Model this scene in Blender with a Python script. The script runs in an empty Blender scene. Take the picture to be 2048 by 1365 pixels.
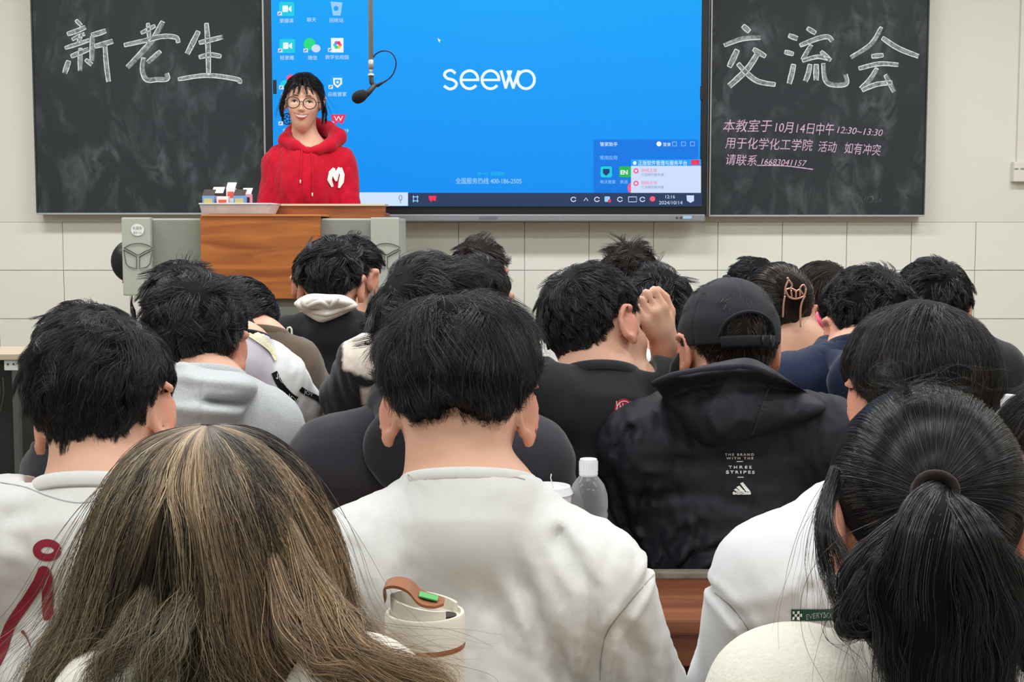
import bpy, bmesh, math, random
import numpy as np
from mathutils import Vector, Matrix
from mathutils.bvhtree import BVHTree

# ------------------------------------------------------------------ camera, light, exposure
SC = bpy.context.scene
COL = SC.collection
F = 2750.0                      # focal length in pixels of a 2048 px wide frame
CAMZ = 1.28
PITCH = math.atan((682.5 - 450.0) / F)
cd = bpy.data.cameras.new('camera')
cd.sensor_width = 36.0
cd.lens = 36.0 * F / 2048.0
cd.clip_start = 0.05
cam = bpy.data.objects.new('camera', cd)
cam.location = (0, 0, CAMZ)
cam.rotation_euler = (math.pi / 2 - PITCH, 0, 0)
COL.objects.link(cam)
SC.camera = cam

wd = bpy.data.worlds.new('world')
SC.world = wd
wd.use_nodes = True
wd.node_tree.nodes['Background'].inputs[0].default_value = (0.9, 0.95, 1.0, 1)
wd.node_tree.nodes['Background'].inputs[1].default_value = 0.5
LIGHTS = [(x, y) for y in (-0.6, 1.1, 2.8, 4.5) for x in (-2.2, 0.0, 2.2)]
for (x, y) in LIGHTS:
    ld = bpy.data.lights.new('ceiling_tube_light', 'AREA')
    ld.shape = 'RECTANGLE'
    ld.size = 1.25
    ld.size_y = 0.32
    ld.energy = 37.0 if y > 4 else (25.5 if y > 2 else 22.0)
    ld.color = (0.97, 0.985, 1.0)
    lo = bpy.data.objects.new('ceiling_tube_light', ld)
    lo.location = (x, y, 3.02)
    COL.objects.link(lo)
SC.view_settings.view_transform = 'Standard'
SC.view_settings.look = 'None'
SC.view_settings.gamma = 1.0
SC.view_settings.use_curve_mapping = False
SC.view_settings.exposure = 0.0
SC.cycles.max_bounces = 6
SC.cycles.diffuse_bounces = 3
SC.cycles.glossy_bounces = 2
SC.cycles.transmission_bounces = 6
SC.cycles.transparent_max_bounces = 8
SC.cycles.caustics_reflective = False
SC.cycles.caustics_refractive = False
SC.cycles.sample_clamp_indirect = 4.0

CY, SY = math.cos(PITCH), math.sin(PITCH)

def P(u, v, d):
    """world point seen at pixel u,v (2048x1365) that lies at distance y = d"""
    a = (u - 1024.0) / F
    b = -(v - 682.5) / F
    dx, dy, dz = a, CY + b * SY, -SY + b * CY
    k = d / dy
    return np.array((dx * k, d, CAMZ + dz * k))

def ppm(d):
    return F / d

def pix(p):
    """pixel of a world point array"""
    p = np.asarray(p, float).reshape(-1, 3)
    y = p[:, 1]; z = p[:, 2] - CAMZ
    dep = y * CY - z * SY
    up = y * SY + z * CY
    return 1024 + F * p[:, 0] / dep, 682.5 - F * up / dep

# ------------------------------------------------------------------ materials
MATS = {}

def srgb(r, g, b):
    f = lambda c: ((c / 255.0 + 0.055) / 1.055) ** 2.4 if c > 10 else c / 255.0 / 12.92
    return (f(r), f(g), f(b), 1.0)

def mat(name, col, rough=0.6, spec=0.5, metal=0.0, bump=0.0, bscale=300.0, var=0.0, vscale=6.0,
        sheen=0.0, emit=None, estr=1.0, alpha=1.0, trans=0.0, ior=1.45, vcol=None, coat=0.0, sss=0.0, stretch=None):
    if name in MATS:
        return MATS[name]
    m = bpy.data.materials.new(name)
    m.use_nodes = True
    nt = m.node_tree
    b = nt.nodes['Principled BSDF']
    b.inputs['Base Color'].default_value = col
    b.inputs['Roughness'].default_value = rough
    b.inputs['Specular IOR Level'].default_value = spec
    b.inputs['Metallic'].default_value = metal
    b.inputs['IOR'].default_value = ior
    b.inputs['Transmission Weight'].default_value = trans
    b.inputs['Alpha'].default_value = alpha
    b.inputs['Coat Weight'].default_value = coat
    if sheen:
        b.inputs['Sheen Weight'].default_value = sheen
        b.inputs['Sheen Roughness'].default_value = 0.5
    if sss:
        b.inputs['Subsurface Weight'].default_value = sss
        b.inputs['Subsurface Radius'].default_value = (0.012, 0.005, 0.003)
        b.inputs['Subsurface Scale'].default_value = 1.0
    if emit:
        b.inputs['Emission Color'].default_value = emit
        b.inputs['Emission Strength'].default_value = estr
    src = None
    if vcol:
        a = nt.nodes.new('ShaderNodeAttribute')
        a.attribute_name = vcol
        src = a.outputs['Color']
        nt.links.new(src, b.inputs['Base Color'])
    tc = nt.nodes.new('ShaderNodeTexCoord')
    vec = tc.outputs['Object']
    if stretch:
        mp = nt.nodes.new('ShaderNodeMapping')
        mp.inputs['Scale'].default_value = stretch
        nt.links.new(vec, mp.inputs['Vector'])
        vec = mp.outputs['Vector']
    if var:
        n = nt.nodes.new('ShaderNodeTexNoise')
        n.inputs['Scale'].default_value = vscale
        n.inputs['Detail'].default_value = 4
        nt.links.new(vec, n.inputs['Vector'])
        mr = nt.nodes.new('ShaderNodeMapRange')
        mr.inputs['From Min'].default_value = 0.3
        mr.inputs['From Max'].default_value = 0.7
        mr.inputs['To Min'].default_value = 1 - var
        mr.inputs['To Max'].default_value = 1 + var
        nt.links.new(n.outputs['Fac'], mr.inputs['Value'])
        hs = nt.nodes.new('ShaderNodeHueSaturation')
        hs.inputs['Color'].default_value = col
        if src:
            nt.links.new(src, hs.inputs['Color'])
        nt.links.new(mr.outputs['Result'], hs.inputs['Value'])
        nt.links.new(hs.outputs['Color'], b.inputs['Base Color'])
    if bump:
        n2 = nt.nodes.new('ShaderNodeTexNoise')
        n2.inputs['Scale'].default_value = bscale
        n2.inputs['Detail'].default_value = 3
        nt.links.new(vec, n2.inputs['Vector'])
        bp = nt.nodes.new('ShaderNodeBump')
        bp.inputs['Strength'].default_value = bump
        bp.inputs['Distance'].default_value = 0.002
        nt.links.new(n2.outputs['Fac'], bp.inputs['Height'])
        nt.links.new(bp.outputs['Normal'], b.inputs['Normal'])
    MATS[name] = m
    return m

def wood(name, c1, c2, rough=0.45, scale=(1.2, 9, 14)):
    m = mat(name, c1, rough, bump=0.05, bscale=60, stretch=scale)
    nt = m.node_tree
    b = nt.nodes['Principled BSDF']
    tc = nt.nodes.new('ShaderNodeTexCoord')
    mp = nt.nodes.new('ShaderNodeMapping')
    mp.inputs['Scale'].default_value = scale
    nt.links.new(tc.outputs['Object'], mp.inputs['Vector'])
    n = nt.nodes.new('ShaderNodeTexNoise')
    n.inputs['Scale'].default_value = 3.0
    n.inputs['Detail'].default_value = 7
    n.inputs['Distortion'].default_value = 0.6
    nt.links.new(mp.outputs['Vector'], n.inputs['Vector'])
    cr = nt.nodes.new('ShaderNodeValToRGB')
    cr.color_ramp.elements[0].position = 0.32
    cr.color_ramp.elements[0].color = c2
    cr.color_ramp.elements[1].position = 0.62
    cr.color_ramp.elements[1].color = c1
    nt.links.new(n.outputs['Fac'], cr.inputs['Fac'])
    nt.links.new(cr.outputs['Color'], b.inputs['Base Color'])
    return m

# ------------------------------------------------------------------ mesh helpers
def link(name, me, m=None, parent=None, smooth=False):
    o = bpy.data.objects.new(name, me)
    COL.objects.link(o)
    if m is not None and isinstance(me, bpy.types.Mesh):
        if not me.materials:
            me.materials.append(m)
    if smooth and isinstance(me, bpy.types.Mesh):
        me.polygons.foreach_set('use_smooth', [True] * len(me.polygons))
    if parent is not None:
        o.parent = parent
        o.matrix_parent_inverse = Matrix.Identity(4)
        o.location = -world_loc(parent)
    return o

LOC = {}
def world_loc(o):
    v = Vector(o.location)
    while o.parent is not None:
        o = o.parent
        v += Vector(o.location)
    return v

def tag(o, label=None, cat=None, group=None, kind=None):
    if label: o['label'] = label
    if cat: o['category'] = cat
    if group: o['group'] = group
    if kind: o['kind'] = kind
    return o

def thing(name, loc, label, cat, group=None):
    o = bpy.data.objects.new(name, None)
    o.empty_display_size = 0.05
    COL.objects.link(o)
    o.location = tuple(float(a) for a in loc)
    return tag(o, label, cat, group)

class MB:
    """collects shapes, in world coordinates, into one mesh"""
    def __init__(self):
        self.v = []; self.f = []
    def add(self, vs, fs):
        k = len(self.v)
        self.v += [tuple(float(c) for c in a) for a in vs]
        self.f += [tuple(i + k for i in q) for q in fs]
        return self
    def box(self, lo, hi, bev=0.0, rot=None, piv=None):
        bm = bmesh.new()
        bmesh.ops.create_cube(bm, size=1)
        for v in bm.verts:
            v.co = Vector([(lo[i] + hi[i]) / 2 + v.co[i] * (hi[i] - lo[i]) for i in range(3)])
        if bev > 0:
            bmesh.ops.bevel(bm, geom=bm.edges[:], offset=bev, segments=2, affect='EDGES', profile=0.7)
        if rot is not None:
            pv = Vector(piv if piv is not None else [(lo[i] + hi[i]) / 2 for i in range(3)])
            for v in bm.verts:
                v.co = rot @ (v.co - pv) + pv
        self.bm(bm)
        return self
    def bm(self, bm):
        bm.verts.ensure_lookup_table(); bm.verts.index_update()
        self.add([v.co for v in bm.verts], [[v.index for v in f.verts] for f in bm.faces])
        bm.free()
    def tube(self, pts, r, seg=10, cap=True, scale=(1, 1)):
        pts = [np.array(p, float) for p in pts]
        n = len(pts)
        rs = r if isinstance(r, (list, tuple, np.ndarray)) else [r] * n
        if len(rs) != n: rs = np.interp(np.linspace(0, 1, n), np.linspace(0, 1, len(rs)), rs)
        vs = []; fs = []
        t0 = pts[1] - pts[0]
        up = np.array((0, 0, 1.0)) if abs(t0[2]) < 0.9 * np.linalg.norm(t0) else np.array((0, 1.0, 0))
        a = np.cross(t0, up); a /= np.linalg.norm(a)
        for i, p in enumerate(pts):
            t = pts[min(i + 1, n - 1)] - pts[max(i - 1, 0)]
            t = t / (np.linalg.norm(t) + 1e-12)
            a = a - t * a.dot(t); a /= np.linalg.norm(a) + 1e-12
            b = np.cross(t, a)
            for k in range(seg):
                w = 2 * math.pi * k / seg
                vs.append(p + rs[i] * (a * math.cos(w) * scale[0] + b * math.sin(w) * scale[1]))
        for i in range(n - 1):
            for k in range(seg):
                k2 = (k + 1) % seg
                fs.append((i * seg + k, i * seg + k2, (i + 1) * seg + k2, (i + 1) * seg + k))
        if cap:
            fs.append(tuple(range(seg))[::-1])
            fs.append(tuple((n - 1) * seg + k for k in range(seg)))
        return self.add(vs, fs)
    def lathe(self, prof, c=(0, 0, 0), seg=32, R=None):
        """prof: list of (r, z)"""
        vs = []; fs = []
        for (r, z) in prof:
            for k in range(seg):
                w = 2 * math.pi * k / seg
                p = np.array((r * math.cos(w), r * math.sin(w), z))
                if R is not None: p = R @ p
                vs.append(p + np.array(c))
        for i in range(len(prof) - 1):
            for k in range(seg):
                k2 = (k + 1) % seg
                fs.append((i * seg + k, i * seg + k2, (i + 1) * seg + k2, (i + 1) * seg + k))
        if prof[0][0] > 1e-6: fs.append(tuple(range(seg))[::-1])
        if prof[-1][0] > 1e-6: fs.append(tuple((len(prof) - 1) * seg + k for k in range(seg)))
        return self.add(vs, fs)
    def ribbon(self, px, d, w, t=0.0006):
        """flat stroke drawn in pixel units on the plane y = d, with a little thickness"""
        px = [np.array(p, float) for p in px]
        n = len(px)
        ws = w if isinstance(w, (list, tuple)) else [w] * n
        L = []; Rr = []
        for i, p in enumerate(px):
            tt = px[min(i + 1, n - 1)] - px[max(i - 1, 0)]
            tt /= np.linalg.norm(tt) + 1e-9
            nn = np.array((-tt[1], tt[0]))
            L.append(p + nn * ws[i] / 2); Rr.append(p - nn * ws[i] / 2)
        loop = L + Rr[::-1]
        self.poly(loop, d, t, strip=n)
        return self
    def poly(self, loop, d, t=0.0006, strip=None):
        m = len(loop)
        front = [P(p[0], p[1], d - t) for p in loop]
        back = [P(p[0], p[1], d) for p in loop]
        fs = []
        if strip:
            n = strip
            for i in range(n - 1):
                fs.append((i, i + 1, m - 2 - i, m - 1 - i))
        else:
            fs.append(tuple(range(m)))
        for i in range(m):
            j = (i + 1) % m
            fs.append((i, j, j + m, i + m))
        return self.add(front + back, fs)
    def mesh(self, name, shift=None):
        me = bpy.data.meshes.new(name)
        vs = self.v if shift is None else [tuple(a[i] - shift[i] for i in range(3)) for a in self.v]
        me.from_pydata(vs, [], self.f)
        bm = bmesh.new(); bm.from_mesh(me)
        bmesh.ops.recalc_face_normals(bm, faces=bm.faces[:])
        bm.to_mesh(me); bm.free()
        me.update()
        return me
    def build(self, name, m, parent=None, smooth=False, auto=None):
        me = self.mesh(name)
        o = link(name, me, m, parent, smooth)
        if auto:
            me.polygons.foreach_set('use_smooth', [True] * len(me.polygons))
            me.set_sharp_from_angle(angle=math.radians(auto))
        return o

def origin_to(o, pt):
    """move the origin of a top level mesh to pt, keeping the geometry where it is"""
    pt = Vector([float(a) for a in pt])
    o.data.transform(Matrix.Translation(-pt))
    o.location = pt
    return o

FONTOB = None
def text_geo(s, shear=0.0, bold=0.0, spacing=1.0):
    """triangles of a line of text, unit em height, origin at baseline left"""
    cu = bpy.data.curves.new('tmp_text', 'FONT')
    cu.body = s
    cu.shear = shear
    cu.offset = bold
    cu.space_character = spacing
    cu.resolution_u = 3
    ob = bpy.data.objects.new('tmp_text', cu)
    COL.objects.link(ob)
    dg = bpy.context.evaluated_depsgraph_get()
    me = ob.evaluated_get(dg).to_mesh()
    v = np.zeros(len(me.vertices) * 3); me.vertices.foreach_get('co', v)
    v = v.reshape(-1, 3)[:, :2].copy()
    f = [tuple(p.vertices) for p in me.polygons]
    ob.evaluated_get(dg).to_mesh_clear()
    bpy.data.objects.remove(ob)
    bpy.data.curves.remove(cu)
    return v, f

def text_px(mb, s, u, v, size, d, width=None, slope=0.0, shear=0.0, bold=0.0, spacing=1.0, cx=False):
    """writes s at pixel u,v (left end of the baseline) on the plane y = d"""
    g, f = text_geo(s, shear, bold, spacing)
    if len(g) == 0: return
    w = g[:, 0].max() - g[:, 0].min()
    sx = size
    if width: sx = width / w
    x0 = g[:, 0].min()
    if cx: u = u - w * sx / 2
    pts = [P(u + (a[0] - x0) * sx, v - a[1] * size + slope * (a[0] - x0) * sx, d) for a in g]
    mb.add(pts, f)

# ------------------------------------------------------------------ signed distance modelling
def nrm(v):
    v = np.asarray(v, float)
    return v / (np.linalg.norm(v) + 1e-12)

def rotm(pitch=0, yaw=0, roll=0):
    """degrees. pitch: look down, yaw: turn to the picture's right, roll: tip the head to the picture's right"""
    p, y, r = (math.radians(a) for a in (pitch, yaw, roll))
    Rx = np.array(((1, 0, 0), (0, math.cos(p), math.sin(p)), (0, -math.sin(p), math.cos(p))))
    Rz = np.array(((math.cos(y), math.sin(y), 0), (-math.sin(y), math.cos(y), 0), (0, 0, 1)))
    Ry = np.array(((math.cos(r), 0, math.sin(r)), (0, 1, 0), (-math.sin(r), 0, math.cos(r))))
    return Ry @ Rz @ Rx

def s_ell(p, c, r, R=None):
    q = p - np.asarray(c, np.float32)
    if R is not None: q = q @ np.asarray(R, np.float32)
    r = np.asarray(r, np.float32)
    k0 = np.sqrt(((q / r) ** 2).sum(1)) + 1e-9
    k1 = np.sqrt(((q / (r * r)) ** 2).sum(1)) + 1e-9
    return k0 * (k0 - 1) / k1

def s_cone(p, a, b, ra, rb):
    a = np.asarray(a, np.float32); b = np.asarray(b, np.float32)
    ab = b - a
    t = np.clip(((p - a) @ ab) / (ab @ ab + 1e-9), 0, 1)
    q = p - a - t[:, None] * ab
    return np.sqrt((q * q).sum(1)) - (ra + (rb - ra) * t)

def smin(a, b, k):
    h = np.clip(0.5 + 0.5 * (b - a) / k, 0, 1)
    return b + (a - b) * h - k * h * (1 - h)

def smax(a, b, k):
    return -smin(-a, -b, k)

def wav(p, seed, fr, n=5):
    rs = np.random.RandomState(seed)
    out = 0
    for i in range(n):
        k = rs.normal(size=3) * fr * (1 + 0.5 * i / n)
        out = out + np.sin(p @ k.astype(np.float32) + rs.uniform(0, 6.28))
    return out / n

def surfnet(f, lo, hi, h):
    lo = np.asarray(lo, float); hi = np.asarray(hi, float)
    B = 6
    nb = np.maximum(1, np.ceil((hi - lo) / (h * B)).astype(int))
    N = nb * B
    ax = [lo[i] + h * np.arange(N[i]) for i in range(3)]
    cen = [lo[i] + h * (B * np.arange(nb[i]) + (B - 1) / 2) for i in range(3)]
    C = np.stack(np.meshgrid(*cen, indexing='ij'), -1).reshape(-1, 3).astype(np.float32)
    fc = f(C)
    vals = np.repeat(np.repeat(np.repeat(fc.reshape(nb), B, 0), B, 1), B, 2).astype(np.float32)
    act = np.where(np.abs(fc) < B * h * 1.25 + 0.006)[0]
    bi = np.stack(np.unravel_index(act, nb), -1)
    off = np.stack(np.meshgrid(np.arange(B), np.arange(B), np.arange(B), indexing='ij'), -1).reshape(-1, 3)
    ijk = (bi[:, None, :] * B + off[None]).reshape(-1, 3)
    pts = (lo + h * ijk).astype(np.float32)
    vals[ijk[:, 0], ijk[:, 1], ijk[:, 2]] = f(pts)
    s = vals < 0
    cnt = np.zeros((N[0] - 1, N[1] - 1, N[2] - 1), np.int8)
    for a in (0, 1):
        for b in (0, 1):
            for c in (0, 1):
                cnt += s[a:N[0] - 1 + a, b:N[1] - 1 + b, c:N[2] - 1 + c]
    A = (cnt > 0) & (cnt < 8)
    cells = np.argwhere(A)
    idx = -np.ones(A.shape, np.int64)
    idx[A] = np.arange(len(cells))
    acc = np.zeros((len(cells), 3)); num = np.zeros(len(cells))
    cor = [(a, b, c) for a in (0, 1) for b in (0, 1) for c in (0, 1)]
    for a in range(8):
        for b in range(a + 1, 8):
            d = np.abs(np.array(cor[a]) - np.array(cor[b]))
            if d.sum() != 1: continue
            ca = cells + cor[a]; cb = cells + cor[b]
            va = vals[ca[:, 0], ca[:, 1], ca[:, 2]]; vb = vals[cb[:, 0], cb[:, 1], cb[:, 2]]
            x = (va < 0) != (vb < 0)
            t = np.where(x, va / (va - vb + 1e-20), 0)
            acc += np.where(x[:, None], np.array(cor[a]) + t[:, None] * (np.array(cor[b]) - np.array(cor[a])), 0)
            num += x
    V = lo + h * (cells + acc / num[:, None])
    Q = []
    for axis in range(3):
        sl0 = [slice(None)] * 3; sl1 = [slice(None)] * 3
        sl0[axis] = slice(0, N[axis] - 1); sl1[axis] = slice(1, N[axis])
        d = s[tuple(sl0)] != s[tuple(sl1)]
        e = np.argwhere(d)
        u, w = [(1, 2), (2, 0), (0, 1)][axis]
        ok = (e[:, u] > 0) & (e[:, w] > 0) & (e[:, u] < N[u] - 1) & (e[:, w] < N[w] - 1)
        e = e[ok]
        eu = np.zeros(3, int); eu[u] = 1
        ew = np.zeros(3, int); ew[w] = 1
        q = [e - eu - ew, e - ew, e, e - eu]
        q = np.stack([idx[a[:, 0], a[:, 1], a[:, 2]] for a in q], 1)
        neg = s[e[:, 0], e[:, 1], e[:, 2]]
        q = np.where(neg[:, None], q, q[:, ::-1])
        Q.append(q)
    Q = np.concatenate(Q)
    Q = Q[(Q >= 0).all(1)]
    # one step onto the surface
    Vf = V.astype(np.float32)
    e = h * 0.35
    fv = f(Vf)
    g = np.stack([f(Vf + np.array(a, np.float32) * e) for a in np.eye(3)], 1) - fv[:, None]
    g = g / e
    step = fv[:, None] * g / ((g * g).sum(1)[:, None] + 1e-6)
    ln = np.linalg.norm(step, axis=1, keepdims=True)
    step *= np.minimum(1, h * 0.7 / (ln + 1e-9))
    return V - step, Q

def sdf_mesh(name, f, lo, hi, h, m, parent=None, color=None, attrs=None):
    V, Q = surfnet(f, lo, hi, h)
    me = bpy.data.meshes.new(name)
    me.vertices.add(len(V)); me.vertices.foreach_set('co', V.astype(np.float32).ravel())
    me.loops.add(len(Q) * 4); me.loops.foreach_set('vertex_index', Q.astype(np.int32).ravel())
    me.polygons.add(len(Q))
    me.polygons.foreach_set('loop_start', np.arange(0, len(Q) * 4, 4, dtype=np.int32))
    me.polygons.foreach_set('use_smooth', np.ones(len(Q), bool))
    me.update(calc_edges=True)
    me.validate()
    if color is not None:
        c = color(V.astype(np.float32))
        at = me.attributes.new('col', 'FLOAT_COLOR', 'POINT')
        at.data.foreach_set('color', np.concatenate([c, np.ones((len(c), 1))], 1).astype(np.float32).ravel())
    if attrs:
        for k, fn in attrs.items():
            at = me.attributes.new(k, 'FLOAT', 'POINT')
            at.data.foreach_set('value', fn(V.astype(np.float32)).astype(np.float32))
    o = link(name, me, m, parent)
    o['_bvh'] = 0
    del o['_bvh']
    BV[o.name] = (V, Q)
    return o
BV = {}

def bvh_of(o):
    V, Q = BV[o.name]
    return BVHTree.FromPolygons([tuple(a) for a in V], [tuple(int(i) for i in q) for q in Q])

def cast(bv, u, v, dflt=None):
    a = P(u, v, 1.0) - np.array((0, 0, CAMZ))
    hit, n, i, dist = bv.ray_cast(Vector((0, 0, CAMZ)), Vector(a).normalized())
    if hit is None: return (None if dflt is None else P(u, v, dflt)), np.array((0, -1.0, 0))
    n = np.array(n)
    if n.dot(a) > 0: n = -n
    return np.array(hit), n
# ------------------------------------------------------------------ the room
WY = 6.30                                   # the front wall, behind the screen
def struct(o, label=None):
    return tag(o, label, None, None, 'structure')

M_wall = mat('wall_paint', srgb(226, 224, 212), 0.75, var=0.02, vscale=1.5, bump=0.05, bscale=80)
M_tile = mat('glazed_tile', srgb(231, 231, 221), 0.22, var=0.015, vscale=3)
M_grout = mat('tile_grout', srgb(220, 217, 206), 0.8)
M_skirt = mat('skirting_tile', srgb(196, 182, 152), 0.35, var=0.04, vscale=5)
M_floor = mat('terrazzo_floor', srgb(150, 146, 138), 0.35, var=0.12, vscale=60)
M_ceil = mat('ceiling_paint', srgb(235, 234, 230), 0.85)
XL, XR, YB, ZC = -4.3, 4.3, -2.2, 3.1
Z0 = P(1024, 444, WY)[2]                    # top edge of the tiled dado
ZS = 0.18                                   # top of the teaching platform

def plate(name, lo, hi, m, bev=0):
    o = MB().box(lo, hi, bev).build(name, m)
    return struct(o)
plate('floor', (XL, YB, -0.1), (XR, WY + 0.2, 0), M_floor)
plate('ceiling', (XL, YB, ZC), (XR, WY + 0.2, ZC + 0.1), M_ceil)
plate('wall_left', (XL - 0.15, YB, 0), (XL, WY + 0.2, ZC), M_wall)
plate('wall_right', (XR, YB, 0), (XR + 0.15, WY + 0.2, ZC), M_wall)
plate('wall_back', (XL, YB - 0.15, 0), (XR, YB, ZC), M_wall)
wf = MB().box((XL, WY + 0.006, 0), (XR, WY + 0.2, ZC), 0)
wf = struct(wf.build('wall_front', M_grout))
wp = MB().box((XL, WY - 0.002, Z0), (XR, WY + 0.02, ZC)).build('paint_field', M_wall, wf)
MB().box((XL, WY - 0.012, ZS), (XR, WY + 0.02, P(0, 835, WY)[2]), 0.004).build('skirting_band', M_skirt, wf)
# the glazed tiles one by one
ub = [1049 + 128.35 * k for k in range(15)] + [1049 - 131.4 * k for k in range(1, 15)]
ub = sorted(ub)
vb = [444, 541, 638, 736.5, 835]
tile_me = {}
for i in range(len(ub) - 1):
    x0 = P(ub[i], 600, WY)[0]; x1 = P(ub[i + 1], 600, WY)[0]
    for j in range(4):
        z1 = P(1024, vb[j], WY)[2]; z0 = P(1024, vb[j + 1], WY)[2]
        key = (round(x1 - x0, 4), j)
        if key not in tile_me:
            w = x1 - x0 - 0.0026; h = z1 - z0 - 0.0026
            b = MB().box((-w / 2, 0, -h / 2), (w / 2, 0.012, h / 2), 0.0012)
            tile_me[key] = b.mesh('tile')
            tile_me[key].materials.append(M_tile)
        o = bpy.data.objects.new('tile', tile_me[key])
        COL.objects.link(o)
        o.parent = wf
        o.location = ((x0 + x1) / 2, WY - 0.004 + 0.0012 * random.Random(i * 7 + j).random(), (z0 + z1) / 2)
# the teaching platform
plt_ = plate('platform', (XL + 0.01, 4.55, 0.0), (XR - 0.01, WY, ZS), mat('platform_board', srgb(150, 128, 100), 0.5, var=0.1, vscale=4), 0.006)
plt_.name = 'floor_platform'

# wall conduit with junction box at the right edge
c = thing('wall_conduit', P(2032, 366, WY - 0.03), 'white plastic cable duct running down to a junction box on the wall', 'cable duct')
x0 = P(2031, 300, WY)[0]
MB().box((x0, WY - 0.022, P(0, 326, WY)[2]), (x0 + 0.05, WY, ZC - 0.02), 0.003).build('duct', mat('white_plastic', srgb(226, 222, 212), 0.45), c)
a = P(2020, 364, WY); b_ = P(2075, 324, WY)
jb = MB().box((a[0], WY - 0.045, a[2]), (b_[0], WY, b_[2]), 0.006).build('junction_box', MATS['white_plastic'], c)
for k in range(2):
    q = P(2033 + 12 * k, 338, WY - 0.046)
    MB().box((q[0] - 0.009, q[1], q[2] - 0.004), (q[0] + 0.009, q[1] + 0.003, q[2] + 0.004), 0.001).build('socket_slot', mat('slot_grey', srgb(150, 148, 142), 0.5), jb)

# ------------------------------------------------------------------ the blackboards
M_board = mat('chalkboard', srgb(46, 51, 56), 0.55, spec=0.35)
nt = M_board.node_tree
bs = nt.nodes['Principled BSDF']
tc = nt.nodes.new('ShaderNodeTexCoord')
def noise(nt, vec, scale, detail=4, dist=0.0, stretch=None):
    mp = nt.nodes.new('ShaderNodeMapping')
    if stretch: mp.inputs['Scale'].default_value = stretch
    nt.links.new(vec, mp.inputs['Vector'])
    n = nt.nodes.new('ShaderNodeTexNoise')
    n.inputs['Scale'].default_value = scale
    n.inputs['Detail'].default_value = detail
    n.inputs['Distortion'].default_value = dist
    nt.links.new(mp.outputs['Vector'], n.inputs['Vector'])
    return n.outputs['Fac']
def math_n(nt, op, a, b=None, clamp=False):
    n = nt.nodes.new('ShaderNodeMath'); n.operation = op; n.use_clamp = clamp
    for i, x in enumerate((a, b)):
        if x is None: continue
        if isinstance(x, (int, float)): n.inputs[i].default_value = x
        else: nt.links.new(x, n.inputs[i])
    return n.outputs[0]
n1 = noise(nt, tc.outputs['Object'], 3.2, 8, 1.6, (1.3, 1, 0.7))
n2 = noise(nt, tc.outputs['Object'], 9.0, 6, 2.5, (1.0, 1, 0.6))
n3 = noise(nt, tc.outputs['Object'], 240, 2)
smear = math_n(nt, 'MULTIPLY', math_n(nt, 'SUBTRACT', n1, 0.46, True), math_n(nt, 'MULTIPLY', math_n(nt, 'SUBTRACT', n2, 0.36, True), 3.6))
smear = math_n(nt, 'ADD', math_n(nt, 'MULTIPLY', smear, 1.5, True), math_n(nt, 'MULTIPLY', math_n(nt, 'SUBTRACT', n3, 0.5), 0.05), True)
mx = nt.nodes.new('ShaderNodeMix'); mx.data_type = 'RGBA'
nt.links.new(smear, mx.inputs['Factor'])
mx.inputs['A'].default_value = srgb(40, 45, 49)
mx.inputs['B'].default_value = srgb(128, 134, 138)
nt.links.new(mx.outputs['Result'], bs.inputs['Base Color'])
M_edge = mat('board_edge', srgb(178, 180, 178), 0.4, metal=0.5)
BY = 6.22

def chalk_mat(name, c, lo):
    m = bpy.data.materials.new(name); m.use_nodes = True
    t = m.node_tree; b = t.nodes['Principled BSDF']
    b.inputs['Base Color'].default_value = c
    b.inputs['Roughness'].default_value = 0.95
    b.inputs['Specular IOR Level'].default_value = 0.1
    tcx = t.nodes.new('ShaderNodeTexCoord')
    a = noise(t, tcx.outputs['Object'], 60, 6, 0.5, (1, 1, 1))
    a = math_n(t, 'ADD', math_n(t, 'MULTIPLY', math_n(t, 'SUBTRACT', a, 0.5), 1.6), lo, True)
    t.links.new(a, b.inputs['Alpha'])
    return m
M_chalk_fill = chalk_mat('chalk_side', srgb(190, 198, 200), 0.50)
M_chalk_line = chalk_mat('chalk_line', srgb(232, 238, 238), 0.95)
M_chalk_pink = chalk_mat('chalk_pink', srgb(226, 190, 220), 0.86)
M_chalk_dim = chalk_mat('chalk_faint', srgb(140, 146, 150), 0.12)

def spl(pts, n=5):
    """Catmull-Rom through the points"""
    pts = [np.array(p, float) for p in pts]
    if len(pts) < 3:
        return [pts[0] + (pts[-1] - pts[0]) * k / n for k in range(n + 1)]
    out = []
    for i in range(len(pts) - 1):
        p0 = pts[max(i - 1, 0)]; p1 = pts[i]; p2 = pts[i + 1]; p3 = pts[min(i + 2, len(pts) - 1)]
        for k in range(n):
            t = k / n
            out.append(0.5 * (2 * p1 + (p2 - p0) * t + (2 * p0 - 5 * p1 + 4 * p2 - p3) * t * t + (3 * p1 - p0 - 3 * p2 + p3) * t ** 3))
    out.append(pts[-1])
    return out

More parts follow.
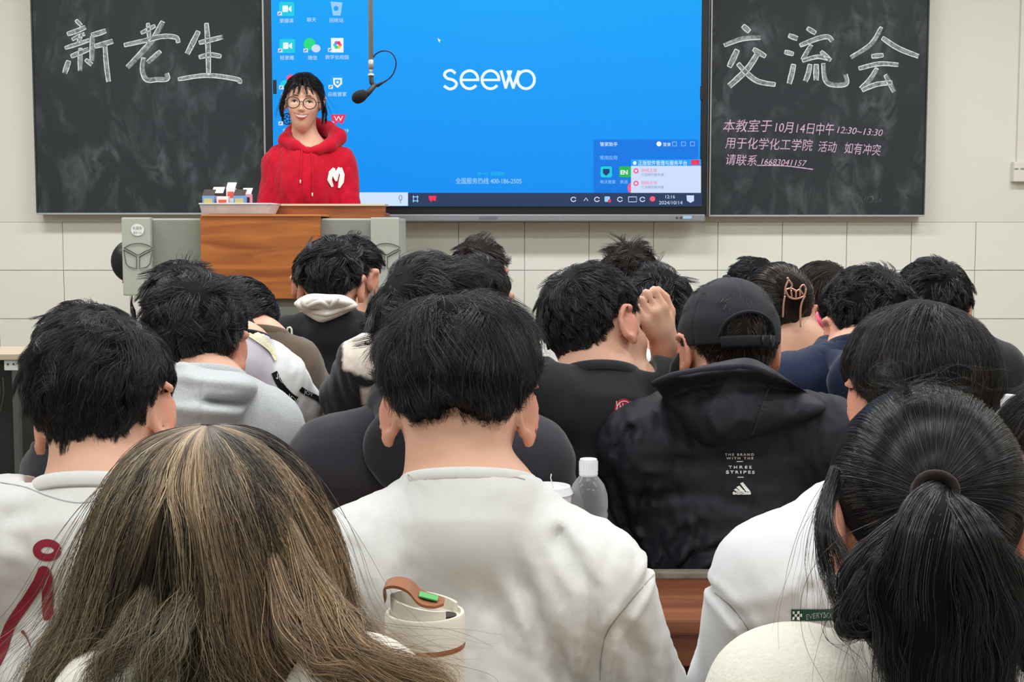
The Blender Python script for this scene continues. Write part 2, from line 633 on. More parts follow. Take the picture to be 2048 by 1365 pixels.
def blackboard(u0t, u0b, u1t, u1b, vtop, vbot, label):
    t = thing('blackboard', (P((u0b + u1b) / 2, vbot, BY)), label, 'blackboard', )
    lo = P(u0b, vbot, BY); hi = P(u1b, vtop, BY)
    b = MB().box((lo[0], BY, lo[2]), (hi[0], WY - 0.004, hi[2]), 0.002).build('writing_surface', M_board, t)
    fr = MB()
    z0 = lo[2]
    for (a, c_) in ((( lo[0] - 0.006, BY - 0.008, z0 - 0.008), (hi[0] + 0.006, WY - 0.004, z0)),):
        fr.box(a, c_, 0.001)
    fr.build('bottom_rail', M_edge, t)
    for x in (lo[0] - 0.006, hi[0]):
        MB().box((x, BY - 0.006, z0), (x + 0.006, WY - 0.004, hi[2]), 0.001).build('side_rail', mat('dark_edge', srgb(60, 64, 66), 0.5) if (x < lo[0] and u0b < 500) or (x > lo[0] and u0b > 1000) else M_edge, t)
    return t
LB = blackboard(76, 76, 533, 533, -60, 426, 'black chalkboard with three big chalk characters, left of the blue screen')
RB = blackboard(1420, 1420, 1858, 1858, -60, 430, 'black chalkboard with big characters and pink handwritten notice')

def stroke_set(board, name, ox, oy, sc, strokes):
    """big characters drawn with the side of the chalk, each stroke outlined"""
    fill = MB(); line = MB()
    for st in strokes:
        w = st[0] / sc * 0.92
        pts = spl([(ox + x / sc, oy + y / sc) for (x, y) in st[1:]])
        n = len(pts)
        r = random.Random(int(st[1][0] * 7 + st[1][1]))
        ws = [w * (0.86 + 0.2 * math.sin(math.pi * i / (n - 1)) + 0.1 * r.random()) for i in range(n)]
        fill.ribbon(pts, BY - 0.0002, ws, 0.0004)
        L = []; R_ = []
        for i, p in enumerate(pts):
            tt = pts[min(i + 1, n - 1)] - pts[max(i - 1, 0)]
            tt = tt / (np.linalg.norm(tt) + 1e-9); nn = np.array((-tt[1], tt[0]))
            L.append(p + nn * ws[i] / 2); R_.append(p - nn * ws[i] / 2)
        lw = 1.9
        k = r.randint(0, 2)
        line.ribbon(L, BY - 0.0007, lw, 0.0004)
        if k: line.ribbon(R_, BY - 0.0007, lw * 0.8, 0.0004)
        line.ribbon([L[0], R_[0]], BY - 0.0007, lw, 0.0004)
        if k == 2: line.ribbon([L[-1], R_[-1]], BY - 0.0007, lw, 0.0004)
    o = fill.build(name, M_chalk_fill, board)
    line.build('chalk_outline', M_chalk_line, o)

S = 3.102
stroke_set(LB, 'chalk_character', 60, 0, S, [
    (20, (285, 125), (320, 160)), (26, (232, 212), (290, 192), (345, 168)), (20, (262, 245), (300, 225), (340, 210)), (20, (322, 208), (300, 262)),
    (22, (218, 298), (290, 275), (370, 248)), (26, (255, 350), (365, 305)), (28, (314, 300), (312, 440)), (30, (240, 378), (215, 455)),
    (22, (345, 370), (385, 402)), (30, (388, 225), (385, 380)), (28, (382, 218), (430, 205), (472, 190)), (28, (402, 288), (460, 272), (515, 255)),
    (26, (465, 285), (474, 400), (488, 508))])
stroke_set(LB, 'chalk_character', 60, 0, S, [
    (22, (690, 205), (775, 160)), (22, (732, 145), (740, 240)), (26, (585, 280), (700, 255), (820, 226), (905, 232), (920, 264)),
    (32, (825, 135), (760, 250), (690, 330), (605, 420)), (30, (705, 360), (698, 430), (722, 492), (790, 492), (850, 488), (846, 455)), (28, (810, 320), (730, 390))])
stroke_set(LB, 'chalk_character', 60, 0, S, [
    (30, (1045, 195), (1010, 265), (975, 335)), (26, (1050, 265), (1195, 230)), (28, (1095, 145), (1105, 300), (1108, 462)), (26, (1050, 355), (1120, 340), (1185, 350)),
    (24, (920, 492), (1100, 468), (1285, 492), (1300, 516))])
stroke_set(RB, 'chalk_character', 1410, 0, S, [
    (30, (235, 160), (275, 195)), (28, (120, 280), (230, 240), (345, 232)), (32, (200, 310), (175, 365), (150, 415)), (28, (300, 305), (375, 350)),
    (34, (325, 335), (270, 420), (200, 490), (150, 535)), (28, (205, 395), (260, 455), (330, 505), (435, 525))])
stroke_set(RB, 'chalk_character', 1410, 0, S, [
    (28, (520, 220), (575, 240)), (26, (495, 322), (548, 335)), (30, (550, 400), (538, 460), (522, 520)), (26, (635, 175), (685, 205)), (26, (590, 282), (690, 242), (760, 228), (790, 255)),
    (26, (660, 280), (605, 372)), (22, (605, 378), (700, 352), (780, 372)), (24, (720, 320), (780, 375)), (28, (652, 400), (640, 460), (622, 505)),
    (30, (690, 400), (690, 500)), (28, (735, 395), (745, 490), (785, 524), (875, 520), (870, 462))])
stroke_set(RB, 'chalk_character', 1410, 0, S, [
    (26, (1095, 170), (1030, 275), (905, 358)), (28, (1100, 235), (1200, 300), (1325, 350)), (26, (1035, 350), (1105, 342)), (24, (955, 425), (1080, 396), (1200, 402)),
    (28, (1068, 425), (1020, 500), (965, 552)), (26, (975, 560), (1060, 525), (1160, 512)), (28, (1120, 465), (1150, 520), (1175, 570))])

def scrawl(board, name, items, m):
    for it in items:
        mb = MB()
        text_px(mb, *it[:4], BY - 0.0012, **(it[4] if len(it) > 4 else {}))
        o = mb.build(name, m, board)
        if len(it[0]) > 1: o['kind'] = 'stuff'
scrawl(RB, 'chalk_line', [('本教室于', 1446, 262, 27, dict(width=98, slope=0.0, shear=0.2)), ('10月14日', 1550, 263, 25, dict(width=80, slope=0.05, shear=0.2)),
                          ('中午', 1632, 268, 27, dict(width=36, slope=0.03, shear=0.2)), ('12:30~13:30', 1674, 266, 19, dict(width=92, slope=0.07, shear=0.3))], M_chalk_pink)
scrawl(RB, 'chalk_line', [('用于化学化工学院', 1450, 295, 25, dict(width=176, slope=0.03, shear=0.15)), ('活动', 1636, 302, 24, dict(width=38, slope=0.04, shear=0.2)),
                          ('如有冲突', 1688, 305, 25, dict(width=74, slope=0.07, shear=0.2))], M_chalk_pink)
scrawl(RB, 'chalk_line', [('请联系', 1452, 328, 24, dict(width=62, slope=0.04, shear=0.2)), ('16683041157', 1522, 329, 17, dict(width=92, slope=0.04, shear=0.3))], M_chalk_pink)
MB().ribbon(spl([(1514, 331), (1570, 332), (1626, 339)]), BY - 0.0012, 2.0, 0.0004).build('chalk_underline', M_chalk_pink, RB)
scrawl(RB, 'faint_letters', [('NDG', 1714, 410, 22, dict(shear=0.3, slope=-0.1))], M_chalk_dim)
for (bd, pl) in ((LB, [(420, 200, 60, 0.5, 14), (250, 352, 90, 1.2, 26), (300, 350, 70, 1.2, 26), (370, 348, 95, 1.1, 30), (480, 130, 110, 1.6, 18), (500, 60, 80, 1.2, 16), (180, 395, 50, 0.3, 12), (495, 220, 30, -0.4, 12), (380, 260, 120, -0.4, 20), (440, 300, 90, -0.8, 22)]),
                 (RB, [(1835, 25, 55, 1.1, 22), (1740, 225, 60, -1.0, 14), (1500, 385, 60, -0.3, 10), (1680, 386, 22, -0.5, 6), (1640, 312, 110, 0.1, 16), (1780, 350, 80, 1.0, 20), (1460, 210, 60, -1.2, 14)])):
    mb = MB()
    for (u, v, L, an, w) in pl:
        rr = random.Random(int(u)); 
        for k in range(7):
            o_ = (k - 3) * w / 7
            c0 = np.array((u - o_ * math.sin(an), v + o_ * math.cos(an)))
            dd = np.array((math.cos(an), math.sin(an))) * L / 2 * rr.uniform(0.5, 1)
            mb.ribbon(spl([c0 - dd, c0 + np.array((3, -2)), c0 + dd]), BY - 0.0009 - 0.0001 * k, w / 7 * 0.8, 0.00005)
    sm_ = mb.build('chalk_smear', chalk_mat('chalk_smear', srgb(150, 156, 160), -0.28) if 'smear' not in MATS else MATS['smear'], bd)
    sm_['kind'] = 'stuff'
    MATS['smear'] = bpy.data.materials['chalk_smear']

# ------------------------------------------------------------------ the interactive screen
SY_ = 6.15
scr = thing('interactive_screen', P(975, 440, SY_), 'large interactive display panel showing a blue desktop with white lettering', 'screen')
def pbox(mb, u0, v0, u1, v1, d0, d1, bev=0):
    a = P(u0, v1, d0); b = P(u1, v0, d0)
    return mb.box((a[0], d0, a[2]), (b[0], d1, b[2]), bev)
pbox(MB(), 533, -30, 1419, 430, SY_ + 0.012, BY - 0.006, 0.004).build('bezel', mat('screen_bezel', srgb(24, 25, 28), 0.3), scr)
lip = pbox(MB(), 533, 429, 1410, 443, SY_ - 0.004, BY - 0.006, 0.004).build('bottom_bar', mat('silver_bar', srgb(150, 153, 158), 0.35, metal=0.6), scr)
pbox(MB(), 958, 433, 995, 439, SY_ - 0.006, SY_, 0.001).build('bar_logo', mat('bar_grey', srgb(110, 112, 118), 0.5), lip)
pbox(MB(), 1366, 432, 1384, 438, SY_ - 0.007, SY_, 0.001).build('front_port', mat('port_blue', srgb(160, 200, 230), 0.4), lip)
for u in (1352, 1360):
    pbox(MB(), u, 434, u + 4, 438, SY_ - 0.007, SY_, 0.001).build('button', mat('btn', srgb(60, 62, 66), 0.5), lip)
for (u, v0_) in ((546, 160), (1400, 172)):
    pbox(MB(), u, v0_, u + 7, v0_ + 28, SY_ - 0.002, SY_ + 0.01, 0.001).build('side_latch', MATS['screen_bezel'], scr)
MB().add([], [])
pbox(MB(), 1414, -30, 1420, 432, SY_ + 0.004, BY - 0.004, 0.001).build('right_rail', M_edge, scr)
pbox(MB(), 530, -30, 534, 432, SY_ + 0.03, BY - 0.008, 0.001).build('left_rail', M_edge, scr)

def emat(name, c, s=1.0):
    if name in MATS: return MATS[name]
    m = bpy.data.materials.new(name); m.use_nodes = True
    b = m.node_tree.nodes['Principled BSDF']
    b.inputs['Base Color'].default_value = (0.01, 0.01, 0.01, 1)
    b.inputs['Roughness'].default_value = 0.4
    b.inputs['Specular IOR Level'].default_value = 0.08
    b.inputs['Emission Color'].default_value = c
    b.inputs['Emission Strength'].default_value = s
    MATS[name] = m
    return m
blue = emat('screen_blue', srgb(0, 154, 255), 0.95)
nt = blue.node_tree
tc = nt.nodes.new('ShaderNodeTexCoord')
sx = nt.nodes.new('ShaderNodeSeparateXYZ'); nt.links.new(tc.outputs['Object'], sx.inputs[0])
mr = nt.nodes.new('ShaderNodeMapRange')
mr.inputs['From Min'].default_value = 1.45; mr.inputs['From Max'].default_value = 2.3
nt.links.new(sx.outputs['Z'], mr.inputs['Value'])
cr = nt.nodes.new('ShaderNodeValToRGB')
cr.color_ramp.elements[0].color = srgb(0, 146, 250)
cr.color_ramp.elements[1].color = srgb(0, 168, 255)
nt.links.new(mr.outputs['Result'], cr.inputs['Fac'])
nt.links.new(cr.outputs['Color'], nt.nodes['Principled BSDF'].inputs['Emission Color'])
disp = pbox(MB(), 548, -24, 1404, 413, SY_, SY_ + 0.013).build('display', blue, scr)
E = dict(white=emat('e_white', srgb(235, 248, 255)), soft=emat('e_soft', srgb(150, 205, 255)), task=emat('e_task', srgb(38, 58, 92)), search=emat('e_search', srgb(206, 226, 250)),
         cyan=emat('e_cyan', srgb(20, 205, 225)), green=emat('e_green', srgb(30, 220, 130)), red=emat('e_red', srgb(240, 50, 90)), pink=emat('e_pink', srgb(250, 90, 130)),
         dark=emat('e_dark', srgb(20, 60, 120)), panel=emat('e_panel', srgb(0, 120, 228)), pop=emat('e_pop', srgb(205, 222, 252)), popt=emat('e_popt', srgb(20, 160, 248)),
         grey=emat('e_grey', srgb(120, 140, 175)), en=emat('e_en', srgb(40, 180, 90)), purple=emat('e_purple', srgb(150, 110, 230)), yellow=emat('e_yellow', srgb(250, 190, 60)), black=emat('e_black', srgb(15, 25, 50)))
L1, L2, L3, L4 = SY_ - 0.0006, SY_ - 0.0012, SY_ - 0.0018, SY_ - 0.0024
def flat(name, polys, d, m, par=None):
    mb = MB()
    for pg in polys: mb.poly(pg, d, 0.0005)
    return mb.build(name, E[m], par or disp)
def rect(u0, v0, u1, v1): return [(u0, v0), (u1, v0), (u1, v1), (u0, v1)]
def disc(u, v, r, n=16, ry=None): return [(u + r * math.cos(6.2832 * k / n), v + (ry or r) * math.sin(6.2832 * k / n)) for k in range(n)]
def rrect(u0, v0, u1, v1, r):
    o = []
    for (cx, cy, a0) in ((u1 - r, v0 + r, -90), (u1 - r, v1 - r, 0), (u0 + r, v1 - r, 90), (u0 + r, v0 + r, 180)):
        for k in range(4):
            a = math.radians(a0 + 30 * k); o.append((cx + r * math.cos(a), cy + r * math.sin(a)))
    return o
def txt(name, items, d, m, par=None):
    mb = MB()
    for it in items: text_px(mb, *it[:4], d, **(it[4] if len(it) > 4 else {}))
    return mb.build(name, E[m], par or disp)
flat('taskbar', [rect(548, 386, 1404, 413)], L1, 'task')
flat('search_box', [rect(560, 385, 816, 412)], L2, 'search')
# the white lettering: rounded strokes, last letters joined
lg = MB()
lw = 5.6
def arc(cx, cy, rx, ry, a0, a1, n=18): return [np.array((cx + rx * math.cos(math.radians(a0 + (a1 - a0) * k / n)), cy - ry * math.sin(math.radians(a0 + (a1 - a0) * k / n)))) for k in range(n + 1)]
lg.ribbon(spl([(911, 147), (903, 141), (893, 143), (889, 150), (895, 157), (906, 160), (913, 167), (909, 175), (899, 178), (888, 172)]), L2, lw)
for cx in (939, 981):
    lg.ribbon(arc(cx, 159.5, 17, 18, 0, 322, 26), L2, lw)
    lg.ribbon([(cx - 15, 160), (cx + 19.5, 160)], L2 - 0.0001, lw * 0.85)
lg.ribbon([(1002, 141), (1012, 177)], L2, lw); lg.ribbon([(1011, 177), (1022, 141)], L2 - 0.0001, lw)
lg.ribbon([(1015, 141), (1027, 177)], L2 - 0.0002, lw); lg.ribbon([(1026, 177), (1038, 141)], L2 - 0.0003, lw)
lg.ribbon(arc(1052, 159.5, 17, 18, 0, 360, 28), L2, lw)
lg.build('screen_lettering', E['white'], disp)
txt('hotline_text', [('全国服务热线 400-186-2505', 911, 367, 13, dict(width=132, bold=0.01))], L2, 'soft')
txt('hint_text', [('扫一扫  安装服务', 955, 351, 8.5, dict(width=54))], L2, 'cyan')
# pointer
flat('pointer', [[(875, 76), (882, 81), (879, 82), (880, 86), (877, 83)]], L2, 'white')
# desktop icons (no mascots)
def icon(u, v, kind, label):
    bg = MB()
    ic = None
    if kind == 'cam':
        ic = flat('icon', [rrect(u - 15, v - 14, u + 16, v + 14, 4)], L2, 'cyan')
        flat('icon_mark', [rrect(u - 8, v - 7, u + 3, v + 6, 2), [(u + 4, v - 2), (u + 10, v - 7), (u + 10, v + 6), (u + 4, v + 2)]], L3, 'white', ic)
    elif kind == 'bin':
        ic = flat('icon', [[(u - 12, v - 14), (u + 12, v - 12), (u + 8, v + 14), (u - 7, v + 14)]], L2, 'soft')
        flat('icon_mark', [disc(u - 1, v, 5)], L3, 'popt', ic)
    elif kind == 'chat':
        ic = flat('icon', [disc(u - 6, v - 4, 12)], L2, 'green')
        flat('icon_mark', [disc(u + 7, v + 5, 9, ry=8)], L3, 'pop', ic)
    elif kind == 'photo':
        ic = flat('icon', [rect(u - 12, v - 15, u + 13, v + 14)], L2, 'white')
        for k, cc in enumerate(('pink', 'yellow', 'green', 'cyan', 'purple', 'red')):
            flat('icon_mark', [disc(u + 1 + 5 * math.cos(k * 1.047), v - 1 + 5 * math.sin(k * 1.047), 3.6)], L3 - 0.00002 * k, cc, ic)
    elif kind == 'shield':
        ic = flat('icon', [rrect(u - 15, v - 15, u + 13, v + 12, 4)], L2, 'popt')
        flat('icon_mark', [[(u - 9, v - 9), (u + 9, v - 9), (u + 9, v + 3), (u, v + 11), (u - 8, v + 4)]], L3, 'white', ic)
        flat('icon_mark', [[(u - 5.5, v - 5.5), (u + 5.5, v - 5.5), (u + 5.5, v + 1), (u, v + 6.5), (u - 5, v + 2)]], L4, 'popt', ic)
        flat('icon_mark', [disc(u, v - 0.5, 2.6)], L4 - 0.0003, 'white', ic)
    elif kind == 'round':
        ic = flat('icon', [disc(u + 6, v - 8, 9)], L2, 'pink')
        flat('icon_mark', [disc(u - 6, v + 4, 10)], L3, 'cyan', ic)
        flat('icon_mark', [disc(u + 8, v + 8, 7)], L3, 'green', ic)
    elif kind == 'reel':
        ic = MB(); ic.ribbon(arc(u, v, 11, 11, 0, 360, 20), L2, 2.2)
        for k in range(5): ic.ribbon(arc(u + 6 * math.cos(k * 1.2566), v + 6 * math.sin(k * 1.2566), 3, 3, 0, 360, 10), L2 - 0.0001, 1.6)
        ic = ic.build('icon', E['black'], disp)
    elif kind == 'dot':
        ic = flat('icon', [disc(u, v, 12)], L2, 'green')
    elif kind == 'wps':
        ic = flat('icon', [[(u - 16, v - 9), (u + 15, v - 9), (u + 13, v - 2), (u + 8, v + 10), (u + 3, v + 10), (u, v + 2), (u - 4, v + 11), (u - 9, v + 9), (u - 13, v)]], L2, 'red')
        txt('icon_mark', [('W', u - 9, v + 4, 14, dict(width=18))], L3, 'white', ic)
    if kind not in ('bin', 'plain'):
        flat('shortcut_mark', [rect(u - 18, v + 5, u - 9, v + 13)], L4, 'pop', ic)
        mb = MB(); mb.ribbon([(u - 16, v + 11), (u - 12, v + 7)], L4 - 0.0006, 1.6); mb.build('shortcut_arrow', E['dark'], disp)
    if label: txt('icon_caption', [(label, u, v + 27, 9.5, dict(cx=True))], L2, 'pop')
icon(573, 18, 'cam', '录播课'); icon(623, 16, 'plain', '聊天'); icon(673, 17, 'bin', '回收站')
icon(574, 92, 'cam', '轻录播'); icon(625, 92, 'chat', '微信'); icon(674, 91, 'photo', '数字化校园')
icon(576, 166, 'round', '浏览器'); icon(629, 166, 'dot', None); icon(675, 165, 'shield', '白板管家')
icon(575, 238, 'reel', '媒体'); icon(625, 240, 'dot', None); icon(677, 238, 'wps', '办公 2019')
# side panel, popup
pan = flat('side_panel', [rect(1187, 279, 1396, 386)], L1, 'panel')
txt('panel_text', [('管家助手', 1200, 292, 9, {}), ('登录', 1326, 292, 8, {})], L2, 'white')
flat('panel_avatar', [disc(1318, 288, 5)], L2, 'white')
txt('panel_text', [('常用应用', 1200, 319, 9, {}), ('希沃管家', 1200, 367, 8, {}), ('英语', 1240, 367, 8, {})], L2, 'soft')
for u in (1349, 1367, 1385):
    mb = MB(); mb.ribbon([(u - 4, 284), (u + 4, 284), (u + 4, 292), (u - 4, 292), (u - 4, 284)], L2, 1.2); mb.build('panel_button', E['soft'], disp)
i2 = flat('panel_icon', [rrect(1201, 333, 1224, 355, 4)], L2, 'cyan')
flat('icon_mark', [[(1206, 338), (1219, 338), (1219, 346), (1212, 352), (1206, 347)]], L3, 'dark', i2)
i3 = flat('panel_icon', [rrect(1238, 333, 1264, 355, 3)], L2, 'en')
txt('icon_mark', [('EN', 1241, 349, 12, dict(bold=0.03))], L3, 'white', i3)
flat('sticker', [disc(1262, 376, 7, ry=10)], L2, 'pink')
pp = flat('popup_window', [rect(1262, 331, 1402, 386)], L3, 'pop')
flat('popup_title', [rect(1262, 319, 1402, 332)], L4, 'popt', pp)
txt('popup_title_text', [('● 正版软件管理与服务平台', 1266, 330, 10.5, dict(width=108))], L4 - 0.0006, 'white', pp)
flat('close_button', [rect(1382, 320, 1399, 330)], L4 - 0.0006, 'red', pp)
for v in (342, 367):
    mb = MB(); mb.ribbon(arc(1272, v, 4, 4, 0, 360, 14), L4, 2.6); mb.build('popup_mark', E['pink'], pp)
    txt('popup_text', [('网络正常', 1283, v + 2, 8, {})], L4, 'pink', pp)
    txt('popup_text', [('已连接到服务器', 1283, v + 10, 6.5, {})], L4, 'grey', pp)
# task bar pieces
mb = MB(); mb.ribbon(arc(801, 396, 3, 5, 0, 360, 12), L3, 1.6); mb.ribbon([(801, 402), (801, 407)], L3, 1.4); mb.build('microphone_mark', E['grey'], disp)
mb = MB()
for (a, b_) in (((825, 394), (837, 394)), ((825, 402), (837, 402)), ((827, 391), (827, 405)), ((835, 391), (835, 405))): mb.ribbon([a, b_], L2, 1.6)
mb.build('task_view_mark', E['soft'], disp)
w = flat('task_icon', [[(857, 392), (873, 392), (871, 403), (866, 400), (862, 404), (858, 399)]], L2, 'red')
mb = MB()
for k, u in enumerate((1147, 1194, 1240, 1285)):
    mb.ribbon(arc(u, 399, 5, 4.4, 20, 340, 10), L2, 1.8)
mb.ribbon([(1168, 402), (1172, 396), (1176, 402)], L2, 1.6)
mb.ribbon([(1257, 394), (1273, 394), (1273, 404), (1257, 404), (1257, 394)], L2, 1.4)
mb.build('tray_marks', E['pop'], disp)
flat('tray_icon', [rrect(1209, 393, 1220, 404, 2)], L2, 'soft'); flat('tray_dot', [disc(1219, 402, 3.4)], L3, 'red')
flat('tray_ball', [disc(1305, 398, 5.4)], L2, 'pink')
txt('clock_text', [('12:16', 1331, 397, 9.5, {}), ('2024/10/14', 1318, 409, 10, dict(width=47))], L2, 'pop')
flat('notification_mark', [[(1373, 391), (1388, 391), (1388, 402), (1381, 406), (1374, 402)]], L2, 'pop')
# ------------------------------------------------------------------ people: skin, hair, clothes
M_skin = mat('skin', srgb(220, 172, 146), 0.5, vcol='col', spec=0.35, bump=0.08, bscale=400, sss=0.12)
SK = np.array(srgb(220, 172, 146)[:3]); SK_RED = np.array(srgb(206, 122, 100)[:3]); SK_LT = np.array(srgb(240, 200, 178)[:3])

def hair_mat(name, col, rough=0.29, spec=0.38, attr=False):
    if name in MATS: return MATS[name]
    m = bpy.data.materials.new(name); m.use_nodes = True
    nt = m.node_tree; b = nt.nodes['Principled BSDF']
    b.inputs['Roughness'].default_value = rough
    b.inputs['Specular IOR Level'].default_value = spec
    if attr:
        a = nt.nodes.new('ShaderNodeAttribute'); a.attribute_name = 'col'
        nt.links.new(a.outputs['Color'], b.inputs['Base Color'])
    else:
        hi = nt.nodes.new('ShaderNodeHairInfo')
        cr = nt.nodes.new('ShaderNodeValToRGB')
        c = np.array(col[:3])
        cr.color_ramp.elements[0].color = (*(c * 0.4), 1)
        cr.color_ramp.elements[1].color = (*(c * 0.085 / c.mean()), 1)  # lightest strands paint the grey glints of shiny hair into the colour
        e_ = cr.color_ramp.elements.new(0.80); e_.color = (*(c * 1.0), 1)
        nt.links.new(hi.outputs['Random'], cr.inputs['Fac'])
        nt.links.new(cr.outputs['Color'], b.inputs['Base Color'])
        mr = nt.nodes.new('ShaderNodeMapRange')
        mr.inputs['To Min'].default_value = rough * 1.35; mr.inputs['To Max'].default_value = rough * 0.65
        nt.links.new(hi.outputs['Random'], mr.inputs['Value']); nt.links.new(mr.outputs['Result'], b.inputs['Roughness'])
    MATS[name] = m
    return m
BLACK = (0.0048, 0.0045, 0.0052, 1)
BROWN = (0.016, 0.010, 0.008, 1)

def frame(Hc, R, s):
    def to_local(p): return ((p - Hc.astype(np.float32)) @ R.astype(np.float32)) / s
    def to_world(q): return Hc + s * (np.asarray(q) @ R.T)
    return to_local, to_world

SKN = [0.056]
def skull(q):
    """head without ears in local units (metres, origin between the ears, y forward)"""
    d = s_ell(q, (0, -0.012, 0.036), (0.0765, 0.096, 0.087))
    d = smin(d, s_ell(q, (0, 0.035, -0.035), (0.060, 0.060, 0.072)), 0.035)
    d = smin(d, s_ell(q, (0, 0.050, -0.082), (0.032, 0.031, 0.026)), 0.03)
    d = smin(d, s_cone(q, (0, -0.022, -0.02), (0, -0.034, -0.16), SKN[0], SKN[0] - 0.003), 0.03)
    return d

def face_add(q, d, smile=False):
    # brow, nose, lips, eye sockets, cheeks
    d = smin(d, s_cone(q, (-0.035, 0.078, 0.028), (0.035, 0.078, 0.028), 0.012, 0.012), 0.018)
    for s in (-1, 1):
        d = smax(d, -s_ell(q, (s * 0.031, 0.100, 0.010), (0.017, 0.012, 0.011)), 0.012)
        d = smin(d, s_ell(q, (s * 0.036, 0.070, -0.025), (0.022, 0.020, 0.02)), 0.02)
    d = smin(d, s_cone(q, (0, 0.093, 0.010), (0, 0.107, -0.022), 0.0050, 0.0070), 0.012)
    for s in (-1, 1):
        d = smin(d, s_ell(q, (s * 0.008, 0.100, -0.025), (0.0065, 0.008, 0.006)), 0.006)
    mw = 0.027 if smile else 0.02
    up = (0.004 if smile else 0.0)
    z0 = -0.050
    # narrower jaw and cheeks
    for s in (-1, 1):
        pl = s * q[:, 0] * 0.90 - q[:, 2] * 0.38 + q[:, 1] * 0.20 - 0.0775 - np.clip(-q[:, 1] + 0.01, 0, 1) * 3
        d = smax(d, pl, 0.02)
    d = smin(d, s_ell(q, (0, 0.079, z0), (0.024, 0.011, 0.014)), 0.016)
    for s in (-1, 1):
        d = smin(d, s_cone(q, (0, 0.0985, z0 + 0.0052), (s * mw, 0.084, z0 + 0.004 + up * 1.6), 0.0034, 0.0016), 0.004)
        d = smin(d, s_cone(q, (0, 0.0965, z0 - 0.0085 - up * .5), (s * mw, 0.084, z0 + 0.002 + up * 1.6), 0.0040, 0.0016), 0.004)
    if smile:
        for k in range(0):
            d = smax(d, -s_ell(q, (k * 0.0056, 0.098 - 0.0006 * k * k, z0 - 0.001 + 0.0006 * k * k), (0.005, 0.010, 0.0040 - 0.0003 * abs(k))), 0.002)
    return d

def ears(q, flare=26, size=1.0, vox=0.005):
    er = max(0.0042, vox * 0.85)
    d = None
    for s in (-1, 1):
        a = math.radians(flare) * s
        Re = np.array(((math.cos(a), math.sin(a), 0), (-math.sin(a), math.cos(a), 0), (0, 0, 1.0)))
        c = np.array((s * 0.083, -0.004, 0.0)) * np.array((1, 1, 1))
        qq = (q - c.astype(np.float32)) @ Re.astype(np.float32)      # ear frame: x outward, y forward
        sz = size
        # helix rim
        pts = []
        for k in range(9):
            t = math.radians(60 + k * 27)
            pts.append((s * (0.006 + 0.005 * math.sin(t * 0.7)), 0.017 * sz * math.cos(t) - 0.008, 0.029 * sz * math.sin(t) + 0.002))
        pts.append((0, -0.002, -0.034 * sz))
        e = None
        for k in range(len(pts) - 1):
            c1 = s_cone(qq, pts[k], pts[k + 1], er, er)
            e = c1 if e is None else np.minimum(e, c1)
        plate_ = s_ell(qq, (s * 0.0, -0.005, 0.0), (er, 0.018 * sz, 0.030 * sz))
        e = smin(e, plate_, 0.005)
        e = smin(e, s_ell(qq, (0, 0.000, -0.027 * sz), (0.005, 0.009, 0.010)), 0.005)
        e = smin(e, s_cone(qq, (s * -0.014, 0.010, 0.010), (s * -0.012, 0.010, -0.014), 0.009, 0.008), 0.010)
        d = e if d is None else np.minimum(d, e)
    return d

def hand_sdf(p, wrist, direc, up, s=1.0, curl=0.5, side=1, only=None):
    """palm, four bent fingers of different lengths and a thumb"""
    x = nrm(direc); z = nrm(np.array(up) - x * np.dot(up, x)); y = np.cross(z, x) * side
    W = np.array(wrist)
    L = lambda a, b, c: W + s * (a * x + b * y + c * z)
    d = s_cone(p, L(0, 0, 0), L(0.03, 0, 0), 0.024 * s, 0.026 * s)
    d = smin(d, s_cone(p, L(0.045, -0.022, 0), L(0.08, -0.028, 0), 0.014 * s, 0.012 * s), 0.014)
    d = smin(d, s_cone(p, L(0.04, 0.0, 0), L(0.085, 0.0, 0.002), 0.016 * s, 0.013 * s), 0.014)
    d = smin(d, s_cone(p, L(0.045, 0.022, 0), L(0.08, 0.026, 0), 0.014 * s, 0.012 * s), 0.014)
    fl = [(0.028, 0.040, 0.024, 0.020), (0.010, 0.045, 0.028, 0.022), (-0.009, 0.042, 0.026, 0.021), (-0.027, 0.032, 0.020, 0.018)]
    for k, (b, l1, l2, l3) in enumerate(fl):
        a = 0.25 * curl
        pt = np.array((0.083, b, 0.002)); prev = pt
        r = 0.0085
        for j, l in enumerate((l1, l2, l3)):
            a2 = a
            nx = prev + np.array((l * math.cos(a2), b * 0.06, -l * math.sin(a2)))
            d = smin(d, s_cone(p, L(*prev), L(*nx), r * s, (r - 0.0008) * s), 0.004)
            prev = nx; r -= 0.0009; a += 1.05 * curl
    t0 = np.array((0.02, 0.022, -0.004)); t1 = np.array((0.052, 0.050, -0.012)); t2 = np.array((0.082, 0.056, -0.022)); t3 = np.array((0.104, 0.050, -0.030))
    d = smin(d, s_cone(p, L(*t0), L(*t1), 0.014 * s, 0.0105 * s), 0.012)
    d = smin(d, s_cone(p, L(*t1), L(*t2), 0.0105 * s, 0.009 * s), 0.004)
    d = smin(d, s_cone(p, L(*t2), L(*t3), 0.009 * s, 0.0078 * s), 0.004)
    return d

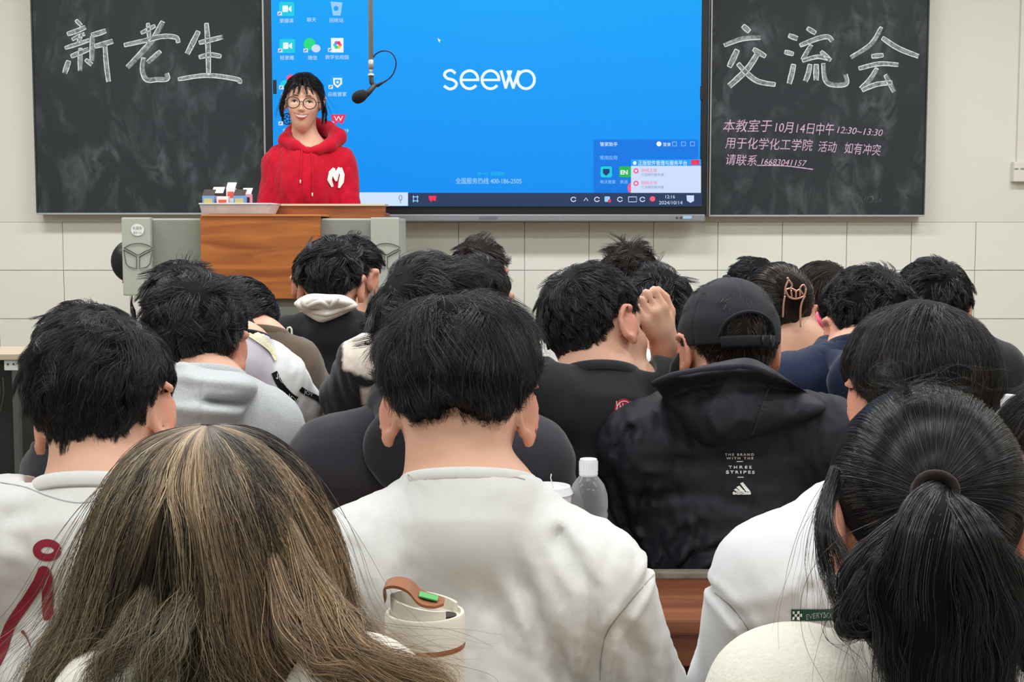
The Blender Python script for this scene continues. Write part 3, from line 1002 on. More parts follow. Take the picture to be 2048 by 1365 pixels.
# ---- hair
def sphdir(az, el):
    """az 0 = front, growing to the person's right; el up"""
    return np.stack([np.cos(el) * np.sin(az), np.cos(el) * np.cos(az), np.sin(el)], -1)
HC = np.array((0, -0.012, 0.012))
_az = np.linspace(-math.pi, math.pi, 97); _el = np.linspace(-math.pi / 2, math.pi / 2, 65)
_AZ, _EL = np.meshgrid(_az, _el, indexing='ij')
_D = sphdir(_AZ, _EL).reshape(-1, 3)
_t = np.full(len(_D), 0.16)
for _k in range(24):
    _t = np.clip(_t - skull((HC + _D * _t[:, None]).astype(np.float32)) * 0.9, 0.03, 0.16)
RTAB = _t.reshape(97, 65)

def bil(tab, d):
    az = np.arctan2(d[:, 0], d[:, 1]); el = np.arcsin(np.clip(d[:, 2], -1, 1))
    x = (az + math.pi) / (2 * math.pi) * 96; y = (el + math.pi / 2) / math.pi * 64
    i = np.clip(x.astype(int), 0, 95); j = np.clip(y.astype(int), 0, 63)
    fx = x - i; fy = y - j
    return tab[i, j] * (1 - fx) * (1 - fy) + tab[i + 1, j] * fx * (1 - fy) + tab[i, j + 1] * (1 - fx) * fy + tab[i + 1, j + 1] * fx * fy

AZK = np.array([0, .5, .9, 1.25, 1.5, 1.75, 2.0, 2.35, 2.75, 3.1416])
HAIRLINES = {
    'short': np.array([.62, .55, .38, .22, .40, .34, -.06, -.46, -.62, -.62]),
    'fade':  np.array([.62, .55, .38, .24, .42, .38, .02, -.40, -.56, -.52]),
    'bowl':  np.array([.55, .50, .30, .16, .30, .26, -.10, -.46, -.62, -.58]),
    'long':  np.array([.62, .55, .30, .05, -.10, -.35, -.60, -.74, -.80, -.82]),
    'up':    np.array([.62, .55, .30, .10, .10, -.16, -.46, -.62, -.72, -.76]),
}

def normalize(v): return v / (np.linalg.norm(v, axis=1, keepdims=True) + 1e-9)

def make_curves(name, pos, rad, m, parent, cols=None, loc=None):
    """pos (n, k, 3) world"""
    n, k, _ = pos.shape
    hc = bpy.data.hair_curves.new(name)
    hc.add_curves([k] * n)
    hc.position_data.foreach_set('vector', pos.astype(np.float32).reshape(-1))
    ra = hc.attributes.get('radius') or hc.attributes.new('radius', 'FLOAT', 'POINT')
    ra.data.foreach_set('value', rad.astype(np.float32).reshape(-1))
    if cols is not None:
        ca = hc.attributes.new('col', 'FLOAT_COLOR', 'POINT')
        ca.data.foreach_set('color', np.concatenate([cols, np.ones(cols.shape[:2] + (1,))], 2).astype(np.float32).reshape(-1))
    hc.materials.append(m)
    o = bpy.data.objects.new(name, hc)
    COL.objects.link(o)
    if parent is not None:
        o.parent = parent
        o.location = -world_loc(parent)
    return o

def hair_build(root, Hc, R, s, st, seed):
    """st: dict of the hair style. returns the hair object (a cap with strands as its sub-part)"""
    rs = np.random.RandomState(seed)
    hl = HAIRLINES[st.get('line', 'short')].copy()
    if st.get('hl'): hl = np.array(st['hl'])
    hl[5:] += st.get('nape', 0.0)
    tt, ts, tn = st.get('thick', (0.02, 0.016, 0.005))       # top, side, nape
    te = st.get('tel', (-0.75, -0.45, 0.0, 0.5, 1.3))
    tv = st.get('tv', (tn, tn, ts, (ts + tt) / 2, tt))
    def line_at(d):
        az = np.abs(np.arctan2(d[:, 0], d[:, 1]))
        return np.interp(az, AZK, hl)
    def above(d):
        return np.arcsin(np.clip(d[:, 2], -1, 1)) - line_at(d)
    def T(d):
        el = np.arcsin(np.clip(d[:, 2], -1, 1))
        t = np.interp(el, te, tv)
        if st.get('lop'): t = t * (1 + st['lop'] * d[:, 0])
        return t
    w = normalize(np.array([st.get('whorl', (0.15, -0.62, 0.85))]))[0]
    # cap
    na, ne = (72, 40) if s * st.get('n', 5000) > 7000 else (48, 28)
    az = np.linspace(-math.pi, math.pi, na + 1)[:-1]
    V = []; Fc = []
    fr = np.linspace(0, 1, ne) ** 0.8
    A, B = np.meshgrid(az, fr, indexing='ij')
    hlA = np.interp(np.abs(A), AZK, hl)
    rag = 0.035 * np.sin(A * 17 + seed) + 0.03 * np.sin(A * 31 + 2 * seed)
    E_ = (math.pi / 2) + (hlA + rag * (B > .97) - math.pi / 2) * B
    D = sphdir(A, E_).reshape(-1, 3)
    rr = bil(RTAB, D)
    t = T(D) * st.get('cap', 0.62)
    edge = np.clip((1 - B.reshape(-1)) / 0.10, 0, 1) ** 0.6
    bumpy = 1 + st.get('lump', 0.22) * wav(D.astype(np.float32), seed, 7.0) + 0.12 * wav(D.astype(np.float32), seed + 1, 22.0)
    rr = rr + 0.0006 + t * edge * bumpy
    Vl = HC + D * rr[:, None]
    # close the cap underneath so that it has thickness
    Vi = HC + D * (bil(RTAB, D) - 0.002)[:, None]
    nv = len(Vl)
    for i in range(na):
        i2 = (i + 1) % na
        for j in range(ne - 1):
            a = (i * ne + j, i2 * ne + j, i2 * ne + j + 1, i * ne + j + 1)
            Fc.append(a)
        Fc.append((i * ne + ne - 1, i2 * ne + ne - 1, i2 * ne + ne - 1 + nv, i * ne + ne - 1 + nv))
    Vw = Hc + s * (np.concatenate([Vl, Vi]) @ R.T)
    me = bpy.data.meshes.new('hair')
    me.from_pydata([tuple(a) for a in Vw], [], Fc)
    me.update()
    capm = mat('hair_base_' + st.get('cname', 'black'), tuple(c * 0.8 for c in st.get('col', BLACK)[:3]) + (1,), 0.7, spec=0.1)
    cap = link('hair', me, capm, root, True)
    # strands
    n = st.get('n', 5000)
    def sample(m_):
        d = normalize(rs.normal(size=(m_ * 4, 3)))
        a = above(d)
        keep = (a + rs.normal(size=len(a)) * st.get('ragged', 0.06) > 0)
        return d[keep][:m_]
    nc = st.get('clumps', 260)
    C = sample(nc); D0 = sample(n)
    own = np.argmax(D0 @ C.T, 1)
    ALL = np.concatenate([C, D0])
    K = st.get('k', 8)
    L = np.interp(np.arcsin(ALL[:, 2]), (-0.7, -0.3, 0.2, 1.2), st.get('len', (0.008, 0.02, 0.035, 0.05)))
    L = L * rs.uniform(0.75, 1.15, len(L))
    u = rs.uniform(0.62, 1.06, len(L)); u[:nc] = rs.uniform(0.8, 1.08, nc)
    cm = rs.normal(size=nc) * st.get('messy', 0.35)
    ang = np.concatenate([cm, cm[own] + rs.normal(size=len(D0)) * st.get('jit', 0.10)])
    cl = np.abs(rs.normal(size=nc)) * st.get('lift', 0.12)
    lift = np.concatenate([cl, cl[own] * rs.uniform(0.7, 1.3, len(D0))])
    comb = np.array(st.get('comb', (0, 0, 0)), float)
    grav = st.get('grav', 0.5)
    d = ALL.copy()
    tie = st.get('tie')
    if tie is not None: tie = nrm(tie)
    ov = st.get('over', 0.0)
    T0 = T(ALL)
    P_ = np.zeros((len(ALL), K, 3))
    lim = st.get('lim', 0.10) + 0.10 * rs.normal(size=len(ALL))
    for k in range(K):
        f = k / (K - 1)
        off = np.maximum(T(d), T0 * ov) * u * min(1, 0.25 + 1.6 * f)
        e = above(d)
        off = off * np.clip(0.35 + e * 6, 0.3, 1)
        off = off + lift * L * f ** 1.6 + 0.0008
        P_[:, k] = HC + d * (bil(RTAB, d) + off)[:, None]
        if tie is not None:
            ff = ((k + 1) / (K - 1)) ** 0.9
            om = np.arccos(np.clip(ALL @ tie, -1, 1))
            d = (ALL * np.sin((1 - min(ff, 0.97)) * om)[:, None] + tie * np.sin(min(ff, 0.97) * om)[:, None]) / (np.sin(om)[:, None] + 1e-6)
            d = normalize(d + 0.10 * np.sin(f * 3.14) * cm.mean() + 0.05 * math.sin(f * 3.14) * np.stack([ang, ang * 0, ang], 1))
            continue
        g = d - w; g = g - d * (g * d).sum(1)[:, None]; g = normalize(g)
        g = g + comb - d * (d @ comb)[:, None]
        dn = np.array((0, 0, -1.0)) - d * (d @ np.array((0, 0, -1.0)))[:, None]
        g = normalize(g + dn * grav * np.clip(0.6 - d[:, 2], 0, 1)[:, None])
        b = np.cross(d, g)
        aa = ang + st.get('wave', 0.0) * np.sin(f * 7 + ang * 9)
        g = g * np.cos(aa)[:, None] + b * np.sin(aa)[:, None]
        stop = np.clip((above(d) + lim) / 0.12, 0.0, 1)
        d = normalize(d + g * (L / (K - 1) / 0.10 * stop)[:, None])
    f = (np.arange(K) / (K - 1))[None, :, None]
    base = P_[nc:]
    cp = P_[:nc][own]
    offr = base[:, :1] - cp[:, :1]
    tgt = cp + offr * (1 - 0.55 * f)
    wt = st.get('clump', 0.6) * f ** 0.8
    out = base * (1 - wt) + tgt * wt
    out = Hc + s * (out @ R.T)
    r0 = st.get('r', 0.00035)
    rad = r0 * (1 - 0.75 * np.linspace(0, 1, K) ** 2)[None].repeat(len(out), 0) * rs.uniform(0.7, 1.2, (len(out), 1))
    so = make_curves('hair_strands', out, rad, hair_mat('hair_' + st.get('cname', 'black'), st.get('col', BLACK), st.get('rough', 0.29), st.get('spec', 0.38)), cap)
    so['kind'] = 'stuff'
    return cap

def free_hair(name, parent, guides, n, r, m, seed, cols=None, spread=None, wob=0.004, wfreq=3.0, K=24, tipspread=1.0, strayp=0.03, taper=0.75):
    """strands that run along world-space guide paths. guides: list of (path points, radius list, weight, colour function)"""
    rs = np.random.RandomState(seed)
    out = []; oc = []
    for gi, g in enumerate(guides):
        path, rad, wt = g[:3]
        path = np.array(spl(path, 8)); tl = np.linspace(0, 1, len(path))
        tk = np.linspace(0, 1, K)
        c = np.stack([np.interp(tk, tl, path[:, i]) for i in range(3)], 1)
        rr = np.interp(tk, np.linspace(0, 1, len(rad)), rad)
        m_ = int(n * wt)
        t = np.gradient(c, axis=0); t /= np.linalg.norm(t, axis=1, keepdims=True) + 1e-9
        a = np.cross(t, np.array((0, 1.0, 0.0))); a /= np.linalg.norm(a, axis=1, keepdims=True) + 1e-9
        b = np.cross(t, a)
        th = rs.uniform(0, 6.283, m_); q = np.sqrt(rs.uniform(0.02, 1, m_))
        # locks: pull the cross-section positions into small bunches
        nb = g[4] if len(g) > 4 else 14
        bth = rs.uniform(0, 6.283, nb); bq = np.sqrt(rs.uniform(0.05, 1, nb))
        ow = rs.randint(0, nb, m_)
        x = q * np.cos(th); y = q * np.sin(th)
        bx = (bq * np.cos(bth))[ow]; by = (bq * np.sin(bth))[ow]
        cf = 0.72 * np.sin(tk * math.pi * 0.9) ** 0.5
        ph = rs.uniform(0, 6.28, (2, nb))[:, ow]
        X = x[:, None] * (1 - cf) + (bx[:, None] + 0.22 * x[:, None]) * cf
        Y = y[:, None] * (1 - cf) + (by[:, None] + 0.22 * y[:, None]) * cf
        X = X * rr * (1 + (tipspread - 1) * tk ** 2); Y = Y * rr * 0.8
        wv = wob * tk[None] * (1 + 0.8 * rs.normal(size=(m_, 1)) * 0.5)
        X = X + wv * np.sin(wfreq * 6.28 * tk[None] + ph[0][:, None]); Y = Y + wv * np.cos(wfreq * 5 * tk[None] + ph[1][:, None])
        stray = (rs.uniform(size=m_) < strayp)[:, None] * tk[None] ** 1.5
        X = X + stray * rs.normal(size=(m_, 1)) * 0.03; Y = Y + stray * rs.normal(size=(m_, 1)) * 0.015
        pos = c[None] + X[..., None] * a[None] + Y[..., None] * b[None]
        cut = rs.uniform(0.82, 1.0, m_)
        # vary the length by resampling
        idx = tk[None] * cut[:, None] * (K - 1)
        i0 = np.clip(idx.astype(int), 0, K - 2); fr_ = (idx - i0)[..., None]
        pos = np.take_along_axis(pos, i0[..., None].repeat(3, 2), 1) * (1 - fr_) + np.take_along_axis(pos, (i0 + 1)[..., None].repeat(3, 2), 1) * fr_
        out.append(pos)
        if len(g) > 3 and g[3] is not None:
            oc.append(g[3](rs, m_, K, ow))
    pos = np.concatenate(out)
    rad = r * (1 - taper * np.linspace(0, 1, K) ** 2)[None].repeat(len(pos), 0) * rs.uniform(0.6, 1.3, (len(pos), 1))
    o = make_curves(name, pos, rad, m, parent, np.concatenate(oc) if oc else None)
    o['kind'] = 'stuff'
    return o

def core_tube(name, parent, paths, m):
    """solid core inside a bunch of long strands so that it is not see-through"""
    mb = MB()
    for path, rad in paths:
        path = np.array(spl(path, 5)); tl = np.linspace(0, 1, len(path))
        rr = np.interp(tl, np.linspace(0, 1, len(rad)), rad)
        mb.tube(list(path), list(np.maximum(rr, 0.0008)), 12)
    return mb.build(name, m, parent, True)

# ---- clothes
def cloth(name, rgb, rough=0.85, bump=0.25, bscale=900, var=0.0, sheen=0.2, spec=0.2, vscale=30, vcol=None):
    return mat(name, srgb(*rgb), rough, spec=spec, bump=bump, bscale=bscale, var=var, vscale=vscale, sheen=sheen, vcol=vcol)

def person(cx, top, d, label, pitch=18, yaw=0, roll=0, s=1.0, hair=None, thick_top=0.02, ear_y=None, garment=None, top_name='sweater',
           sw=0.165, drop=0.075, neck=None, c7=None, sh=None, h=0.010, hg=0.010, elbows=None, wrists=None, lean=0.0, puff=0.016, seed=1, folds=0.003,
           foldf=22, face=False, hands=True, collar=True, neck_r=0.070, neck_w=0.062, nup=0.012, ntilt=0.35, thk=0.0065, extra=None, body_extra=None, col_extra=None, gcolor=None, gattr=None, trousers=True, smile=False,
           stand=False, flare=26, sleeve_r=0.058, group=None, cat='person', ear_size=1.0, nohair=False, cutg=None, creases=(), lower=None, chest=1.0):
    R = rotm(pitch, yaw, roll)
    if ear_y is not None:
        Hc = P(cx, ear_y, d)
    else:
        rise = 0.036 * math.cos(math.radians(pitch)) + 0.012 * math.sin(math.radians(pitch)) + math.hypot(0.087 * math.cos(math.radians(pitch)), 0.096 * math.sin(math.radians(pitch))) + thick_top
        Hc = P(cx, top + rise * s * ppm(d), d)
    tl, tw = frame(Hc, R, s)
    nb = tw((0, -0.034, -0.10))
    fy = -1.0 if stand else 1.0
    if c7 is None:
        c7 = nb + np.array((0, fy * (-0.035 - lean), -0.035)) * s
    else:
        c7 = np.array(c7)
    gz = 0.18 if stand else 0.0
    pel = np.array((c7[0], c7[1] - 0.02 - lean, 0.50)) if not stand else np.array((c7[0], c7[1] + 0.0, gz + 0.90))
    if sh is None:
        SL = c7 + np.array((-sw, 0.025 * fy, -drop)); SR = c7 + np.array((sw, 0.025 * fy, -drop))
    else:
        SL, SR = [np.array(a) for a in sh]
    if elbows is None:
        e_dn = 0.25 if not stand else 0.29
        EL = SL + np.array((-0.045, 0.13, -e_dn)); ER = SR + np.array((0.045, 0.13, -e_dn))
        if stand: EL = SL + np.array((-0.05, -0.02, -0.29)); ER = SR + np.array((0.05, -0.02, -0.29))
    else: EL, ER = [np.array(a) for a in elbows]
    if wrists is None:
        WL = EL + np.array((0.10, 0.20, 0.01)); WR = ER + np.array((-0.10, 0.20, 0.01))
        if stand: WL = EL + np.array((0.04, -0.2, -0.12)); WR = ER + np.array((-0.04, -0.2, -0.12))
        else:
            for Wx in (WL, WR): Wx[2] = max(Wx[2], 0.80)
    else: WL, WR = [np.array(a) for a in wrists]
    root = thing('person', (pel[0], pel[1], gz), label, cat, group)
    ch = c7 + np.array((0, 0.045 * fy, -0.17)); bl = (ch * 0.4 + pel * 0.6)
    cw = (np.linalg.norm(SR - SL) / 2) * chest
    def torso(p, g):
        t = s_ell(p, ch, (cw * 0.94 + g, 0.105 + g, 0.165 + g))
        t = smin(t, s_ell(p, bl, (0.150 + g, 0.108 + g, 0.19 + g)), 0.06)
        t = smin(t, s_ell(p, pel, (0.165 + g, 0.125 + g, 0.12 + g)), 0.05)
        for Sx, sg in ((SL, -1), (SR, 1)):
            t = smin(t, s_cone(p, c7 + np.array((sg * 0.035, 0.015 * fy, -0.025)), Sx, 0.046 + g * 0.6, 0.052 + g * 0.6), 0.05)
        return t
    def arms(p, g, r0, r1, r2):
        a = None
        for Sx, Ex, Wx in ((SL, EL, WL), (SR, ER, WR)):
            q = smin(s_cone(p, Sx, Ex, r0 + g, r1 + g), s_cone(p, Ex, Wx, r1 + g, r2 + g), 0.02)
            a = q if a is None else np.minimum(a, q)
        return a
    inner = tw((0, -0.030, -0.06))
    def body(p):
        q = tl(p)
        hd = skull(q)
        if face: hd = face_add(q, hd, smile)
        hd = hd * s
        e = ears(q, flare, ear_size, h / s) * s
        hd = smin(hd, e, 0.004)
        nk = s_cone(p, inner, c7 + np.array((0, 0.018 * fy, -0.01)), (SKN[0] - 0.001) * s, neck_w * s)
        b = smin(hd, nk, 0.016)
        t = torso(p, -0.010)
        b = smin(b, t, 0.045)
        b = smin(b, arms(p, -0.012, 0.05, 0.042, 0.030), 0.03)
        if hands:
            for sd, Ex, Wx in ((-1, EL, WL), (1, ER, WR)):
                b = np.minimum(b, hand_sdf(p, Wx, nrm(Wx - Ex + np.array((0, 0.02, -0.02))), (0, 0, 1), 0.92, 0.6, -sd))
        if body_extra: b = body_extra(p, b)
        return b
    def color(V):
        q = tl(V)
        c = np.repeat(SK[None], len(V), 0)
        k = np.exp(-((np.abs(q[:, 0]) - 0.088) / 0.012) ** 2) * (np.abs(q[:, 2]) < 0.06) * (np.abs(q[:, 1]) < 0.05)
        c = c * (1 - 0.5 * k[:, None]) + SK_RED * 0.5 * k[:, None]
        if face:
            l = np.exp(-(((q[:, 2] + 0.0575) / 0.011) ** 2 + (q[:, 0] / 0.021) ** 2) ** 2) * (q[:, 1] > 0.082)
            c = c * (1 - 0.75 * l[:, None]) + np.array(srgb(196, 88, 86)[:3]) * 0.75 * l[:, None]
            for sg in (-1, 1):
                l = np.exp(-(((q[:, 2] + 0.02) / 0.02) ** 2 + ((q[:, 0] - sg * 0.038) / 0.018) ** 2)) * (q[:, 1] > 0.04)
                c = c * (1 - 0.22 * l[:, None]) + SK_RED * 0.22 * l[:, None]
        if col_extra: c = col_extra(V, q, c)
        return c
    allp = np.array([Hc, c7, SL, SR, EL, ER, WL, WR, pel])
    lo = allp.min(0) - 0.17; hi = allp.max(0) + 0.17
    hi[2] = max(hi[2], Hc[2] + 0.16)
    lo[2] = max(lo[2], pel[2] - 0.12)
    bo = sdf_mesh('body', body, lo, hi, h, M_skin, root, color)
    # the upper garment
    cn = smin if False else None
    nz = nrm((0, ntilt * fy, 1.0)); na = c7 + np.array((0, 0.018 * fy, 0)) + nz * nup
    cre = [([P(u_, v_, dd) for (u_, v_) in pts_], w_, a_) for (pts_, dd, w_, a_) in creases]
    def shirt(p):
        t = torso(p, puff)
        r0 = sleeve_r
        t = smin(t, arms(p, puff * 0.5, r0, r0 - 0.006, r0 - 0.018), 0.035)
        under = smin(smin(s_cone(p, inner, c7 + np.array((0, 0.018 * fy, -0.01)), (SKN[0] - 0.001) * s, neck_w * s), torso(p, -0.010), 0.045), arms(p, -0.012, 0.05, 0.042, 0.030), 0.03)
        t = np.minimum(t, under - 0.006)
        if extra: t = extra(p, t)
        amp = folds
        if amp:
            w1 = wav(p * np.array((1.6, 1.0, 0.7), np.float32), seed, foldf, 5)
            t = t + amp * (1 - 2.2 * np.abs(w1)) 
            t = t + amp * 0.6 * wav(p, seed + 3, foldf * 2.2, 4)
            t = t + amp * 0.35 * (1 - 2 * np.abs(wav(p, seed + 5, foldf * 3.5, 4)))
        for (seg, wdt, am) in cre:
            dm = None
            for a_, b_ in zip(seg[:-1], seg[1:]):
                a2 = np.array((a_[0], 0, a_[2]), np.float32); b2 = np.array((b_[0], 0, b_[2]), np.float32)
                q_ = p.copy(); q_[:, 1] = 0
                dd_ = s_cone(q_, a2, b2, 0, 0)
                dm = dd_ if dm is None else np.minimum(dm, dd_)
            t = t + am * (np.exp(-(dm / wdt) ** 2) - 0.45 * np.exp(-((dm - 2.1 * wdt) / wdt) ** 2)) * (p[:, 1] < c7[1] + 0.06)
        t = smin(t, s_cone(p, na - nz * 0.06, na - nz * 0.005, neck_r + 0.012, neck_r - 0.004), 0.02)
        pn = (p - na.astype(np.float32)) @ nz.astype(np.float32)
        cyl = np.sqrt(np.maximum(((p - na.astype(np.float32)) ** 2).sum(1) - pn * pn, 0)) - 0.10
        t = smax(t, -np.maximum(-pn, cyl), 0.004)
        # open cuffs
        for Ex, Wx in ((EL, WL), (ER, WR)):
            t = smax(t, -s_ell(p, Wx + nrm(Wx - Ex) * 0.05, (0.055, 0.055, 0.055)), 0.006)
        if cutg: t = cutg(p, t)
        return t
    go = None
    if garment is not None:
        glo = lo.copy(); ghi = hi.copy(); glo[:2] -= 0.02; ghi[:2] += 0.02
        go = sdf_mesh(top_name, shirt, glo, ghi, hg, garment, root, gcolor, gattr)
        if collar:
            mb = MB()
            xa = np.array((1.0, 0, 0)); ya = np.cross(nz, xa); ya /= np.linalg.norm(ya)
            Rn = neck_r + 0.001
            pts = [na + Rn * (xa * math.cos(2 * math.pi * k / 40) + ya * math.sin(2 * math.pi * k / 40)) - nz * 0.005 for k in range(41)]
            mb.tube(pts, thk, 8, False, (0.45, 1.5))
            mb.build('collar', garment, root, True)
    if trousers:
        def tr(p):
            kneeL = pel + np.array((-0.09, 0.24, 0.0)); kneeR = pel + np.array((0.09, 0.24, 0.0))
            footL = np.array((kneeL[0], kneeL[1] - 0.10, gz + 0.06)); footR = np.array((kneeR[0], kneeR[1] - 0.10, gz + 0.06))
            if stand:
                kneeL = pel + np.array((-0.09, 0, -0.42)); kneeR = pel + np.array((0.09, 0, -0.42))
                footL = kneeL + np.array((0, 0.03, -0.42)); footR = kneeR + np.array((0, 0.03, -0.42))
            t = s_ell(p, pel + np.array((0, 0, -0.02)), (0.172, 0.132, 0.12))
            for kn, ft, sg in ((kneeL, footL, -1), (kneeR, footR, 1)):
                t = smin(t, s_cone(p, pel + np.array((sg * 0.09, 0, -0.02)), kn, 0.085, 0.062), 0.04)
                t = smin(t, s_cone(p, kn, ft, 0.062, 0.048), 0.02)
                t = smin(t, s_cone(p, ft, ft + np.array((0, -0.12 if stand else 0.12, -0.02)), 0.045, 0.036), 0.02)
            return t
        l2 = pel - np.array((0.28, 0.25, 0)); l2[2] = gz - 0.02
        h2 = pel + np.array((0.28, 0.66, 0.14)) if not stand else pel + np.array((0.28, 0.25, 0.14))
        sdf_mesh('trousers', tr, l2, h2, 0.02, mat('dark_trousers', srgb(38, 40, 48), 0.9, sheen=0.1), root)
    ho = None
    if hair is not None:
        ho = hair_build(root, Hc, R, s, hair, seed)
    return dict(root=root, body=bo, top=go, hair=ho, tw=tw, tl=tl, R=R, s=s, Hc=Hc, c7=c7, SL=SL, SR=SR, EL=EL, ER=ER, WL=WL, WR=WR, na=na, nz=nz, pel=pel)

def decal(name, polys, bv, m, parent, off=0.0008, dflt=None, sub=2):
    """flat print laid on cloth: polys is a list of (points in pixels, faces)"""
    mb = MB()
    for pts, faces in polys:
        vs = []
        for (u, v) in pts:
            h_, n_ = cast(bv, u, v, dflt)
            if h_ is None: h_ = P(u, v, 2.0)
            vs.append(h_ + n_ * off)
        mb.add(vs, faces)
    return mb.build(name, m, parent)

def ribbon_px(pts, w):
    pts = [np.array(p, float) for p in pts]; n = len(pts)
    ws = w if isinstance(w, (list, tuple)) else [w] * n
    if len(ws) != n: ws = list(np.interp(np.linspace(0, 1, n), np.linspace(0, 1, len(ws)), ws))
    L = []; Rr = []
    for i, p in enumerate(pts):
        t = pts[min(i + 1, n - 1)] - pts[max(i - 1, 0)]; t = t / (np.linalg.norm(t) + 1e-9)
        nn = np.array((-t[1], t[0])); L.append(p + nn * ws[i] / 2); Rr.append(p - nn * ws[i] / 2)
    # centre line too, so that it hugs the folds
    M_ = pts
    vs = L + M_ + Rr; fs = []
    for i in range(n - 1):
        fs.append((i, i + 1, n + i + 1, n + i)); fs.append((n + i, n + i + 1, 2 * n + i + 1, 2 * n + i))
    return vs, fs

def text_decal(s, u, v, size, width=None, slope=0.0, spacing=1.0, bold=0.0, bend=0.0, shear=0.0):
    g, f = text_geo(s, shear, bold, spacing)
    w = g[:, 0].max() - g[:, 0].min(); sx = width / w if width else size
    x0 = g[:, 0].min()
    pts = []
    for a in g:
        x = (a[0] - x0) * sx
        b = bend * math.sin(math.pi * x / (w * sx)) if bend else 0
        pts.append((u + x, v - a[1] * size + slope * x - b))
    return pts, f

def panel_px(name, outline, centre, bv, thick, m, parent, dflt, rings=14, seg=72, sink=0.012, crease=0.003, seed=0, prof=0.5, fold=None, back=0.01, cf=40):
    """a puffed piece of cloth (hood, flap) lying on the back: outline in pixels, real thickness"""
    o = spl(list(outline) + [outline[0]], 8)
    o = np.array(o[:-1])
    # resample
    seglen = np.linalg.norm(np.roll(o, -1, 0) - o, axis=1); cum = np.concatenate([[0], np.cumsum(seglen)])
    tt = np.linspace(0, cum[-1], seg + 1)[:-1]
    oc = np.concatenate([o, o[:1]])
    ring = np.stack([np.interp(tt, cum, oc[:, i]) for i in range(2)], 1)
    c = np.array(centre, float)
    dists = []
    pts2 = []
    for k in range(rings + 1):
        f = math.sin(math.pi / 2 * k / rings)
        pts2.append(c + (ring - c) * f)
    pts2 = np.array(pts2)                       # rings+1, seg, 2
    y = np.zeros(pts2.shape[:2]); ok = np.zeros(pts2.shape[:2], bool)
    for k in range(rings + 1):
        for j in range(seg):
            h_, n_ = cast(bv, *pts2[k, j])
            if h_ is not None: y[k, j] = h_[1]; ok[k, j] = True
    md = np.median(y[ok]) if ok.any() else dflt
    y = np.where(ok, y, dflt if dflt else md)
    for _ in range(6):                          # smooth the carrying depth
        ys = (y + np.roll(y, 1, 1) + np.roll(y, -1, 1)) / 3
        ys[1:-1] = (ys[:-2] + ys[1:-1] + ys[2:]) / 3
        y = ys
    y[0, :] = y[0].mean()
    fr = np.sin(math.pi / 2 * np.arange(rings + 1) / rings)
    rise = thick * (1 - fr ** 2.5) ** prof
    V = []
    for k in range(rings + 1):
        for j in range(seg):
            u, v = pts2[k, j]
            p0 = P(u, v, y[k, j])
            V.append(p0)
    V = np.array(V).reshape(rings + 1, seg, 3)
    w = wav(V.reshape(-1, 3).astype(np.float32), seed, cf, 5).reshape(rings + 1, seg)
    rz = rise[:, None] + crease * (1 - 2 * np.abs(w)) * (1 - fr ** 6)[:, None]
    if fold is not None: rz = rz + fold(pts2[..., 0], pts2[..., 1])
    Vf = V.copy(); Vb = V.copy()
    # outwards = towards the camera along the sight line, so the outline keeps its place
    camp = np.array((0, 0, CAMZ))
    dirv = (V - camp) / np.linalg.norm(V - camp, axis=2, keepdims=True)
    Vf = V - dirv * rz[..., None] - dirv * 0.003
    Vb = V + dirv * back
    nv = (rings + 1) * seg
    F_ = []
    for k in range(rings):
        for j in range(seg):
            j2 = (j + 1) % seg
            F_.append((k * seg + j, k * seg + j2, (k + 1) * seg + j2, (k + 1) * seg + j))
            F_.append(tuple(nv + a for a in (k * seg + j, (k + 1) * seg + j, (k + 1) * seg + j2, k * seg + j2)))
    for j in range(seg):
        j2 = (j + 1) % seg
        F_.append((rings * seg + j, rings * seg + j2, nv + rings * seg + j2, nv + rings * seg + j))
    mb = MB(); mb.add(list(Vf.reshape(-1, 3)) + list(Vb.reshape(-1, 3)), F_)
    me = mb.mesh(name)
    bm = bmesh.new(); bm.from_mesh(me); bmesh.ops.remove_doubles(bm, verts=bm.verts[:], dist=1e-5)
    bmesh.ops.recalc_face_normals(bm, faces=bm.faces[:]); bm.to_mesh(me); bm.free()
    return link(name, me, m, parent, True)
# ------------------------------------------------------------------ the people, one by one
def hs(**k):
    b = dict(line='short', thick=(0.017, 0.012, 0.003), n=3200, k=7, len=(0.008, 0.018, 0.035, 0.045), clumps=170, messy=0.45, jit=0.12, lift=0.14, grav=0.4, over=0.2, r=0.0007, clump=0.65)
    b.update(k); return b
M_white = cloth('white_jersey', (217, 217, 213), bump=0.12, bscale=450, var=0.02, vscale=120)
M_white2 = cloth('white_sweatshirt_cloth', (218, 220, 221), bump=0.10, bscale=500)
M_black = cloth('black_cloth', (30, 31, 35), bump=0.12, bscale=700)
M_blackv = cloth('dark_violet_grey_cloth', (46, 43, 50), bump=0.10, bscale=700)
M_nylon = cloth('black_nylon', (30, 32, 38), rough=0.62, bump=0.15, bscale=160, sheen=0.0, spec=0.3)
M_tee = cloth('black_tee_cloth', (34, 35, 38), bump=0.12, bscale=600)
M_grey = cloth('heather_grey_fleece', (188, 192, 194), bump=0.4, bscale=500, var=0.12, vscale=420)
M_offw = cloth('offwhite_hood_cloth', (226, 222, 214), bump=0.2, bscale=400)
M_olive = cloth('olive_brown_cloth', (98, 84, 70), bump=0.12, bscale=500)
M_navy = cloth('navy_cloth', (26, 36, 62), bump=0.12, bscale=500)
M_cream = cloth('cream_fleece', (222, 218, 205), bump=0.45, bscale=260, var=0.03, vscale=200)
M_red = cloth('red_hoodie_cloth', (186, 8, 40), bump=0.12, bscale=400, sheen=0.15)
M_camo = cloth('speckled_olive_cloth', (84, 78, 66), bump=0.2, bscale=300, var=0.5, vscale=60)
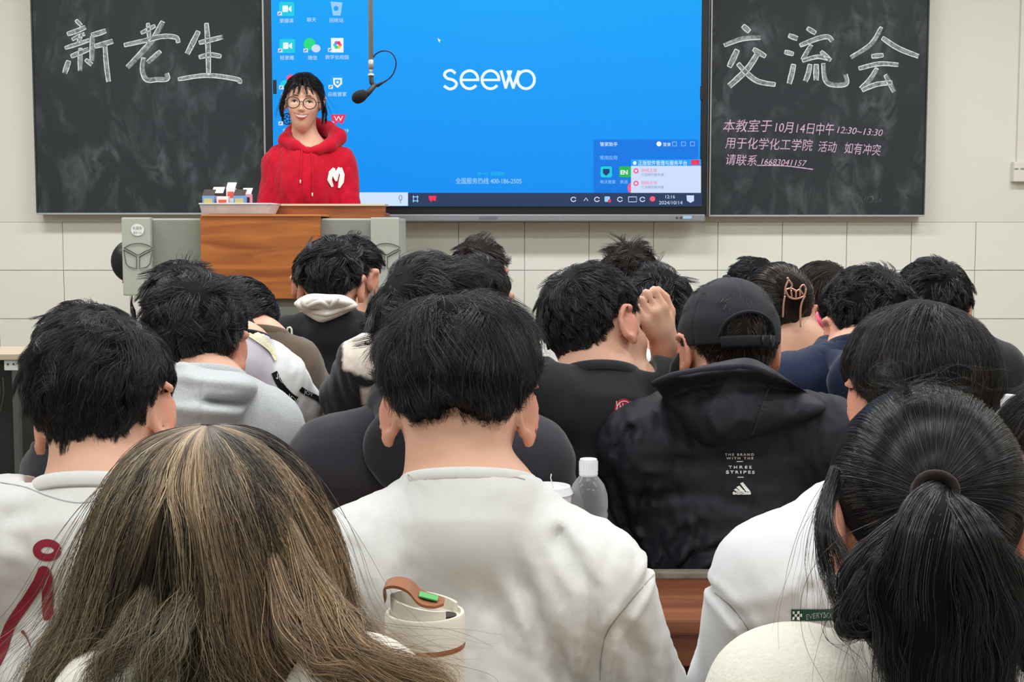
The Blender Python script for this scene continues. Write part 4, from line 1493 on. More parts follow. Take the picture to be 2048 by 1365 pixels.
M_greygreen = cloth('grey_green_cloth', (110, 118, 114))
M_two = cloth('panelled_cloth', (200, 200, 200), vcol='col', bump=0.12, bscale=500)

def generic_hood(pr, m, hg=0.009, size=1.0, name='hood', up=0.0):
    c7 = pr['c7']; 
    pts = []
    for k in range(13):
        a = math.radians(-150 + k * 25 - 90 + 90)
        pts.append(c7 + np.array((0.082 * math.sin(a), 0.02 - 0.07 * math.cos(a), 0.008 + up - 0.018 * math.cos(a) - 0.02)) )
    def f(p):
        t = None
        for k in range(len(pts) - 1):
            q = s_cone(p, pts[k], pts[k + 1], 0.023 * size, 0.023 * size)
            t = q if t is None else smin(t, q, 0.01)
        t = smin(t, s_ell(p, c7 + np.array((0, -0.075, -0.055)), (0.095 * size, 0.040, 0.075 * size)), 0.03)
        t = smax(t, -s_ell(p, c7 + np.array((0, -0.045, 0.045)), (0.058, 0.036, 0.06)), 0.012)
        return t + 0.003 * wav(p, 5, 45)
    lo = c7 - 0.17; hi = c7 + 0.14
    return sdf_mesh(name, f, lo, hi, hg, m, pr['root'])

# --- far rows first
print('people')
FAR = dict(h=0.011, hg=0.013, hands=True)
person(640, 487, 4.55, 'person in the first row, head half hidden to the left behind the white hood wearer', pitch=8, hair=hs(seed=1, n=2000, thick=(0.014, 0.012, 0.004)), garment=M_black, top_name='jacket', seed=11, **FAR)
person(706, 468, 4.25, 'dark haired person facing right, just right of and beyond the white hood wearer', pitch=8, yaw=28, hair=hs(n=2600, lift=0.3), garment=M_blackv, top_name='jacket', seed=12, **FAR)
q = person(663, 474, 3.75, 'person in black top with an open white hood, in front of the lectern', pitch=16, yaw=2, hair=hs(n=5000, thick=(0.018, 0.015, 0.004), messy=0.8, lift=0.2, len=(0.008, 0.02, 0.05, 0.06)), garment=M_black, top_name='sweater', seed=13, thick_top=0.018,
           sw=0.135, drop=0.07, h=0.009, hg=0.011, puff=0.012, c7=P(662, 634, 3.68))
def white_hood(pr):
    bv = bvh_of(pr['top'])
    hd = panel_px('hood', [(588, 606), (600, 596), (622, 588), (655, 589), (690, 592), (716, 612), (690, 628), (660, 641), (640, 645), (615, 632), (596, 618)], (648, 616), bv, 0.035, M_offw, pr['root'], pr['c7'][1] - 0.075, crease=0.004, seed=4, cf=60)
    bh = BVHTree.FromPolygons([tuple(v.co) for v in hd.data.vertices], [tuple(p.vertices) for p in hd.data.polygons])
    rim = MB()
    pts = [(592, 607), (612, 618), (635, 626), (655, 628), (680, 620), (712, 611)]
    ps = [cast(bh, u, v, pr['c7'][1] - 0.1)[0] for (u, v) in spl(pts, 6)]
    rim.tube(ps, 0.007, 8)
    rim.build('hood_hem', M_offw, hd, True)
    r2 = MB()
    ps = [cast(bh, u, v, pr['c7'][1] - 0.1)[0] for (u, v) in spl([(606, 600), (612, 612), (640, 604), (660, 612), (676, 596)], 6)]
    r2.tube(ps, 0.006, 8); r2.build('hood_fold', M_offw, hd, True)
white_hood(q)
# spectacle arms
def glasses_arms(pr, m):
    tw = pr['tw']
    for sg in (-1, 1):
        MB().tube([tw((sg * 0.078, 0.09, 0.012)), tw((sg * 0.082, 0.02, 0.012)), tw((sg * 0.083, -0.008, 0.004)), tw((sg * 0.082, -0.018, -0.012))], 0.0018, 6).build('spectacle_arm', m, pr['root'], True)
M_frame = mat('dark_frame', (0.01, 0.01, 0.012, 1), 0.3)
glasses_arms(q, M_frame)

person(957, 470, 4.45, 'short haired person in the first row, below the middle of the screen', pitch=10, hair=hs(n=2600, col=BROWN, cname='brown', lift=0.5, messy=0.6, thick=(0.012, 0.010, 0.003)), garment=M_black, top_name='jacket', seed=14, **FAR)
person(955, 507, 3.72, 'person in speckled olive jacket seen past the spiky head', pitch=10, hair=hs(n=3000), garment=M_camo, top_name='jacket', seed=15, sw=0.15, drop=0.05, **FAR)
person(1259, 478, 4.35, 'spiky brown haired person in the first row, under the lower middle of the screen', pitch=8, hair=hs(n=3000, col=BROWN, cname='brown', lift=0.6, messy=0.8, thick=(0.010, 0.010, 0.004), len=(0.01, 0.02, 0.035, 0.045)), garment=M_black, top_name='jacket', seed=16, **FAR)
person(1310, 527, 3.55, 'black haired person seen beyond the hand held to a face', pitch=14, yaw=-6, hair=hs(n=3600, thick=(0.016, 0.016, 0.006), lift=0.3, line='bowl'), garment=M_white, top_name='shirt', seed=17, sw=0.15, s=1.05, **FAR)
person(1505, 508, 4.55, 'person in the first row just beyond the black cap', pitch=8, hair=hs(n=2400, thick=(0.014, 0.012, 0.003)), garment=M_black, top_name='jacket', seed=18, **FAR)
def vcolr(V):
    c = np.repeat(np.array([srgb(232, 226, 216)[:3]]), len(V), 0)
    return c
v_ = person(1646, 516, 4.05, 'long haired person with pink collar, right of the hair claw', pitch=10, hair=hs(n=2600, line='long', thick=(0.016, 0.016, 0.012), col=BROWN, cname='brown', len=(0.04, 0.05, 0.06, 0.06), messy=0.2, grav=1.0), garment=M_offw, top_name='shirt', seed=19, sw=0.13, **FAR)
u0 = P(1640, 640, 4.0)
MB().tube(spl([P(1612, 634, 3.94), P(1640, 640, 3.9), P(1672, 640, 3.92)], 5), [0.01] + [0.022] * 8 + [0.012], 10).build('pink_scarf_collar', cloth('pink_cloth', (240, 110, 140)), v_['root'], True)

y = person(1863, 512, 3.40, 'person in black jacket with neatly cut hair, last on the right near the wall', pitch=8, hair=hs(n=4200, line='fade', thick=(0.018, 0.014, 0.002), lift=0.15, messy=0.3), garment=M_black, top_name='jacket', seed=20, sw=0.17, drop=0.105,
           c7=P(1863, 655, 3.33), **FAR)

# woman with the hair claw
H_U = hs(n=4200, line='up', thick=(0.016, 0.014, 0.008), tie=(0.35, -0.9, 0.25), k=9, cname='brown', col=BROWN, lift=0.02, messy=0.3, len=(0.04, 0.05, 0.06, 0.06), clump=0.5)
u = person(1556, 520, 3.35, 'woman with pinned-up hair, gold claw clip and bare neck', pitch=10, yaw=14, hair=H_U, garment=cloth('cream_top_cloth', (236, 230, 216)), top_name='top', seed=21, sw=0.125, drop=0.075, c7=P(1588, 672, 3.28), nup=-0.05,
           neck_r=0.105, ntilt=0.25, h=0.008, hg=0.010, puff=0.006, collar=False, cutg=lambda p, t: smax(t, p[:, 2] - P(1590, 742, 3.2)[2] - 0.05 * np.abs(p[:, 0] - P(1590, 742, 3.2)[0]), 0.004))
twist = [P(1565, 556, 3.215), P(1585, 575, 3.19), P(1590, 610, 3.20), P(1585, 640, 3.225)]
core_tube('hair_twist', u['root'], [(twist, [0.018, 0.030, 0.028, 0.012])], MATS['hair_base_brown'])
free_hair('hair_strands', u['root'], [(twist, [0.022, 0.033, 0.031, 0.014], 1.0)], 1400, 0.0005, hair_mat('hair_brown', BROWN), 5, wob=0.001)
M_gold = mat('rose_gold', srgb(206, 160, 140), 0.3, metal=0.7)
cl = bpy.data.objects
mb = MB()
def pxtube(mb, pts, d, r, n=5, seg=8):
    mb.tube([P(a[0], a[1], d if len(a) < 3 else a[2]) for a in spl(pts, n)], r, seg)
CD = 3.150
cw_ = thing('claw_clip', P(1588, 640, CD), 'rose gold wire claw clip holding up brown hair', 'hair clip')
for pts in ([(1570, 590), (1571, 575), (1577, 560), (1574, 556), (1580, 565)], [(1571, 580), (1578, 594), (1592, 598), (1608, 592), (1612, 578)],
            [(1570, 592), (1567, 610), (1566, 635)], [(1610, 592), (1604, 605), (1601, 622), (1601, 655)], [(1612, 578), (1607, 570), (1600, 578), (1606, 590)],
            [(1582, 580), (1584, 596)], [(1592, 582), (1592, 597)], [(1600, 580), (1600, 594)], [(1571, 580), (1582, 577), (1592, 582), (1600, 579)], [(1577, 560), (1584, 570), (1580, 580)]):
    b = MB(); pxtube(b, pts, CD, 0.0022); b.build('wire', M_gold, cw_, True)

# left cluster
person(366, 514, 3.25, 'short black haired person half hidden beyond the grey hoodie wearer', pitch=14, hair=hs(n=4200, thick=(0.014, 0.012, 0.004), lift=0.35, messy=0.5), garment=M_black, top_name='sweater', seed=22, sw=0.12, **FAR)
pp_ = person(480, 545, 3.15, 'person in olive brown sweater and spectacles with slicked black hair', pitch=16, yaw=32, hair=hs(n=5000, thick=(0.012, 0.012, 0.006), lift=0.02, messy=0.12, len=(0.02, 0.03, 0.05, 0.05), comb=(0, -0.2, 0), whorl=(0.0, 0.9, 0.7)), garment=M_olive, top_name='sweater', seed=23,
             sw=0.14, drop=0.08, c7=P(512, 680, 3.08), h=0.008, hg=0.010, sh=(P(400, 745, 3.08), P(585, 730, 3.12)), elbows=(P(380, 800, 3.2), P(640, 810, 3.25)), wrists=(P(420, 800, 3.4), P(600, 810, 3.42)), puff=0.014, sleeve_r=0.055)
glasses_arms(pp_, M_frame)

def c_n(V):
    u_, v_ = pix(V)
    c = np.repeat(np.array([srgb(200, 196, 206)[:3]]), len(V), 0)
    w = np.array(srgb(226, 230, 228)[:3])
    k = np.clip(((u_ - 548) + (v_ - 730) * 0.0) / 4, 0, 1)[:, None]
    return c * (1 - k) + w * k
n_ = person(430, 585, 2.92, 'person in lavender and white track jacket with lettered black tape on the sleeve', pitch=16, hair=hs(n=2000), garment=M_two, gcolor=c_n, top_name='track_jacket', seed=24,
            c7=P(470, 690, 2.86), sh=(P(380, 760, 2.88), P(548, 760, 2.90)), elbows=(P(360, 840, 2.95), P(612, 850, 3.02)), wrists=(P(420, 850, 3.15), P(560, 850, 3.2)), h=0.011, hg=0.008, sleeve_r=0.062, puff=0.014, folds=0.004, foldf=30)
bvn = bvh_of(n_['top'])
decal('collar_edge', [ribbon_px(spl([(498, 668), (520, 680), (540, 700), (550, 722)], 5), [14, 18, 12, 6])], bvn, cloth('pale_yellow_cloth', (226, 222, 190)), n_['root'], 0.004, 2.85)
M_tape = cloth('black_tape', (22, 22, 24), bump=0.0, sheen=0)
decal('sleeve_tape', [ribbon_px(spl([(548, 745), (560, 770), (578, 790), (592, 800)], 5), 13)], bvn, M_tape, n_['root'], 0.0015, 2.9)
decal('sleeve_tape', [ribbon_px(spl([(600, 778), (612, 786), (628, 794), (642, 802)], 5), 10)], bvn, M_tape, n_['root'], 0.0015, 2.95)
decal('tape_lettering', [text_decal('JOY', 552, 754, 13, slope=1.1), text_decal('JOY', 575, 795, 13, slope=0.7), text_decal('JOY', 606, 786, 10, slope=0.5)], bvn, M_white, n_['root'], 0.003, 2.9)

def c_k(V):
    u_, v_ = pix(V)
    b = np.array(srgb(24, 25, 28)[:3]); w = np.array(srgb(222, 212, 198)[:3])
    k = np.clip((745 - v_ + (u_ - 700) * 0.35) / 4, 0, 1) * np.clip((u_ - 684) / 3, 0, 1)
    k = np.maximum(k, np.clip((u_ - 722) / 3, 0, 1) * np.clip((v_ - 775) / 3, 0, 1) * np.clip((812 - v_) / 3, 0, 1))[:, None]
    return b * (1 - k) + w * k
k_ = person(880, 560, 2.98, 'person in black jacket with cream shoulder, mostly hidden behind the spiky head', pitch=18, hair=hs(n=2000), garment=M_two, gcolor=c_k, top_name='jacket', seed=25,
            c7=P(860, 690, 2.9), sh=(P(738, 735, 2.88), P(985, 740, 2.9)), elbows=(P(700, 795, 2.92), P(1010, 830, 3.0)), wrists=(P(735, 830, 3.1), P(960, 830, 3.15)), h=0.011, hg=0.008, sleeve_r=0.06, folds=0.004, foldf=30)
m_ = person(1165, 575, 3.12, 'person in white shirt with a dark ponytail, almost hidden by the black tee wearer', pitch=14, hair=hs(n=2000, line='up'), garment=M_white, top_name='shirt', seed=26, sw=0.12, c7=P(1165, 690, 3.06), **FAR)
tail = [P(1120, 630, 2.97), P(1106, 655, 2.97), P(1102, 680, 2.97), P(1096, 700, 2.97)]
core_tube('ponytail', m_['root'], [(tail, [0.012, 0.016, 0.012, 0.002])], MATS['hair_base_black'])

# --- middle row
x_ = person(1735, 528, 2.75, 'person in navy hoodie with thick black hair, right of the hair claw', pitch=14, yaw=-8, hair=hs(n=7000, thick=(0.020, 0.017, 0.006), lift=0.12, messy=0.7, len=(0.012, 0.02, 0.03, 0.04), clumps=420, r=0.0005), garment=M_navy, top_name='hoodie', seed=27, thick_top=0.018,
            c7=P(1735, 700, 2.66), sw=0.15, drop=0.08, h=0.008, hg=0.010)
generic_hood(x_, M_navy)
hh = person(397, 545, 2.50, 'person in heather grey hoodie with tousled black hair', pitch=8, yaw=6, hair=hs(n=12000, nape=-0.14, thick=(0.018, 0.012, 0.013), lift=0.22, messy=0.7, jit=0.2, len=(0.012, 0.025, 0.045, 0.06), clumps=380, r=0.0004, k=9), garment=M_grey, top_name='hoodie', seed=28, thick_top=0.02,
            c7=P(405, 765, 2.40), sh=(P(285, 860, 2.42), P(525, 860, 2.44)), elbows=(P(250, 1000, 2.5), P(560, 960, 2.55)), wrists=(P(330, 950, 2.7), P(480, 950, 2.7)), h=0.008, hg=0.008, sleeve_r=0.065, folds=0.0015, foldf=26, ear_y=701)
bvh_ = bvh_of(hh['top'])
def fold_h(u_, v_):
    return 0.016 * np.exp(-((v_ - 758 - 0.10 * (u_ - 400)) / 14) ** 2) - 0.034 * np.exp(-((v_ - 800 - 0.10 * (u_ - 400)) / 8) ** 2) * np.clip((u_ - 395) / 30, 0, 1) + 0.012 * np.exp(-((v_ - 822 - 0.10 * (u_ - 400)) / 12) ** 2) - 0.004 * np.exp(-((u_ - 402) / 2.5) ** 2)
hd = panel_px('hood', [(300, 742), (345, 730), (368, 724), (415, 738), (470, 744), (500, 755), (516, 775), (505, 800), (470, 850), (440, 872), (380, 880), (310, 860), (280, 800)], (400, 800), bvh_, 0.058, M_grey, hh['root'], 2.33, prof=0.38, crease=0.003, seed=6, fold=fold_h, cf=26)
# dark violet hoodie wearer behind the centre person
jj = person(855, 512, 2.30, 'person in dark grey hooded top with windswept hair, just beyond the centre white tee', pitch=12, hair=hs(n=11000, line='bowl', thick=(0.024, 0.018, 0.006), lift=0.28, messy=0.5, comb=(0.35, 0, 0), len=(0.02, 0.035, 0.06, 0.08), clumps=300, r=0.0004, k=9, whorl=(-0.35, -0.6, 0.7)), garment=M_blackv, top_name='hoodie', seed=29, thick_top=0.022,
            c7=P(863, 815, 2.22), sh=(P(668, 925, 2.20), P(1055, 925, 2.20)), elbows=(P(650, 1030, 2.32), P(1085, 1030, 2.32)), wrists=(P(760, 1000, 2.5), P(960, 1000, 2.5)), h=0.009, hg=0.009, sleeve_r=0.068, folds=0.002)
generic_hood(jj, M_black, size=1.1, up=0.02)

# black tee, hand to the face
Wr = P(1322, 700, 2.52)
def tee_hand(p, b): return b
ii = person(1196, 533, 2.45, 'person in black tee with red round badge, one hand held to the brow', pitch=22, yaw=38, roll=-24, s=0.95, ear_y=672, hair=hs(n=10000, thick=(0.016, 0.013, 0.005), lift=0.12, messy=0.35, len=(0.015, 0.025, 0.035, 0.045), clumps=380, r=0.0004, comb=(0.3, 0, 0), k=8), garment=M_tee, top_name='tee_shirt', seed=30,
            c7=P(1200, 752, 2.38), sh=(P(1100, 800, 2.36), P(1320, 790, 2.45)), elbows=(P(1075, 905, 2.45), P(1345, 860, 2.58)), wrists=(P(1150, 900, 2.6), P(1333, 700, 2.54)), hands=False, face=True, h=0.0065, hg=0.007, sleeve_r=0.062, folds=0.002, foldf=20,
            body_extra=lambda p, b: np.minimum(b, smin(hand_sdf(p, P(1330, 690, 2.53), nrm(P(1306, 622, 2.50) - P(1330, 690, 2.53)), (0.5, -1.0, 0.15), 0.86, 1.75, -1), s_cone(p, P(1345, 850, 2.58), P(1330, 694, 2.53), 0.036, 0.026), 0.02)),
            cutg=lambda p, t: smax(t, -s_ell(p, P(1333, 690, 2.53), (0.07, 0.1, 0.085)), 0.004), neck_w=0.058, ntilt=0.45, nup=0.0)
bvi = bvh_of(ii['top'])
M_badge = cloth('badge_red', (176, 34, 56), bump=0.05)
M_badgel = cloth('badge_line', (226, 190, 196), bump=0.0)
cc = []
for k in range(20):
    cc.append((1247 + 19 * math.cos(k * 0.31416), 821 + 23 * math.sin(k * 0.31416)))
decal('round_badge', [([(1247, 821)] + cc, [(0, k + 1, (k + 1) % 20 + 1) for k in range(20)])], bvi, M_badge, ii['root'], 0.0012, 2.4)
decal('badge_lines', [ribbon_px([(1232 + 6 * i + j, 803 + 2 * i + 10 * j) for j in range(0, 2)] , 1.6) for i in range(4)] + [ribbon_px([(1247 + 15 * math.cos(a / 3), 821 + 18 * math.sin(a / 3)) for a in range(20)], 1.8), text_decal('UNION', 1234, 822, 9, width=26, slope=-0.5), ribbon_px([(1236, 838), (1258, 826)], 2)], bvi, M_badgel, ii['root'], 0.0024, 2.4)
glasses_arms(ii, M_frame) if False else None

# cap wearer
gg = person(1455, 562, 2.40, 'person in black cap and black nylon jacket with white lettering on the back', pitch=10, yaw=-10, hair=dict(line='fade', thick=(0.004, 0.007, 0.005), n=4500, k=6, len=(0.014, 0.022, 0.03, 0.03), clumps=300, messy=0.3, jit=0.15, lift=0.15, grav=0.6, r=0.0004, col=(0.014, 0.010, 0.008, 1), cname='darkbrown', clump=0.5, nape=-0.06),
            ear_y=706, garment=M_nylon, top_name='jacket', seed=31, c7=P(1462, 790, 2.31), sh=(P(1285, 892, 2.30), P(1650, 880, 2.30)), elbows=(P(1262, 1080, 2.38), P(1700, 1060, 2.38)), wrists=(P(1330, 1080, 2.62), P(1640, 1060, 2.62)),
            h=0.0065, hg=0.006, sleeve_r=0.064, folds=0.0030, foldf=46, neck_r=0.078, puff=0.022, chest=1.12, creases=[([(1262, 860), (1236, 900), (1232, 960), (1245, 1020), (1262, 1080), (1300, 1170)], 2.24, 0.007, 0.008), ([(1300, 960), (1290, 1010), (1280, 1060)], 2.24, 0.008, 0.005), ([(1350, 1140), (1390, 1105), (1440, 1086), (1540, 1082), (1620, 1080)], 2.24, 0.006, 0.006), ([(1370, 1060), (1340, 1110), (1320, 1150)], 2.24, 0.008, 0.007), ([(1400, 1050), (1380, 1110), (1360, 1165)], 2.24, 0.009, 0.007), ([(1480, 1120), (1430, 1135), (1400, 1165)], 2.24, 0.010, 0.008), ([(1290, 920), (1400, 925), (1520, 915)], 2.24, 0.010, 0.003), ([(1290, 1000), (1400, 985), (1500, 1010)], 2.24, 0.010, 0.003)])
tl, tw = gg['tl'], gg['tw']
M_cap = cloth('cap_cloth', (34, 36, 41), rough=0.7, bump=0.2, bscale=300, sheen=0.05)
def cap_f(p):
    q = tl(p)
    d_ = s_ell(q, (0, -0.012, 0.030), (0.0875, 0.107, 0.101))
    d_ = d_ + 0.0016 * wav(q * np.array((1, 1, 1.6), np.float32), 9, 38, 5)
    # seams of the six panels
    az = np.arctan2(q[:, 0], q[:, 1] + 0.012)
    sm = np.abs(((az + math.pi / 6) % (math.pi / 3)) - math.pi / 6) * np.sqrt(q[:, 0] ** 2 + (q[:, 1] + 0.012) ** 2)
    d_ = d_ + 0.0022 * np.exp(-(sm / 0.003) ** 2)
    d_ = np.maximum(d_, -(d_ + 0.010))
    edge = q[:, 2] - 0.012 - 0.16 * (q[:, 1] + 0.0) * 0.3
    d_ = smax(d_, -edge, 0.002)
    op = s_ell(q, (0.0, -0.12, 0.024), (0.044, 0.06, 0.034))
    d_ = smax(d_, -op, 0.003)
    return d_ * gg['s']
Hc = gg['Hc']
cap_ = thing('baseball_cap', tw((0, 0, 0.012)), 'plain black six panel cap with strap opening at the back', 'cap')
sdf_mesh('cap_crown', cap_f, Hc - 0.15, Hc + 0.17, 0.0030, M_cap, cap_)
MB().tube([tw((0.089 * math.sin(a), -0.012 - 0.109 * math.cos(a), 0.010 + 0.0 * a)) for a in np.linspace(-0.55, 0.55, 12)], 0.010, 10, True, (0.25, 1.0)).build('cap_strap', M_cap, cap_, True)
b = MB(); b.tube([tw((0.0475 * math.sin(a) , -0.121 + 0.018 * (1 - abs(math.cos(a))) , 0.022 + 0.037 * math.cos(a))) for a in np.linspace(-1.6, 1.6, 18)], 0.0028, 8).build('opening_hem', M_cap, cap_, True)
b = MB()
for sg in (0.020, 0.034):
    a0 = tw((sg, -0.122, 0.010))
    b = MB(); b.tube([tw((sg, -0.1235, 0.001)), tw((sg, -0.1235, 0.019))], 0.0022, 6); b.build('strap_loop', mat('black_plastic', (0.01, 0.01, 0.01, 1), 0.4), cap_, True)
b = MB(); b.lathe([(0.0, 0.006), (0.006, 0.004), (0.008, 0.0), (0.007, -0.003)], tw((0, -0.012, 0.131)), 16); b.build('cap_button', M_cap, cap_, True)
# visor at the front
b = MB(); vs = []; N_ = 15
for k, a in enumerate(np.linspace(-1.15, 1.15, N_)):
    for rr_ in (0.0, 1.0):
        for t_ in (0, 0.003):
            x = (0.085 + 0.0 * rr_) * math.sin(a); y0 = -0.012 + 0.105 * math.cos(a)
            yy = y0 + rr_ * 0.072 * math.cos(a) ** 0.7
            vs.append(tw((x, yy, 0.014 + t_ - 0.022 * rr_ + 0.018 * (math.cos(a) - 1))))
fs = []
for k in range(N_ - 1):
    a = k * 4; c2 = a + 4
    fs += [(a, a + 2, c2 + 2, c2), (a + 1, c2 + 1, c2 + 3, a + 3), (a + 2, a + 3, c2 + 3, c2 + 2), (a, c2, c2 + 1, a + 1)]
fs += [(0, 1, 3, 2), ((N_ - 1) * 4, (N_ - 1) * 4 + 2, (N_ - 1) * 4 + 3, (N_ - 1) * 4 + 1)]
b.add(vs, fs); b.build('visor', M_cap, cap_, True)
# hair showing through the opening
bvg = bvh_of(gg['top'])
def fold_g(u_, v_):
    r_ = 0.010 * np.exp(-((v_ - 745 + 0.05 * (u_ - 1450)) / 9) ** 2)
    r_ = r_ - 0.004 * np.exp(-((u_ - 1540 + 0.36 * (v_ - 765)) / 3.0) ** 2) * np.clip((v_ - 765) / 10, 0, 1)
    return r_
hd = panel_px('hood', [(1306, 768), (1330, 752), (1380, 738), (1430, 726), (1495, 716), (1540, 735), (1590, 770), (1652, 812), (1620, 838), (1560, 860), (1490, 882), (1425, 895), (1390, 880), (1340, 815), (1318, 785)], (1462, 800), bvg, 0.055, M_nylon, gg['root'], 2.22, prof=0.36, rings=24, seg=120, crease=0.0075, seed=8, fold=fold_g, cf=52)
bhd = BVHTree.FromPolygons([tuple(v.co) for v in hd.data.vertices], [tuple(p.vertices) for p in hd.data.polygons])
MB().tube([cast(bhd, a, b_, 2.2)[0] for a, b_ in spl([(1308, 768), (1345, 752), (1400, 742), (1450, 736), (1500, 735), (1545, 752)], 6)], 0.006, 8).build('hood_hem', M_nylon, hd, True)
MB().tube([cast(bhd, a, b_, 2.2)[0] for a, b_ in spl([(1541, 766), (1528, 800), (1516, 835), (1505, 868)], 6)], 0.0016, 6).build('hood_seam', M_black, hd, True)
# mask behind the ear, black earphone wire
MB().tube([gg['tw'](a) for a in ((-0.084, 0.0, 0.0), (-0.092, 0.01, -0.02), (-0.094, 0.015, -0.05), (-0.085, 0.03, -0.07))], [0.006, 0.010, 0.012, 0.009], 8).build('mask_loop', M_black, gg['root'], True)
M_prnt = mat('white_print', srgb(236, 238, 232), 0.6)
dec = []
dec += [text_decal('THE BRAND', 1450, 911, 6.5, width=57, bold=0.02, spacing=1.5), text_decal('WITH THE', 1453, 918.5, 6.5, width=53, bold=0.02, spacing=1.5),
        text_decal('THREE', 1457, 938, 8, width=46, bold=0.03, spacing=1.7), text_decal('STRIPES', 1452, 948, 8, width=57, bold=0.03, spacing=1.5)]
dec += [ribbon_px([(1473, 923.5), (1486, 923.5)], 1.6), ribbon_px([(1475, 955), (1487, 955)], 1.6)]
# three slanted bars over the word
for (x0, x1, yt) in ((1467, 1475, 980), (1473, 1484, 975), (1480, 1494, 968)):
    dec.append(([(x0, yt), (x0 + 5.6, yt - 2.6), (x1 + 6, 983.5), (x1 - 1.5, 983.5)], [(0, 1, 2, 3)]))
dec += [text_decal('adidas', 1465, 989, 10, width=36, bold=0.05)]
for k, dd_ in enumerate(dec):
    decal('back_lettering', [dd_], bvg, M_prnt, gg['root'], 0.0016, 2.25)

# person behind on the far left
person(172, 600, 2.45, 'dark haired person just beyond the left white tee wearer, only the crown showing', pitch=16, hair=hs(n=6000, thick=(0.018, 0.014, 0.004), lift=0.3, messy=0.5, r=0.0005), garment=M_black, top_name='sweater', seed=32, thick_top=0.018, sh=(P(215, 1010, 2.38), P(350, 960, 2.38)), elbows=(P(250, 1200, 2.4), P(390, 1200, 2.4)), h=0.011, hg=0.013)

# --- near row
H_C = dict(line='bowl', lim=-0.02, ragged=0.10, hl=(.55, .50, .30, .26, .52, .55, .10, -.50, -.56, -.38), thick=(0.022, 0.024, 0.004), n=20000, k=10, len=(0.012, 0.024, 0.060, 0.075), clumps=520, messy=0.34, jit=0.22, lift=0.16, grav=0.8, over=0.75, r=0.00024, whorl=(-0.12, -0.30, 0.9), clump=0.55, nape=0.0,
           tel=(-0.75, -0.45, -0.25, -0.05, 0.5, 1.3), tv=(0.003, 0.006, 0.012, 0.024, 0.026, 0.022), rough=0.28)
def seam_attr(pr_sh):
    pass
def warp_c(p, t):
    # broad diagonal pulls across the lower back
    return t
cc_ = person(918, 575, 1.68, 'person in plain white tee in the middle of the near row, head bowed', pitch=24, s=1.04, hair=H_C, ear_y=826, h=0.0055, hg=0.0055, garment=M_white, top_name='tee_shirt', seed=3,
             c7=P(936, 985, 1.60), sh=(P(735, 1150, 1.60), P(1166, 1180, 1.60)), elbows=(P(670, 1380, 1.66), P(1250, 1400, 1.66)), wrists=(P(800, 1400, 1.9), P(1130, 1400, 1.9)), sleeve_r=0.074, neck_w=0.074, neck_r=0.079, nup=0.012, folds=0.0018, foldf=34, creases=[([(1010, 1110), (1060, 1200), (1114, 1313), (1150, 1400)], 1.52, 0.010, 0.007), ([(1120, 1090), (1182, 1180), (1192, 1290), (1177, 1400)], 1.52, 0.009, 0.008), ([(960, 1140), (1000, 1240), (1040, 1400)], 1.52, 0.012, 0.004), ([(700, 1110), (720, 1200), (700, 1300)], 1.52, 0.010, 0.004), ([(1312, 1148), (1262, 1200), (1215, 1262), (1202, 1310), (1200, 1400)], 1.55, 0.006, 0.006), ([(1240, 1250), (1290, 1330), (1300, 1400)], 1.55, 0.010, 0.005), ([(760, 985), (860, 1010), (960, 1008)], 1.52, 0.012, 0.002), ([(820, 1150), (850, 1260), (860, 1400)], 1.52, 0.012, 0.003)], puff=0.020, flare=48, ear_size=1.15, chest=1.02, thk=0.005)

H_D = dict(line='short', thick=(0.020, 0.017, 0.006), n=18000, k=10, len=(0.02, 0.035, 0.060, 0.070), clumps=380, messy=0.45, jit=0.12, lift=0.10, grav=0.45, over=0.35, r=0.00024, whorl=(0.25, -0.2, 0.95), clump=0.72, wave=0.35, nape=-0.02, rough=0.3)
dd = person(208, 628, 1.78, 'person in white tee with dark red figure print, far left', pitch=18, roll=-5, hair=H_D, ear_y=838, h=0.006, hg=0.006, garment=M_white, top_name='tee_shirt', seed=33,
            c7=P(205, 985, 1.70), sh=(P(10, 1085, 1.70), P(405, 1085, 1.70)), elbows=(P(-40, 1350, 1.78), P(450, 1350, 1.78)), wrists=(P(60, 1350, 2.0), P(340, 1350, 2.0)), sleeve_r=0.075, neck_w=0.072, neck_r=0.088, nup=0.0, ntilt=0.42, folds=0.0025, foldf=30, puff=0.018, flare=44, ear_size=1.12, creases=[([(0, 1045), (60, 1035), (140, 1050), (200, 1040)], 1.62, 0.010, 0.006), ([(0, 1075), (50, 1090), (110, 1085)], 1.62, 0.009, 0.005), ([(100, 1010), (200, 1020), (300, 1010)], 1.62, 0.008, 0.003)])
bvd = bvh_of(dd['top'])
M_maroon = cloth('maroon_print', (146, 44, 62), bump=0.0, sheen=0)
ringp = []
for k in range(25):
    a = k * 2 * math.pi / 24
    ringp.append((95.5 + 21 * math.cos(a), 1101 + 14.5 * math.sin(a)))
decal('printed_ring', [ribbon_px(ringp, 15)], bvd, M_maroon, dd['root'], 0.0012, 1.66)
decal('printed_stroke', [ribbon_px(spl([(92, 1133), (82, 1158), (58, 1196), (22, 1250), (5, 1300), (-10, 1330)], 5), [8, 18, 24, 24, 24, 24, 22, 22, 22, 22, 22, 22, 22, 22, 22, 22, 22, 22, 22, 22, 22, 22, 22, 22, 22, 22])], bvd, M_maroon, dd['root'], 0.0012, 1.66)
decal('printed_stroke', [ribbon_px(spl([(92, 1133), (96, 1170), (97, 1215), (100, 1240)], 5), [6, 14, 20, 22, 22, 22, 22, 22, 22, 22, 22, 22, 22, 22, 22, 22])], bvd, M_maroon, dd['root'], 0.0018, 1.66)
